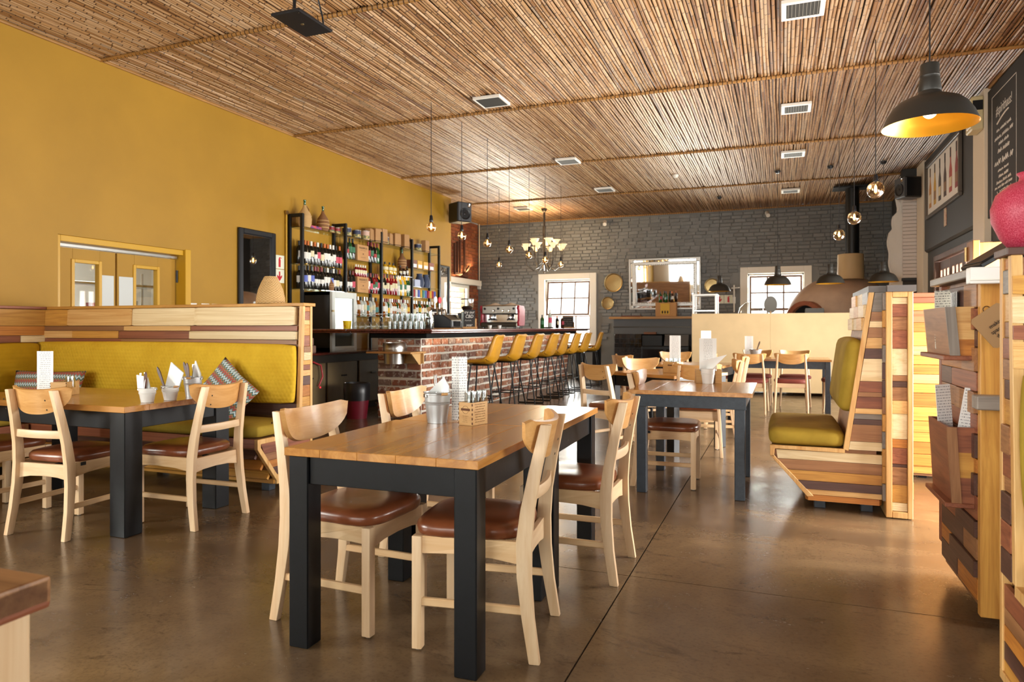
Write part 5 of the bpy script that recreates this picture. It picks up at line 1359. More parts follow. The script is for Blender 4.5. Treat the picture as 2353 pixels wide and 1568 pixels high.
ob('base', MB().lathe([(0, 0), (.06, 0), (.056, .014), (0, .014)], 18).mesh('base', M['copper'] if 'copper' in M else M['bronze']), jg)
bfnt = thing('beer_font', 'chrome beer tap tower with round badges behind the glasses', 'beer tap', (-4.5, 8.62, BZ))
ob('tower', MB().tube([(0, -.16, .0), (0, -.16, .26)], .028, 12).tube([(0, .16, .0), (0, .16, .26)], .028, 12).tube([(0, -.2, .27), (0, .2, .27)], .032, 12).mesh('tower', M['chrome'], smooth=45), bfnt)
for k, y in enumerate((-.13, .0, .13)):
    tp = ob('tap', MB().tube([(.03, y, .27), (.09, y, .27), (.1, y, .2)], .012, 8).tube([(.06, y, .28), (.06, y, .36)], .008, 8).mesh('tap', M['chrome'], smooth=45), bfnt)
    ob('badge', MB().lathe([(0, 0), (.045, 0), (.045, .012), (0, .012)], 20).xf(Matrix.Rotation(PI / 2, 4, 'Y')).mesh('badge', M['enamel'] if k != 1 else M['signred'], smooth=30), tp, (.06, y, .4))
tl = thing('till_terminal', 'black till terminal standing on the bar', 'till', (-4.52, 9.0, BZ + .012), math.radians(10))
ob('case', MB().prism([(-.12, 0), (.15, 0), (.15, .11), (.02, .19), (-.12, .19)], 'y', -.26, .26).mesh('case', M['blackplastic'], bevel=.015), tl)
ob('screen', MB().cbox(.148, .154, -.2, .2, .02, .1, .002).mesh('screen', M['tile']), tl)
ob('printer', MB().prism([(-.11, 0), (.12, 0), (.12, .1), (.05, .2), (-.11, .2)], 'y', .27, .45).mesh('printer', M['blackplastic'], bevel=.02), tl)
ob('board', MB().cbox(-.16, .2, -.3, .5, -.012, 0, .002).mesh('board', M['oak']), tl)
def chalk_stand(lbl, loc, rz, w, h, lines, ts):
    t = thing('chalk_sign', lbl, 'sign', loc, rz, 'small chalk signs')
    ob('slate', MB().cbox(-w / 2, w / 2, -.008, 0, .03, .03 + h, .001).mesh('slate', M['chalk']), t, (0, 0, 0), (math.radians(-6), 0, 0))
    ob('stand', MB().cbox(-w / 2 - .01, w / 2 + .03, -.05, .05, 0, .03, .003).cbox(w / 2 - .01, w / 2 + .02, .012, .03, .03, h * .6, .003).mesh('stand', M['oak']), t)
    for i, s_ in enumerate(lines):
        zz = .03 + h - (i + .6) * h / len(lines); p = (0, -.0095 + zz * .105, zz); r_ = (PI / 2 - math.radians(6), 0, 0)
        if s_: text(t, s_, ts * (1.15 if i == 1 else 1), p, r_, M['chalkink'], shear=.2, sx=.85)
        else: scrawl(t, w * .75, ts * .8, p, r_, M['chalkink'])
chalk_stand('small chalkboard sign with white handwriting beside the coffee grinder', (-4.25, 9.2, BZ), math.radians(22), .17, .25, ['try our', 'CBD', None, 'year'], .06)
chalk_stand('small chalkboard sign at the far end of the bar', (-4.5, 15.05, BZ), math.radians(18), .26, .24, [None, None, None, None, None], .05)
gr = thing('coffee_grinder', 'tall coffee grinder with clear bean hopper on the bar', 'grinder', (-4.62, 9.92, BZ), .3)
ob('body', MB().prism([(-.09, 0), (.09, 0), (.08, .22), (.03, .27), (-.09, .27)], 'y', -.07, .07).mesh('body', plain('grinder_grey', '#9aa3a0', .35, .3), bevel=.02), gr)
ob('front', MB().cbox(-.14, -.09, -.06, .06, .02, .25, .01).mesh('front', M['blackplastic']), gr)
ob('display', MB().cbox(-.145, -.139, -.03, .03, .2, .24, .002).mesh('display', emit('blue_display', '#3020e0', 1.2)), gr)
ob('hopper', MB().lathe([(.05, .27), (.075, .3), (.1, .34), (.1, .46), (.098, .46)], 18, caps=False).mesh('hopper', M['glass'], smooth=60), gr)
ob('beans', MB().lathe([(0, .272), (.048, .272), (.072, .305), (.094, .34), (.05, .36), (0, .35)], 18).mesh('beans', plain('coffee_beans', '#231108', .5, bump=.9, bscale=120), smooth=60), gr)
ob('hopper_lid', MB().lathe([(.102, .46), (.102, .475), (0, .48)], 18).mesh('hopper_lid', M['bronze'], smooth=50), gr)
for k in range(2):
    tag(ob('espresso_cup', MB().lathe([(0, 0), (.025, 0), (.036, .055), (.033, .055), (.022, .006), (0, .006)], 14).mesh('espresso_cup', M['enamel'], smooth=50) if k == 0 else bpy.data.meshes['espresso_cup'], None, (-4.5 + k * .03, 10.55 + k * .35, BZ)), 'small white espresso cup on the bar, ' + ('nearer the grinder' if k == 0 else 'nearer the coffee machine'), 'cup', 'espresso cups')
em = thing('espresso_machine', 'red sided chrome espresso machine on the far half of the bar', 'coffee machine', (-4.9, 12.0, BZ), math.radians(6))
for x in (-.36, .36): ob('side_panel', MB().prism([(0, .05), (.40, .05), (.44, .12), (.44, .36), (.36, .43), (.0, .43), (-.03, .38), (.02, .3), (.02, .16), (-.03, .12)], 'x', x - .02, x + .02).xf(Matrix.Translation((0, -.06, 0))).mesh('side_panel', plain('machine_red', '#a3303f', .3) if x < 0 else bpy.data.materials['machine_red'], bevel=.012), em)
ob('upper_body', MB().cbox(-.34, .34, -.08, .36, .27, .43, .015).mesh('upper_body', M['steel']), em)
ob('lower_body', MB().cbox(-.34, .34, .1, .36, .05, .27, .01).mesh('lower_body', M['chrome']), em)
ob('drip_tray', MB().cbox(-.35, .35, -.12, .1, .03, .11, .012).mesh('drip_tray', M['bronze']), em)
ob('drip_grate', MB().cbox(-.33, .33, -.1, .09, .111, .118, .002).mesh('drip_grate', M['blackmetal']), em)
for x in (-.18, .18):
    gh = ob('group_head', MB().lathe([(.04, -.06), (.042, 0), (.03, .03)], 16).mesh('group_head', M['chrome'], smooth=40), em, (x, .02, .255))
    ob('portafilter', MB().lathe([(.036, 0), (.03, -.035), (.0, -.04)], 14).tube([(0, -.03, -.015), (0, -.16, -.03)], [.012, .016], 8).mesh('portafilter', M['blackplastic'], smooth=40), gh, (0, 0, -.06))
for x in (-.28, -.02, .28): ob('steam_knob', MB().lathe([(0, 0), (.022, 0), (.022, .02), (0, .022)], 12).xf(Matrix.Rotation(PI / 2, 4, 'X')).mesh('steam_knob', M['blackplastic'], smooth=40), em, (x, -.08, .37))
for x in (-.1, .08, .2): ob('gauge', MB().lathe([(0, 0), (.026, 0), (.024, .012), (0, .01)], 14).xf(Matrix.Rotation(PI / 2, 4, 'X')).mesh('gauge', M['chrome'], smooth=40), em, (x, -.08, .33))
for x in (-.3, .3):
    for y in (-.05, .3): ob('foot', MB().lathe([(.018, 0), (.014, .05)], 8).mesh('foot', M['blackplastic']), em, (x, y, 0))
for k, x in enumerate((-.16, .16)):
    def cl(u, v, s=x): return (s + (u - .5) * .34, .02 + v * .3, .432 + .055 * math.sin(PI * v) * (.7 + .3 * math.sin(u * 9 + s * 20)) * (1 - abs(2 * u - 1) ** 6))
    c_ = MB().grid(cl, 20, 10); c_.grid(lambda u, v: (cl(u, v)[0], cl(u, v)[1], .431), 20, 10)
    tag(ob('tea_towel', c_.mesh('tea_towel', M['linen'], smooth=70), None, (-4.9, 12.0, BZ), math.radians(6)), 'cream cloth heaped on the coffee machine, ' + ('left one' if k == 0 else 'right one'), 'cloth', 'cloths on the coffee machine')
for k, (y, g, l, kd) in enumerate(((13.25, 'green', 'green', 'spirit'), (13.75, 'clear', 'pink', 'tall'), (14.25, 'dark', 'cream', 'spirit'), (14.62, 'brown', 'pink', 'spirit'))):
    bottle(kd, g, ['black', 'white', 'orange', 'silver'][k], l, (-4.5, y, BZ), '%s bottle with %s label at the far end of the bar' % (g, l), 'bottles at the far end of the bar', 1.0 if k != 1 else 1.3)
tag(ob('trinket_tray', MB().lathe([(0, 0), (.1, 0), (.12, .03), (.11, .03), (.09, .01), (0, .01)], 18).mesh('trinket_tray', M['bronze'], smooth=50), None, (-4.45, 13.5, BZ)), 'small dark dish between the bottles at the far end of the bar', 'dish')
tag(ob('egg_crate', MB().cbox(-.15, .15, -.2, .2, 0, .1, .01).cbox(-.13, .13, -.18, .18, .1, .2, .01).mesh('egg_crate', plain('crate_cream', '#8d6f60', .7)), None, (-5.9, 7.42, .861)), 'stacked cream and red cartons on the back counter beside the fridge', 'crate')
def rag(u, v): return (-5.75 + u * .3, 9.15 + v * .3, .862 + .16 * math.sin(PI * u) * math.sin(PI * v) * (.7 + .3 * math.sin(9 * u + 7 * v)))
tag(ob('cleaning_cloth', MB().grid(rag, 14, 14).mesh('cleaning_cloth', M['linen'], smooth=70)), 'crumpled grey cloth on the back counter behind the bar', 'cloth')
tag(ob('indicator_lamp', MB().lathe([(0, 0), (.01, 0), (.008, .006), (0, .008)], 10).xf(Matrix.Rotation(PI / 2, 4, 'Y')).mesh('indicator_lamp', M['led']), None, (-5.734, 7.68, .4)), 'tiny red indicator light in the dark behind the bench end', 'light')
tag(ob('red_hose', MB().tube([(-5.72, 7.5, .75), (-5.68, 7.62, .7), (-5.68, 7.66, .55), (-5.7, 7.6, .42)], .012, 8).mesh('red_hose', M['red'], smooth=60)), 'red hose hanging on the cabinet behind the bench end', 'hose')

# ------------------------------------------------------------------ bar stools
def make_stool():
    t = thing('bar_stool', '', 'stool', (0, 0, 0), 0, 'mustard bar stools')
    # shell: local sitter faces -x; back at +x
    path = [(-.225, .715), (-.20, .735), (-.10, .728), (.02, .722), (.10, .727), (.155, .75), (.185, .80), (.205, .88), (.225, .97), (.245, 1.06), (.262, 1.095)]
    half = [.17, .205, .215, .22, .22, .215, .21, .205, .195, .175, .145]
    rise = [.0, .015, .03, .045, .06, .07, .06, .05, .04, .03, .015]
    def sh(off):
        def fn(u, v):
            k = v * (len(path) - 1); i = min(int(k), len(path) - 2); f = k - i
            L = lambda A: A[i] + (A[i + 1] - A[i]) * f
            x = path[i][0] + (path[i + 1][0] - path[i][0]) * f; z = path[i][1] + (path[i + 1][1] - path[i][1]) * f
            w = L(half); r = L(rise); a = u * 2 - 1
            tx, tz = path[i + 1][0] - path[i][0], path[i + 1][1] - path[i][1]; q = math.hypot(tx, tz)
            nx, nz = -tz / q, tx / q        # towards the sitter
            lift = r * abs(a) ** 2.2
            return (x + nx * (lift + off), a * w * (1 - .0 * v), z + nz * (lift + off))
        return fn
    m = MB(); m.grid(sh(.018), 16, 30); m.grid(sh(-.018), 16, 30)
    for u0 in (0, 1): m.grid(lambda p, q: tuple(Vector(sh(.018)(u0, q)).lerp(Vector(sh(-.018)(u0, q)), p)), 2, 30)
    for v0 in (0, 1): m.grid(lambda p, q: tuple(Vector(sh(.018)(q, v0)).lerp(Vector(sh(-.018)(q, v0)), p)), 2, 16)
    me = m.mesh('shell', M['stool'])
    bm = bmesh.new(); bm.from_mesh(me); bmesh.ops.remove_doubles(bm, verts=bm.verts, dist=.0004); bmesh.ops.recalc_face_normals(bm, faces=bm.faces); bm.to_mesh(me); bm.free()
    me.polygons.foreach_set('use_smooth', [True] * len(me.polygons))
    ob('shell', me, t)
    ob('seat_plate', MB().cbox(-.15, .13, -.14, .14, .695, .71, .004).mesh('seat_plate', M['blackmetal']), t)
    for s in (-1, 1):
        ob('leg_loop', MB().tube([(-.13, s * .12, .70), (-.2, s * .2, .03), (-.195, s * .205, .012), (-.17, s * .205, .009), (.19, s * .205, .009), (.215, s * .205, .012), (.22, s * .2, .03), (.11, s * .12, .70)], .011, 8).mesh('leg_loop', M['blackmetal'], smooth=50), t)
        ob('side_rail', MB().tube([(-.172, s * .17, .27), (.178, s * .17, .27)], .008, 8).mesh('side_rail', M['blackmetal'], smooth=50), t)
    ob('foot_rest', MB().tube([(-.172, -.17, .27), (-.172, .17, .27)], .009, 8).mesh('foot_rest', M['blackmetal'], smooth=50), t)
    ob('back_rail', MB().tube([(.178, -.17, .27), (.178, .17, .27)], .008, 8).mesh('back_rail', M['blackmetal'], smooth=50), t)
    return t
st = make_stool()
for i, y in enumerate((8.5, 9.36, 10.16, 10.98, 11.62, 12.36, 13.1)):
    l = 'mustard leather bar stool at the brick bar, %s from the camera' % nth(i); p = (-3.72, y, 0); a = math.radians([4, -2, 0, -3, 2, 0, -2][i])
    if i == 0: st['label'] = l; st.location = p; st.rotation_euler = (0, 0, a)
    else: dup(st, l, p, a)
dup(st, 'mustard bar stool turned to the high table by the back window, farthest of the row', (-3.7, 14.0, 0), math.radians(8))

# ------------------------------------------------------------------ fireplace side of the back wall
fp = thing('fireplace', 'grey fireplace surround with black tiles and oak mantel on the back wall', 'fireplace', (0, 0, 0))
FY0 = 16.25
ob('surround', MB().box(-3.72, -1.2, FY0 + .01, YB - .04, 1.05, 1.40).box(-3.72, -3.05, FY0 + .01, YB - .04, 0, 1.05).box(-1.9, -1.2, FY0 + .01, YB - .04, 0, 1.05).box(-3.05, -1.9, YB - .14, YB - .04, 0, 1.05).mesh('surround', plain('grey_render', '#5b5d5f', .5, bump=.15, bscale=20)), fp)
ob('moulding', MB().cbox(-3.73, -1.19, FY0 - .004, FY0 + .01, 1.2, 1.225, .003).mesh('moulding', M['bronze']), fp)
ob('mantel_shelf', MB().cbox(-3.80, -1.15, 16.1, YB - .04, 1.40, 1.455, .004).mesh('mantel_shelf', M['oak']), fp)
tm = MB().cbox(-.044, .044, -.006, .006, -.052, .052, .004).mesh('tile', M['tile'])
for i in range(7):
    for j in range(9): ob('tile', tm, fp, (-3.655 + i * .094, FY0 + .004, .1 + j * .112), (R.uniform(-.012, .012), 0, R.uniform(-.012, .012)))
for i in range(7):
    for j in range(9): ob('tile', tm, fp, (-1.84 + i * .094, FY0 + .004, .1 + j * .112))
ss = thing('log_stove', 'black closed stove standing in the tiled fireplace', 'stove', (-2.48, 16.12, 0))
ob('body', MB().cbox(-.54, .54, -.1, .25, .0, .78, .02).mesh('body', M['blackmetal']), ss)
ob('hood', MB().prism([(-.1, .78), (.2, .78), (.2, 1.04), (.02, 1.04)], 'x', -.02, .52).mesh('hood', plain('grey_stove_hood', '#6a6d70', .4, .4), bevel=.01), ss)
for x in (-.27, .27): ob('door', MB().cbox(x - .24, x + .24, -.125, -.1, .1, .7, .01).mesh('door', M['tile']), ss)
for z in (.3, .5): ob('rail', MB().tube([(.05, -.14, z), (.48, -.14, z)], .012, 8).mesh('rail', M['blackmetal']), ss)
ob('shelf_box', MB().box(-.54, -.05, -.08, -.06, .78, 1.04).box(-.54, -.52, -.08, .2, .78, 1.04).box(-.07, -.05, -.08, .2, .78, 1.04).box(-.54, -.05, -.08, .2, 1.02, 1.04).mesh('shelf_box', M['blackmetal']), ss)
tag(ob('wood_block', MB().cbox(-.14, .14, -.05, .05, 0, .055, .004).mesh('wood_block', wood('reddish_block', '#8a5634', '#6a3c22', 'X', .5)), None, (-2.83, 16.12, 1.041)), 'red brown timber block on the black stove', 'block')
mb_ = thing('mantel_box', 'brown display carton with yellow print on the oak mantel', 'box', (-2.48, 16.25, 1.456))
ob('carton', MB().cbox(-.235, .235, -.1, .1, 0, .32, .004).mesh('carton', M['card']), mb_)
ob('printed_panel', MB().cbox(-.12, .09, -.103, -.1, .05, .3, .001).mesh('printed_panel', plain('yellow_print', '#d0a52e', .5)), mb_)
for k in range(3): ob('printed_bottle', MB().box(-.09 + k * .06, -.06 + k * .06, -.105, -.103, .07, .13).mesh('printed_bottle', M['inkdark']), mb_)
for k, l in enumerate(('pink', 'teal', 'white')): bottle('spirit', 'green' if k < 2 else 'brown', ['black', 'black', 'orange'][k], l, (-2.62 + k * .135, 16.25, 1.777), 'little bottle with %s label on the mantel carton' % l, 'bottles on the mantel carton', .95)
tag(ob('platter', MB().cbox(-.24, .24, -.1, .1, 0, .025, .01).mesh('platter', plain('maroon_board', '#5a2a26', .4)), None, (-3.3, 16.3, 1.456)), 'flat maroon board on the oak mantel', 'board')
# silver framed mirror
sm = thing('silver_mirror', 'large mirror in an ornate silver frame leaning on the back wall above the mantel', 'mirror', (-2.57, YB - .045, 2.235), (math.radians(4), 0, 0))
Xh, Zh = .835, .605
def rect(m, X0, Z0, X1, Z1, ya, yb):
    for a, b, c, d in ((-X0, -X1, -Z0, Z0), (X1, X0, -Z0, Z0), (-X1, X1, Z1, Z0), (-X1, X1, -Z0, -Z1)): m.cbox(a, b, ya, yb, c, d, .006)
m = MB(); rect(m, Xh, Zh, Xh - .035, Zh - .035, -.05, 0); ob('outer_frame', m.mesh('outer_frame', M['silver']), sm)
m = MB(); rect(m, Xh - .036, Zh - .036, Xh - .085, Zh - .085, -.03, 0); ob('mirror_border', m.mesh('mirror_border', M['mirror']), sm)
m = MB(); rect(m, Xh - .086, Zh - .086, Xh - .165, Zh - .165, -.06, 0); ob('inner_frame', m.mesh('inner_frame', M['silver']), sm)
bm_ = MB()
for i in range(30):
    for sg in (-1, 1): bm_.lathe([(.018, -.012), (.022, 0), (.018, .012)], 6, (-.70 + i * 1.4 / 29, -.06, sg * (Zh - .15)))
for i in range(20):
    for sg in (-1, 1): bm_.lathe([(.018, -.012), (.022, 0), (.018, .012)], 6, (sg * (Xh - .15), -.06, -.44 + i * .88 / 19))
bd = ob('beading', bm_.mesh('beading', M['silver'], smooth=60), sm); bd['kind'] = 'stuff'
for sx in (-1, 1):
    for sz in (-1, 1): ob('corner_scroll', MB().lathe([(.0, 0), (.05, 0), (.04, .03), (0, .035)], 10).xf(Matrix.Rotation(PI / 2, 4, 'X')).mesh('corner_scroll', M['silver'], smooth=60), sm, (sx * (Xh - .06), -.03, sz * (Zh - .06)))
ob('glass', MB().box(-Xh + .16, Xh - .16, -.02, -.012, -Zh + .16, Zh - .16).mesh('glass', M['mirror']), sm)
for i, (x, z, r, l) in enumerate(((-3.802, 2.291, .225, 'largest round brass tray left of the silver mirror'), (-3.943, 1.795, .15, 'small round brass tray below the largest tray'), (-1.49, 2.167, .165, 'round brass tray right of the silver mirror'))):
    t = thing('brass_tray', l, 'tray', (x, YB + .0, z), 0, 'round brass trays')
    ob('dish', MB().lathe([(0, .018), (r * .45, .016), (r * .88, .012), (r * .93, .03), (r, .034), (r, .026), (r * .95, .004), (0, 0)], 32).xf(Matrix.Rotation(PI / 2, 4, 'X')).mesh('dish', M['brass'], smooth=40), t)
    ob('rim', MB().tube([(r * math.cos(a), -.032, r * math.sin(a)) for a in [2 * PI * k / 32 for k in range(33)]], .006, 6).mesh('rim', M['brass'], smooth=60), t)
sign('red arrow and extinguisher sign on the back wall behind the pendant lamp', (-1.225, YB - .002, 1.85), 0, .39, .2, False)
# pitch forks on the red brick wall
pfk = thing('wall_pitchfork', 'rusty pitchfork heads mounted on the red brick wall', 'wall decor', (XB + .02, 15.3, 0))
for k, (a, b, c, d) in enumerate(((-.2, 3.25, -.2, 2.5), (-.05, 3.3, -.05, 2.5), (.1, 3.5, .25, 2.55), (.35, 3.5, .4, 2.6))): ob('tine', MB().cbox(0, .04, -.02, .02, 0, b - d, .004).mesh('tine', wood('rusty_wood_%d' % k, '#5b3626', '#3d2217', 'Z', .7)), pfk, (0, a, d))
ob('bar', MB().cbox(0, .05, -.3, .45, -.03, .03, .004).mesh('bar', wood('rusty_bar', '#5b3626', '#3d2217', 'Y', .7)), pfk, (.01, .05, 2.5), (math.radians(-4), 0, 0))
ob('handle', MB().cbox(0, .04, -.4, .0, -.03, .03, .004).mesh('handle', bpy.data.materials['rusty_bar']), pfk, (.01, .62, 2.75), (math.radians(38), 0, 0))
cc = thing('corner_conduit', 'thin cable conduit with switch box in the far corner', 'conduit', (XB + .05, YB - .06, 0))
ob('pipe', MB().tube([(0, 0, 2.35), (0, 0, CZ)], .012, 6).mesh('pipe', M['cream']), cc)
ob('switch_box', MB().cbox(-.04, .04, -.05, .03, 2.2, 2.36, .005).mesh('switch_box', M['white']), cc)

# ------------------------------------------------------------------ pizza counter and oven
pc = thing('pizza_counter', 'long pale plywood counter front in front of the clay oven', 'counter', (0, 0, 0))
for k, (a, b) in enumerate(((-1.53, -.18), (-.178, 1.2), (1.202, 2.12))): ob('panel', MB().cbox(a, b, 13.05, 13.08, .06, 1.445, .002).mesh('panel', M['counterply']), pc)
ob('carcass', MB().box(-1.5, 1.68, 13.08, 13.75, .06, 1.0).mesh('carcass', M['cabinet']), pc)
ob('top_edge', MB().box(-1.53, 2.12, 13.052, 13.2, 1.4452, 1.452).mesh('top_edge', M['counterply']), pc)
for x in (-1.3, -.2, .9, 1.9): ob('foot', MB().box(x - .03, x + .03, 13.15, 13.3, 0, .06).mesh('foot', M['steel']), pc)
wr_ = thing('warming_rack', 'white metal warming rack on the left end of the pizza counter', 'rack', (-1.31, 13.3, 1.452))
for x in (-.2, .2):
    for y in (-.2, .2): ob('upright', MB().cbox(x - .017, x + .017, y - .017, y + .017, 0, .36, .002).mesh('upright', M['enamel']), wr_)
ob('roof', MB().cbox(-.22, .22, -.22, .22, .33, .362, .003).mesh('roof', M['enamel']), wr_)
ob('tray', MB().cbox(-.2, .2, -.2, .2, .04, .07, .003).mesh('tray', M['steel']), wr_)
ov = thing('pizza_oven', 'domed clay pizza oven with round flue on the counter', 'oven', (1.10, 15.0, 0))
ob('base', MB().cbox(-1.02, .98, -.85, 1.3, 0, 1.2, .02).mesh('base', M['oven']), ov)
def dome(u, v):
    a = 2 * PI * u; ph = v * PI / 2; r = 1.03 * math.cos(ph) ** .85
    x, y, z = r * math.cos(a), r * math.sin(a) * .95, 1.2 + 1.0 * math.sin(ph)
    # flatten the mouth side
    return (x, y, z)
ob('dome', MB().grid(dome, 48, 16, cu=True).mesh('dome', M['oven'], smooth=60), ov)
def arch(w, h, n=14): return [(w * math.cos(PI * k / n), h * math.sin(PI * k / n)) for k in range(n + 1)]
ao = arch(.40, .50); ai = arch(.31, .42)
m = MB(); N = len(ao); v = [(x, -.2, z) for x, z in ao] + [(x, -.2, z) for x, z in ai] + [(x, .3, z) for x, z in ao] + [(x, .3, z) for x, z in ai]; f = []
for i in range(N - 1): f += [(i, i + 1, N + i + 1, N + i), (N + i, N + i + 1, 3 * N + i + 1, 3 * N + i), (2 * N + i + 1, 2 * N + i, i, i + 1)]
m.add(v, f); ob('mouth_arch', m.mesh('mouth_arch', M['redbrick'], smooth=50), ov, (-.62, -.70, 1.2), -.42)
m = MB().add([(x, 0, z) for x, z in arch(.33, .44)], [tuple(range(15))]); ob('mouth', m.mesh('mouth', plain('mouth_black', '#0d0a08', .9)), ov, (-.62 - .03, -.70 - .07, 1.2), -.42)  # flat black sheet filling the oven mouth
ob('chimney_drum', MB().lathe([(.235, 0), (.225, .47), (.2, .475), (0, .475)], 28).mesh('chimney_drum', plain('gold_render', '#c6a878', .55, vary=.08), smooth=40), ov, (.13, -.4, 2.12))
ob('flue', MB().tube([(.16, -.4, 2.58), (.16, -.4, CZ - .036)], .12, 20).mesh('flue', M['blackmetal'], smooth=50), ov)
ob('flue_plate', MB().cbox(-.18, .50, -.62, -.18, CZ - .06, CZ - .035, .004).mesh('flue_plate', M['blackmetal']), ov)
tag(ob('oven_door', MB().cbox(-.16, .16, -.02, .02, 0, .22, .02).mesh('oven_door', plain('grey_cast_iron', '#6a6b68', .6)), None, (.56, 13.6, 1.0), None, (1, 1, 2.5)), 'grey metal oven door standing before the oven mouth', 'oven door')
pe = thing('pizza_peel', 'grey oval pizza peel head standing above the counter', 'peel', (-.18, 13.5, 1.0))
ob('head', MB().lathe([(0, -.006), (.11, -.006), (.115, 0), (.11, .006), (0, .006)], 24).xf(Matrix.Scale(1.35, 4, (0, 1, 0))).xf(Matrix.Rotation(PI / 2, 4, 'X')).mesh('head', plain('peel_grey', '#6d6b66', .5), smooth=40), pe, (0, 0, .62))
ob('handle', MB().tube([(0, 0, 0), (0, 0, .5)], .014, 8).mesh('handle', M['oak']), pe)
gd = thing('glass_cloche', 'clear glass dome cover on the pizza counter by the window', 'cloche', (-.52, 13.55, 1.02))
ob('dome', MB().lathe([(.24, 0), (.24, .4), (.2, .55), (.1, .64), (0, .665)], 24, caps=False).mesh('dome', M['glass'], smooth=60), gd)
ob('board', MB().lathe([(0, -.02), (.27, -.02), (.27, 0), (0, 0)], 24).mesh('board', M['oak']), gd)
lb2 = thing('swing_bracket', 'white swing arm bracket on the back wall beside the window', 'bracket', (-1.0, YB - .02, 1.55))
ob('mast', MB().tube([(0, -.05, 0), (0, -.05, .62)], .016, 8).mesh('mast', M['enamel']), lb2)
ob('arm', MB().tube([(-.05, -.05, .55), (.12, -.2, .55)], .014, 8).mesh('arm', M['enamel']), lb2)
ob('wall_plate', MB().cbox(-.03, .03, -.04, .02, .2, .35, .003).mesh('wall_plate', M['enamel']), lb2)
# ------------------------------------------------------------------ hanging lights
def bulb_pendant(lbl, x, y, zc, group, warm=True, r=.06):
    t = thing('bulb_pendant', lbl, 'pendant light', (x, y, 0), 0, group)
    n = 20; L = CZ - (zc + .13)
    ob('cord', MB().tube([(0, 0, zc + .13), (0, 0, CZ)], .004, 6).mesh('cord', M['black']), t)
    ob('socket', MB().lathe([(.012, .145), (.018, .135), (.02, .1), (.023, .095), (.023, .065), (.019, .06), (0, .06)], 12, (0, 0, zc)).mesh('socket', M['black'], smooth=40), t)
    g = ob('globe', MB().lathe([(.018, .065)] + [(r * math.cos(a), r * math.sin(a) * 1.0) for a in [PI / 2 * .78 - k * PI * .89 / 12 for k in range(13)]] + [(0, -r)], 18, (0, 0, zc), caps=False).mesh('globe', M['bulbglass'], smooth=70), t)
    ob('filament', MB().lathe([(.004, .05), (.011, .03), (.013, 0), (.011, -.022), (.0, -.026)], 8, (0, 0, zc)).mesh('filament', M['filament'], smooth=60), g)
    return t
for i, y in enumerate((7.37, 8.22, 9.07, 9.92, 10.82, 11.66, 12.6)):
    bulb_pendant('bare globe bulb on a black cord above the bar, %s from the camera' % nth(i), -3.905, y, 2.40, 'globe bulbs above the bar', r=.056)
bulb_pendant('bare globe bulb hanging behind the bar, bright and apart from the row', -5.13, 12.49, 2.42, 'globe bulbs above the bar', r=.05)
for i, (x, y) in enumerate(((.825, 7.28), (.802, 9.05), (.752, 10.64))):
    bulb_pendant('bare globe bulb on a twisted cord right of the room, %s from the camera' % nth(i), x, y, 2.49, 'globe bulbs on the right', r=.078)
def shade_pendant(lbl, x, y, zr, lit):
    t = thing('shade_pendant', lbl, 'pendant light', (x, y, 0), 0, 'black enamel pendant lamps')
    ob('cord', MB().tube([(0, 0, zr + .32), (0, 0, CZ - .02)], .004, 6).mesh('cord', M['black']), t)
    ob('ceiling_rose', MB().lathe([(.0, -.045), (.03, -.045), (.05, -.02), (.05, 0)], 14, (0, 0, CZ - .005)).mesh('ceiling_rose', M['black'], smooth=40), t)
    ob('neck', MB().lathe([(.0, .325), (.042, .325), (.045, .318), (.045, .27), (.048, .262), (.045, .255), (.048, .245), (.055, .19), (.052, .18), (.06, .165), (.065, .15)], 20, (0, 0, zr)).mesh('neck', M['lampshell'], smooth=40), t)
    s = ob('shade', MB().lathe([(.062, .152), (.10, .148), (.145, .128), (.175, .10), (.2, .06), (.222, .006), (.225, 0)], 40, (0, 0, zr), caps=False).mesh('shade', M['lampshell'], smooth=50), t)
    ob('lining', MB().lathe([(.0, .144), (.06, .144), (.10, .140), (.143, .121), (.171, .094), (.196, .055), (.219, .004), (.225, 0)], 40, (0, 0, zr), caps=False).mesh('lining', M['gold'], smooth=50), s)
    b = ob('bulb', MB().lathe([(.02, .14), (.022, .11)] + [(.035 * math.cos(a), .075 + .035 * math.sin(a)) for a in [PI / 2 - .6 - k * (PI - .6) / 10 for k in range(11)]], 16, (0, 0, zr), caps=False).mesh('bulb', M['bulb'] if lit else M['enamel'], smooth=60), t)
    if lit:
        l = bpy.data.lights.new('pendant_glow', 'POINT'); l.energy = 1.6; l.color = (1, .78, .45); l.shadow_soft_size = .04
        lo = bpy.data.objects.new('pendant_glow', l); COL.objects.link(lo); lo.location = (x, y, zr + .015)
    return t
shade_pendant('large lit black pendant lamp with gold lining at the upper right', .726, 4.177, 2.257, True)
for (x, y, z), l in (((-1.187, 14.84, 1.945), 'small black pendant lamp in front of the red arrow sign'), ((-.056, 12.74, 1.933), 'black pendant lamp in front of the right back window'), ((.764, 12.68, 1.933), 'black pendant lamp in front of the oven dome'), ((1.544, 12.63, 1.94), 'black pendant lamp right of the oven chimney')):
    shade_pendant(l, x, y, z, False)
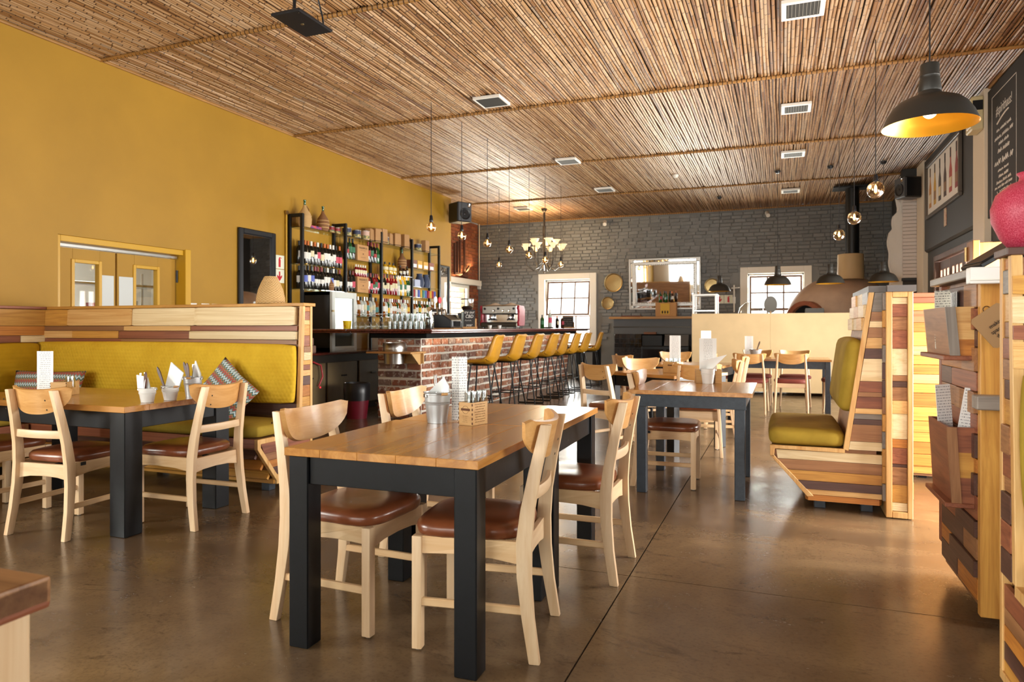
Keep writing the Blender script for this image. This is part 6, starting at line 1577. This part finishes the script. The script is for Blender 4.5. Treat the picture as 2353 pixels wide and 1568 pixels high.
# chandelier
cx, cy = -5.02, 14.92
cn = thing('chandelier', 'black arm chandelier with many frosted glass shades beyond the bar', 'chandelier', (cx, cy, 0))
ob('stem', MB().tube([(0, 0, 2.62), (0, 0, CZ)], .02, 10).tube([(0, 0, 3.0), (0, 0, 3.5)], .035, 10).mesh('stem', M['bronze'], smooth=50), cn)
ob('ceiling_rose', MB().lathe([(.02, -.08), (.06, -.04), (.07, 0)], 14, (0, 0, CZ)).mesh('ceiling_rose', M['bronze'], smooth=40), cn)
ob('finial', MB().lathe([(0, -.19), (.02, -.17), (.012, -.12), (.035, -.06), (.02, 0), (.045, .05), (.02, .1)], 12, (0, 0, 2.62)).mesh('finial', M['chrome'], smooth=50), cn)
l = bpy.data.lights.new('chandelier_glow', 'POINT'); l.energy = 85; l.color = (1, .74, .42); l.shadow_soft_size = .25
lo = bpy.data.objects.new('chandelier_glow', l); COL.objects.link(lo); lo.location = (cx, cy, 3.3)
sm_ = MB().lathe([(.03, 0), (.045, .02), (.06, .06), (.09, .10), (.105, .105), (.1, .108), (.085, .102), (.055, .06), (.04, .025), (.0, .012)], 18, caps=False).mesh('glass_shade', M['shade'], smooth=60)
for ring, (n, r, zs, zd) in enumerate(((8, .44, 2.98, 2.50), (5, .27, 3.10, 2.62))):
    for k in range(n):
        a = 2 * PI * (k + .3 * ring) / n; c_, s_ = math.cos(a), math.sin(a)
        pts = [(0, 0, 2.72), (r * .3 * c_, r * .3 * s_, zd + .06), (r * .6 * c_, r * .6 * s_, zd), (r * .9 * c_, r * .9 * s_, zd + .1), (r * c_, r * s_, zd + .25), (r * c_, r * s_, zs)]
        am = ob('arm', MB().tube(pts, .008, 6).mesh('arm', M['bronze'], smooth=60), cn)
        ob('glass_shade', sm_, am, (r * c_, r * s_, zs - .01))
# ceiling vents
M['slatgrey'] = plain('vent_slat_grey', '#6a665c', .6)
def vent(lbl, x, y, slats, w=.34, d=.35):
    t = thing('air_vent', lbl, 'vent', (x, y, CZ - .03), 0, 'ceiling air vents'); f = .04 if slats else .022
    m = MB()
    for a, b, c, e in ((-w / 2, w / 2, -d / 2, -d / 2 + f), (-w / 2, w / 2, d / 2 - f, d / 2), (-w / 2, -w / 2 + f, -d / 2 + f, d / 2 - f), (w / 2 - f, w / 2, -d / 2 + f, d / 2 - f)): m.cbox(a, b, c, e, -.004, .03, .003)
    ob('frame', m.mesh('frame', M['white']), t)
    ob('grille', MB().box(-w / 2 + f, w / 2 - f, -d / 2 + f, d / 2 - f, .0, .02).mesh('grille', M['grille']), t)
    if slats:
        for k in range(9):
            x_ = -w / 2 + f + (w - 2 * f) * (k + .5) / 9; ob('slat', MB().box(x_ - .003, x_ + .003, -d / 2 + f, d / 2 - f, -.004, .0).mesh('slat', M['slatgrey']), t, (0, 0, 0))
    return t
for i, y in enumerate((7.56, 10.72, 13.2)): vent('dark square ceiling vent left of the middle, %s from the camera' % nth(i), -3.2, y, False)
vent('small ceiling vent near the chandelier', -5.43, 14.66, False)
for i, y in enumerate((6.3, 9.14, 11.54, 14.63)): vent('white framed slatted ceiling vent right of the middle, %s from the camera' % nth(i), .17, y, True)
tag(ob('smoke_detector', MB().lathe([(0, -.05), (.03, -.05), (.05, -.03), (.055, 0), (0, 0)], 16).mesh('smoke_detector', M['white'], smooth=40), None, (-1.742, 12.446, CZ - .0)), 'white smoke detector on the reed ceiling', 'detector')
for i, (x, l) in enumerate(((-4.0, 'small white security camera on the back wall above the left window'), (-.3, 'small white security camera on the back wall above the right window'))):
    t = thing('security_camera', l, 'camera', (x, YB - .02, 3.72), 0, 'security cameras')
    ob('mount', MB().tube([(0, 0, .08), (0, -.06, .05)], .018, 8).mesh('mount', M['white']), t)
    ob('housing', MB().tube([(0, -.03, .06), (.03, -.2, -.03)], .045, 12).mesh('housing', M['white'], smooth=50), t)
# black panel heater
hp = thing('panel_heater', 'black rectangular panel heater hanging from the reed ceiling', 'heater', (-3.09, 3.94, 3.3))
ob('panel', MB().cbox(-.118, .118, -.185, .185, 0, .022, .008).mesh('panel', M['blackplastic']), hp)
ob('rod', MB().tube([(-.02, -.06, .02), (-.02, -.06, .6)], .011, 8).mesh('rod', M['blackmetal']), hp)
ob('cable', MB().tube([(.1, .1, .03), (.13, .05, .05), (.09, 0, .3), (.03, -.05, .6)], .006, 8).mesh('cable', M['black'], smooth=50), hp)
for x in (-.1, .1):
    for y in (-.165, .165): ob('screw', MB().tube([(x, y, -.008), (x, y, .004)], .003, 6).mesh('screw', M['chrome']), hp)
ob('badge', MB().lathe([(0, -.002), (.012, -.002), (.012, .0), (0, 0)], 16).mesh('badge', M['brass']), hp)

# ------------------------------------------------------------------ waiter station at the right
ws = thing('waiter_station', 'plank clad waiter station with menu boxes between the booths', 'station', (.736, 3.25, 0), math.radians(.7))
ob('carcass', MB().box(.02, .75, .02, .66, .06, 1.40).mesh('carcass', wd('brown', 'Z', False)), ws)
ob('post', MB().cbox(0, .14, -.02, .02, .05, 1.39, .003).mesh('post', wd('gold', 'Z', False)), ws)
ob('end_post', MB().cbox(-.005, .03, .63, .68, .16, 1.40, .003).mesh('end_post', wd('red', 'Z', False)), ws)
z = .10; ks_ = ['amber', 'dark', 'brown', 'dark', 'red', 'dark', 'amber', 'dark', 'red', 'brown', 'red', 'brown', 'dark', 'red', 'brown', 'dark']  # brown and red planks, picked darker to put this side's shade into the wood
for k, sp_ in enumerate(ks_):
    h = [.09, .07, .09, .07, .10, .09, .06, .10, .08, .09, .08, .10, .07, .09, .10, .08][k]; pr = [.002, .014, .004, .012][k % 4]
    if z + h > 1.4: h = 1.4 - z
    if h > .02:
        sp2 = .33 + .12 * math.sin(k * 2.1)
        block('plank', ws, -pr, .02, .022, sp2, z + .001, z + h - .001, wd(sp_, 'Y')); block('plank', ws, -.004, .02, sp2 + .001, .63, z + .001, z + h - .001, wd(ks_[(k + 5) % 16], 'Y'))
    z += h
ob('top_board', MB().cbox(-.04, .77, -.03, .70, 1.40, 1.435, .004).mesh('top_board', wd('grey', 'Y', False)), ws)
def menu_box(z0, z1, dep, y0, y1, fsp, ssp):
    """open box on the side of the station, wider at the top"""
    m = MB(); t = .010; s = .018
    bx = ob('menu_box', MB().prism([(-dep, z1), (-dep + t, z1), (-dep + s + t, z0 + t), (0, z0 + t), (0, z0), (-dep + s, z0)], 'y', y0 + .016, y1 - .016).mesh('menu_box', wd(ssp, 'Y', False)), ws)
    for a, b in ((y0, y0 + .016), (y1 - .016, y1)):
        n = 3
        for k in range(n):
            za, zb = z0 + (z1 - z0) * k / n, z0 + (z1 - z0) * (k + 1) / n
            ob('plank', MB().prism([(-dep + s * (1 - (za - z0) / (z1 - z0)), za), (0, za), (0, zb), (-dep + s * (1 - (zb - z0) / (z1 - z0)), zb)], 'y', a, b).mesh('plank', wd(fsp[k], 'X', False)), bx)
    ob('corner_strip', MB().prism([(-dep - .006, z1), (-dep + .03, z1), (-dep + s + .03, z0), (-dep + s - .006, z0)], 'y', y0 - .008, y0 + .002).mesh('corner_strip', wd('grey' if z0 > 1 else 'brown', 'Z', False)), bx)
    ob('foot_strip', MB().cbox(-dep + s - .03, .0, y0 - .006, y1, z0 - .02, z0, .003).mesh('foot_strip', wd('red', 'Y', False)), bx)
    return bx
menu_box(1.085, 1.285, .10, .06, .53, ('amber', 'pine', 'pine'), 'brown')
menu_box(.48, .79, .095, .06, .44, ('red', 'gold', 'red'), 'red')
ob('charging_shelf', MB().cbox(-.03, .12, -.10, -.02, .88, .935, .004).mesh('charging_shelf', wd('grey', 'X', False)), ws)
def sheet(name, lbl, w, h, loc, rot, mat, group=None, th=.002):
    return tag(ob(name, MB().box(-w / 2, w / 2, -th / 2, th / 2, 0, h).mesh(name, mat), None, loc, rot), lbl, 'menu', group)
def wsp(x, y, z):
    a = math.radians(.7); return (.736 + x * math.cos(a) - y * math.sin(a), 3.25 + x * math.sin(a) + y * math.cos(a), z)
for k in range(2): sheet('menu_card', 'folded newsprint menu in the upper menu box, ' + ('nearest' if k == 0 else 'behind the nearest'), .066, .26, wsp(-.056 + k * .006, .34 + k * .03, 1.105), (math.radians(3), math.radians(-2), math.radians(14)), M['news'], 'menus in the upper box')
for k in range(5): sheet('menu_card', 'white menu seen edge on in the upper menu box, %s from the left' % nth(k), .13, .255, wsp(-.022 + k * .005, .36 - k * .01, 1.10), (0, math.radians(-2 + k), math.radians(80 - k * 2)), M['menu'], 'menus in the upper box')
sheet('menu_card', 'curled printed menu at the left of the lower menu box', .072, .40, wsp(-.045, .28, .55), (math.radians(-2), math.radians(-3), math.radians(30)), M['menu'], 'menus in the lower box')
sheet('menu_card', 'printed menu leaning right in the lower menu box', .08, .40, wsp(-.042, .13, .55), (math.radians(3), math.radians(8), math.radians(8)), M['menu'], 'menus in the lower box')
tr_ = thing('white_tray', 'white plastic cutlery tray end on top of the waiter station', 'tray', wsp(.07, -.075, 1.37), 0)
ob('tray', MB().cbox(-.125, .2, -.03, .03, .0, .064, .003).mesh('tray', M['enamel']), tr_)
ob('lip', MB().cbox(-.125, .2, -.036, -.028, .012, .018, .001).mesh('lip', M['white']), tr_)
tb_ = thing('tablet_holder', 'dark tablet holder leaning on top of the waiter station', 'tablet', wsp(.0, .1, 1.437), (0, math.radians(-32), math.radians(10)))
ob('case', MB().cbox(0, .30, -.09, .09, 0, .02, .004).mesh('case', M['blackplastic']), tb_)
ob('screen', MB().cbox(.015, .285, -.08, .08, .02, .024, .001).mesh('screen', M['tile']), tb_)
tg = thing('leather_tag', 'brown card tag reading making space for dessert hung on the station post', 'tag', wsp(.022, -.045, 1.262), (0, math.radians(-38), 0))
ob('card', MB().prism([(-.075, .0), (-.065, .012), (.04, .012), (.05, .0), (.05, -.12), (.04, -.13), (-.065, -.13), (-.075, -.12)], 'y', -.004, 0).mesh('card', plain('brown_card', '#957249', .7)), tg)
for i, s_ in enumerate(('making', 'space for', 'dessert')): text(tg, s_, .021, (-.008, -.0048, -.05 - i * .022), (PI / 2, 0, 0), M['inkdark'])
ob('hook', MB().tube([(.012 * math.cos(a), 0, .012 * math.sin(a) + .012) for a in [2 * PI * k / 12 for k in range(13)]], .0025, 6).mesh('hook', M['chrome'], smooth=60), tg)
# pink vase on the near bench cap
vs = MB().lathe([(0, 0), (.07, 0), (.095, .035), (.118, .09), (.12, .13), (.105, .175), (.07, .205), (.045, .215), (.042, .228), (.05, .24), (.046, .24), (.036, .228), (.04, .215), (0, .21)], 40)
tag(ob('pink_vase', vs.mesh('pink_vase', M['pinkvase'], smooth=60), None, (.75, 2.64, 1.451)), 'round speckled pink vase on the cap of the near right bench', 'vase')

# ------------------------------------------------------------------ on the tables
def cutlery(t, kind, base, top, tw=0.):
    b, e = Vector(base), Vector(top)
    if kind == 'knife':
        d = (e - b).normalized(); s = Vector((-d.z, 0, d.x)) if abs(d.y) < .9 else Vector((1, 0, 0)); y = Vector((0, .003, 0))
        m = MB(); v = []
        for off in (-1, 1):
            for f, w in ((0, .006), (.45, .008), (.75, .011), (.92, .008), (1, .001)):
                p = b.lerp(e, f); v += [p + s * w + y * off, p - s * w + y * off]
        f_ = []
        for i in range(4): f_ += [(2 * i, 2 * i + 2, 2 * i + 3, 2 * i + 1), (10 + 2 * i, 10 + 2 * i + 1, 10 + 2 * i + 3, 10 + 2 * i + 2), (2 * i, 2 * i + 10, 2 * i + 12, 2 * i + 2), (2 * i + 1, 2 * i + 3, 2 * i + 13, 2 * i + 11)]
        m.add(v, f_); return tag(ob('knife', m.mesh('knife', wood('knife_handle', '#5a2f1a', '#3c1d10', 'Z', .4) if 'knife_handle' not in bpy.data.materials else bpy.data.materials['knife_handle'])), 'x', 'knife')
    m = MB().tube([b, b.lerp(e, .7)], [.004, .003], 6)
    d = (e - b).normalized(); s = d.cross(Vector((.3, 1, 0))).normalized()
    for k in range(4): m.tube([b.lerp(e, .7) + s * (k - 1.5) * .003, b.lerp(e, .8) + s * (k - 1.5) * .0065, e + s * (k - 1.5) * .0065], .0018, 5)
    return tag(ob('fork', m.mesh('fork', M['chrome'], smooth=50)), 'x', 'fork')
def napkin(lbl, pts, fold=.03):
    """folded square napkin standing in a pail: quad sheet with a rolled base"""
    a, b, c, d = [Vector(p) for p in pts]
    def fn(u, v):
        p = a.lerp(b, u).lerp(d.lerp(c, u), v); return tuple(p + Vector((0, fold * math.sin(u * PI) * (1 - v), .0)))
    m = MB().grid(fn, 8, 8); m.grid(lambda u, v: tuple(Vector(fn(u, v)) + Vector((0, .006, 0))), 8, 8)
    return tag(ob('paper_napkin', m.mesh('paper_napkin', M['napkin'], smooth=70)), lbl, 'napkin', 'paper napkins')
def place_pail(lbl, mat, x, y, r0, r1, h, rz, grip='oak', hd=True):
    return pail('cutlery_pail', lbl, 'bucket', mat, r0, r1, h, (x, y, .751), rz, hd, grip, 'table cutlery pails')
# galvanised bucket on the joined tables
X, Y = -1.517, 2.925
place_pail('galvanised cutlery bucket on the joined pine tables', M['galv'], X, Y, .046, .064, .145, 1.0)
napkin('white napkin in the galvanised bucket on the joined tables', [(X - .06, Y + .005, .885), (X + .06, Y, .88), (X + .058, Y + .005, .925), (X + .03, Y + .005, .965)])
for k in range(2):
    c = cutlery(None, 'fork', (X - .01 + .02 * k, Y + .02, .78), (X - .028 + k * .045, Y + .03, .972 - k * .005)); c['label'] = 'fork standing in the galvanised bucket, ' + ('left one' if k == 0 else 'right one')
def caddy(lbl, x, y, rz, w=.085, d=.13, h=.085, group='laser cut table caddies'):
    t = thing('table_caddy', lbl, 'caddy', (x, y, .751), rz, group); th = .004
    for nm, a, b, c, e in (('front', -w / 2, w / 2, -d / 2, -d / 2 + th), ('back', -w / 2, w / 2, d / 2 - th, d / 2), ('side', -w / 2, -w / 2 + th, -d / 2 + th, d / 2 - th), ('side', w / 2 - th, w / 2, -d / 2 + th, d / 2 - th)):
        ob(nm, MB().box(a, b, c, e, 0, h).mesh(nm, M['mdf']), t)
    ob('base', MB().box(-w / 2 + th, w / 2 - th, -d / 2 + th, d / 2 - th, .004, .008).mesh('base', M['mdf']), t)
    n = 5
    for sx in (-1, 1):
        for k in range(n):
            z = h * (k + .25) / n; ob('finger_joint', MB().box(sx * w / 2 - .003, sx * w / 2 + .002 * sx + (.003 if sx < 0 else 0), -d / 2 - .0006, -d / 2 + .003, z, z + h / n * .5).mesh('finger_joint', M['ink']), t)
    return t
def caddy_text(t, w, d, h, front, side):
    ob('ring_mark', MB().tube([(.018 * math.cos(a), -d / 2 - .0004, .018 * math.sin(a) + h * .68) for a in [2 * PI * k / 20 for k in range(21)]], .0006, 4).mesh('ring_mark', M['ink']), t)
    ob('banner', MB().box(-.026, .026, -d / 2 - .0012, -d / 2, h * .64, h * .74).mesh('banner', M['ink']), t)
    for i in range(front): scrawl(t, .034 - .004 * (i % 3), .006, (0, -d / 2 - .0004, h * .4 - i * .009), (PI / 2, 0, 0), M['ink'])
    for i in range(side): scrawl(t, d * (.7 - .06 * (i % 3)), .0085, (w / 2 + .0004, 0, h * .9 - i * .0115), (PI / 2, 0, PI / 2), M['ink'])
def glass_stack(lbl, x, y, z, group):
    tag(ob('tumbler', tb, None, (x, y, z), None, (.9, .9, .75)), lbl, 'glass', group)
def menu_stand(lbl, x, y, z, rz, w=.075, h=.2, n=2):
    for k in range(n):
        a = rz + k * .5; sheet('menu_card', lbl + (', left leaf' if k == 0 and n > 1 else ', right leaf' if n > 1 else ''), w, h, (x + k * w * .8 * math.cos(rz), y + k * w * .8 * math.sin(rz), z), (0, 0, a), M['menu'], 'tall printed menus')
cq = caddy('laser cut wooden caddy with burnt lettering on the joined pine tables', -1.335, 2.935, math.radians(-14), .078, .115, .105); caddy_text(cq, .078, .115, .105, 4, 8)
for k in range(3):
    a = math.radians(-14); dx, dy = .0, -.02 + k * .04
    glass_stack('small clear glass in the wooden caddy on the joined tables, %s from the front' % nth(k), -1.335 - dy * math.sin(a) + .0, 2.935 + dy * math.cos(a), .83, 'glasses in the joined table caddy')
menu_stand('tall folded printed menu behind the caddy on the joined tables', -1.455, 3.0, .755, math.radians(20), .042, .305)
# long left table
place_pail('white cutlery pail at the left of three on the long left table', M['enamel'], -3.56, 3.09, .036, .05, .085, .4, None, False)
place_pail('white cutlery pail with wooden grip, middle of three on the long left table', M['enamel'], -3.535, 3.235, .036, .052, .088, 1.4)
place_pail('galvanised cutlery pail, rearmost of three on the long left table', M['galv'], -3.565, 3.44, .042, .058, .13, .4)
napkin('folded napkin in the left white pail on the long table', [(-3.605, 3.06, .82), (-3.55, 3.06, .82), (-3.54, 3.06, .905), (-3.615, 3.06, .915)], .01)
napkin('small napkin corner in the left white pail on the long table', [(-3.56, 3.075, .82), (-3.52, 3.075, .82), (-3.53, 3.075, .86), (-3.545, 3.075, .905)], .01)
napkin('big square napkin in the middle white pail on the long table', [(-3.585, 3.24, .83), (-3.47, 3.24, .83), (-3.435, 3.24, .92), (-3.535, 3.24, .985)], .02)
napkin('napkin in the galvanised pail on the long table', [(-3.60, 3.46, .86), (-3.52, 3.46, .86), (-3.52, 3.46, .90), (-3.565, 3.46, .985)], .01)
for lbl_, kd, b_, t_ in (('knife leaning out of the left white pail', 'knife', (-3.56, 3.07, .79), (-3.538, 3.06, .935)), ('fork in the left white pail', 'fork', (-3.58, 3.08, .78), (-3.598, 3.075, .925)), ('second fork in the left white pail, nearer the napkin', 'fork', (-3.57, 3.09, .78), (-3.58, 3.09, .928)),
        ('knife leaning left out of the middle white pail', 'knife', (-3.54, 3.21, .80), (-3.622, 3.215, .955)), ('fork leaning left out of the middle white pail', 'fork', (-3.55, 3.22, .80), (-3.625, 3.23, .93)),
        ('dark knife in the galvanised pail', 'knife', (-3.57, 3.42, .83), (-3.632, 3.43, .975)), ('fork in the galvanised pail', 'fork', (-3.55, 3.42, .83), (-3.55, 3.43, .962)), ('second knife in the galvanised pail beside the dark knife', 'knife', (-3.57, 3.42, .83), (-3.605, 3.43, .97))):
    c = cutlery(None, kd, b_, t_); c['label'] = lbl_ + ' on the long table'
cd2 = caddy('brown wooden caddy on the long left table beside the tall menu', -4.45, 3.22, math.radians(24), .10, .15, .09)
glass_stack('small clear glass in the caddy on the long left table', -4.43, 3.24, .80, 'glass in the left caddy')
sheet('menu_card', 'tall white printed menu standing on the long left table', .105, .29, (-4.50, 3.12, .755), (0, 0, math.radians(22)), M['menu'], 'tall printed menus')
# slate table and tables behind
place_pail('small white pail with napkin on the slate grey table', M['enamel'], -.548, 5.74, .042, .058, .12, .3, None, False)
napkin('flared white napkin in the pail on the slate grey table', [(-.60, 5.73, .865), (-.51, 5.73, .87), (-.40, 5.73, .985), (-.60, 5.73, .93)], .03)
sheet('menu_card', 'white printed menu standing on the slate grey table', .135, .36, (-.555, 5.82, .752), (0, 0, math.radians(10)), M['menu'], 'tall printed menus')
for k, dx in enumerate((-.08, .07)):
    tag(ob('caddy_end', MB().box(-.025, .025, -.06, .06, 0, .11).mesh('caddy_end', M['mdf']), None, (-.55 + dx, 5.83, .751), .2), 'laser cut caddy end beside the white pail, ' + ('left one' if k == 0 else 'right one'), 'caddy')
c3 = caddy('engraved wooden caddy with glasses on the angled table', -1.0, 6.98, math.radians(-30), .17, .1, .11); caddy_text(c3, .17, .1, .11, 4, 4)
for k in range(3): glass_stack('clear glass in the caddy on the angled table, %s from the left' % nth(k), -1.05 + k * .05, 7.0 - k * .025, .82, 'glasses in the angled table caddy')
menu_stand('white printed menu in the angled table caddy', -.985, 7.01, .76, math.radians(-8), .11, .36, 1)
c4 = caddy('pale wooden caddy on the third row table', -.80, 8.7, math.radians(45), .12, .12, .13)
menu_stand('newsprint menu in the third row table caddy', -.86, 8.78, .76, math.radians(10), .12, .40, 1)
place_pail('galvanised cutlery pail on the far table', M['galv'], -.35, 10.8, .06, .085, .13, .2)
c = cutlery(None, 'knife', (-.34, 10.8, .85), (-.29, 10.8, 1.0)); c['label'] = 'knife in the galvanised pail on the far table'
sheet('menu_card', 'white printed menu standing on the far table', .12, .32, (-.45, 10.95, .752), (0, 0, 0), M['menu'], 'tall printed menus')

# lettering curves become plain meshes
bpy.context.view_layer.update()
dg = bpy.context.evaluated_depsgraph_get()
for o in TEXTS:
    me = bpy.data.meshes.new_from_object(o.evaluated_get(dg))
    n = bpy.data.objects.new('lettering', me); COL.objects.link(n); n.parent = o.parent
    n['kind'] = 'stuff'; n.location = o.location; n.rotation_euler = o.rotation_euler; n.scale = o.scale
    bpy.data.objects.remove(o)
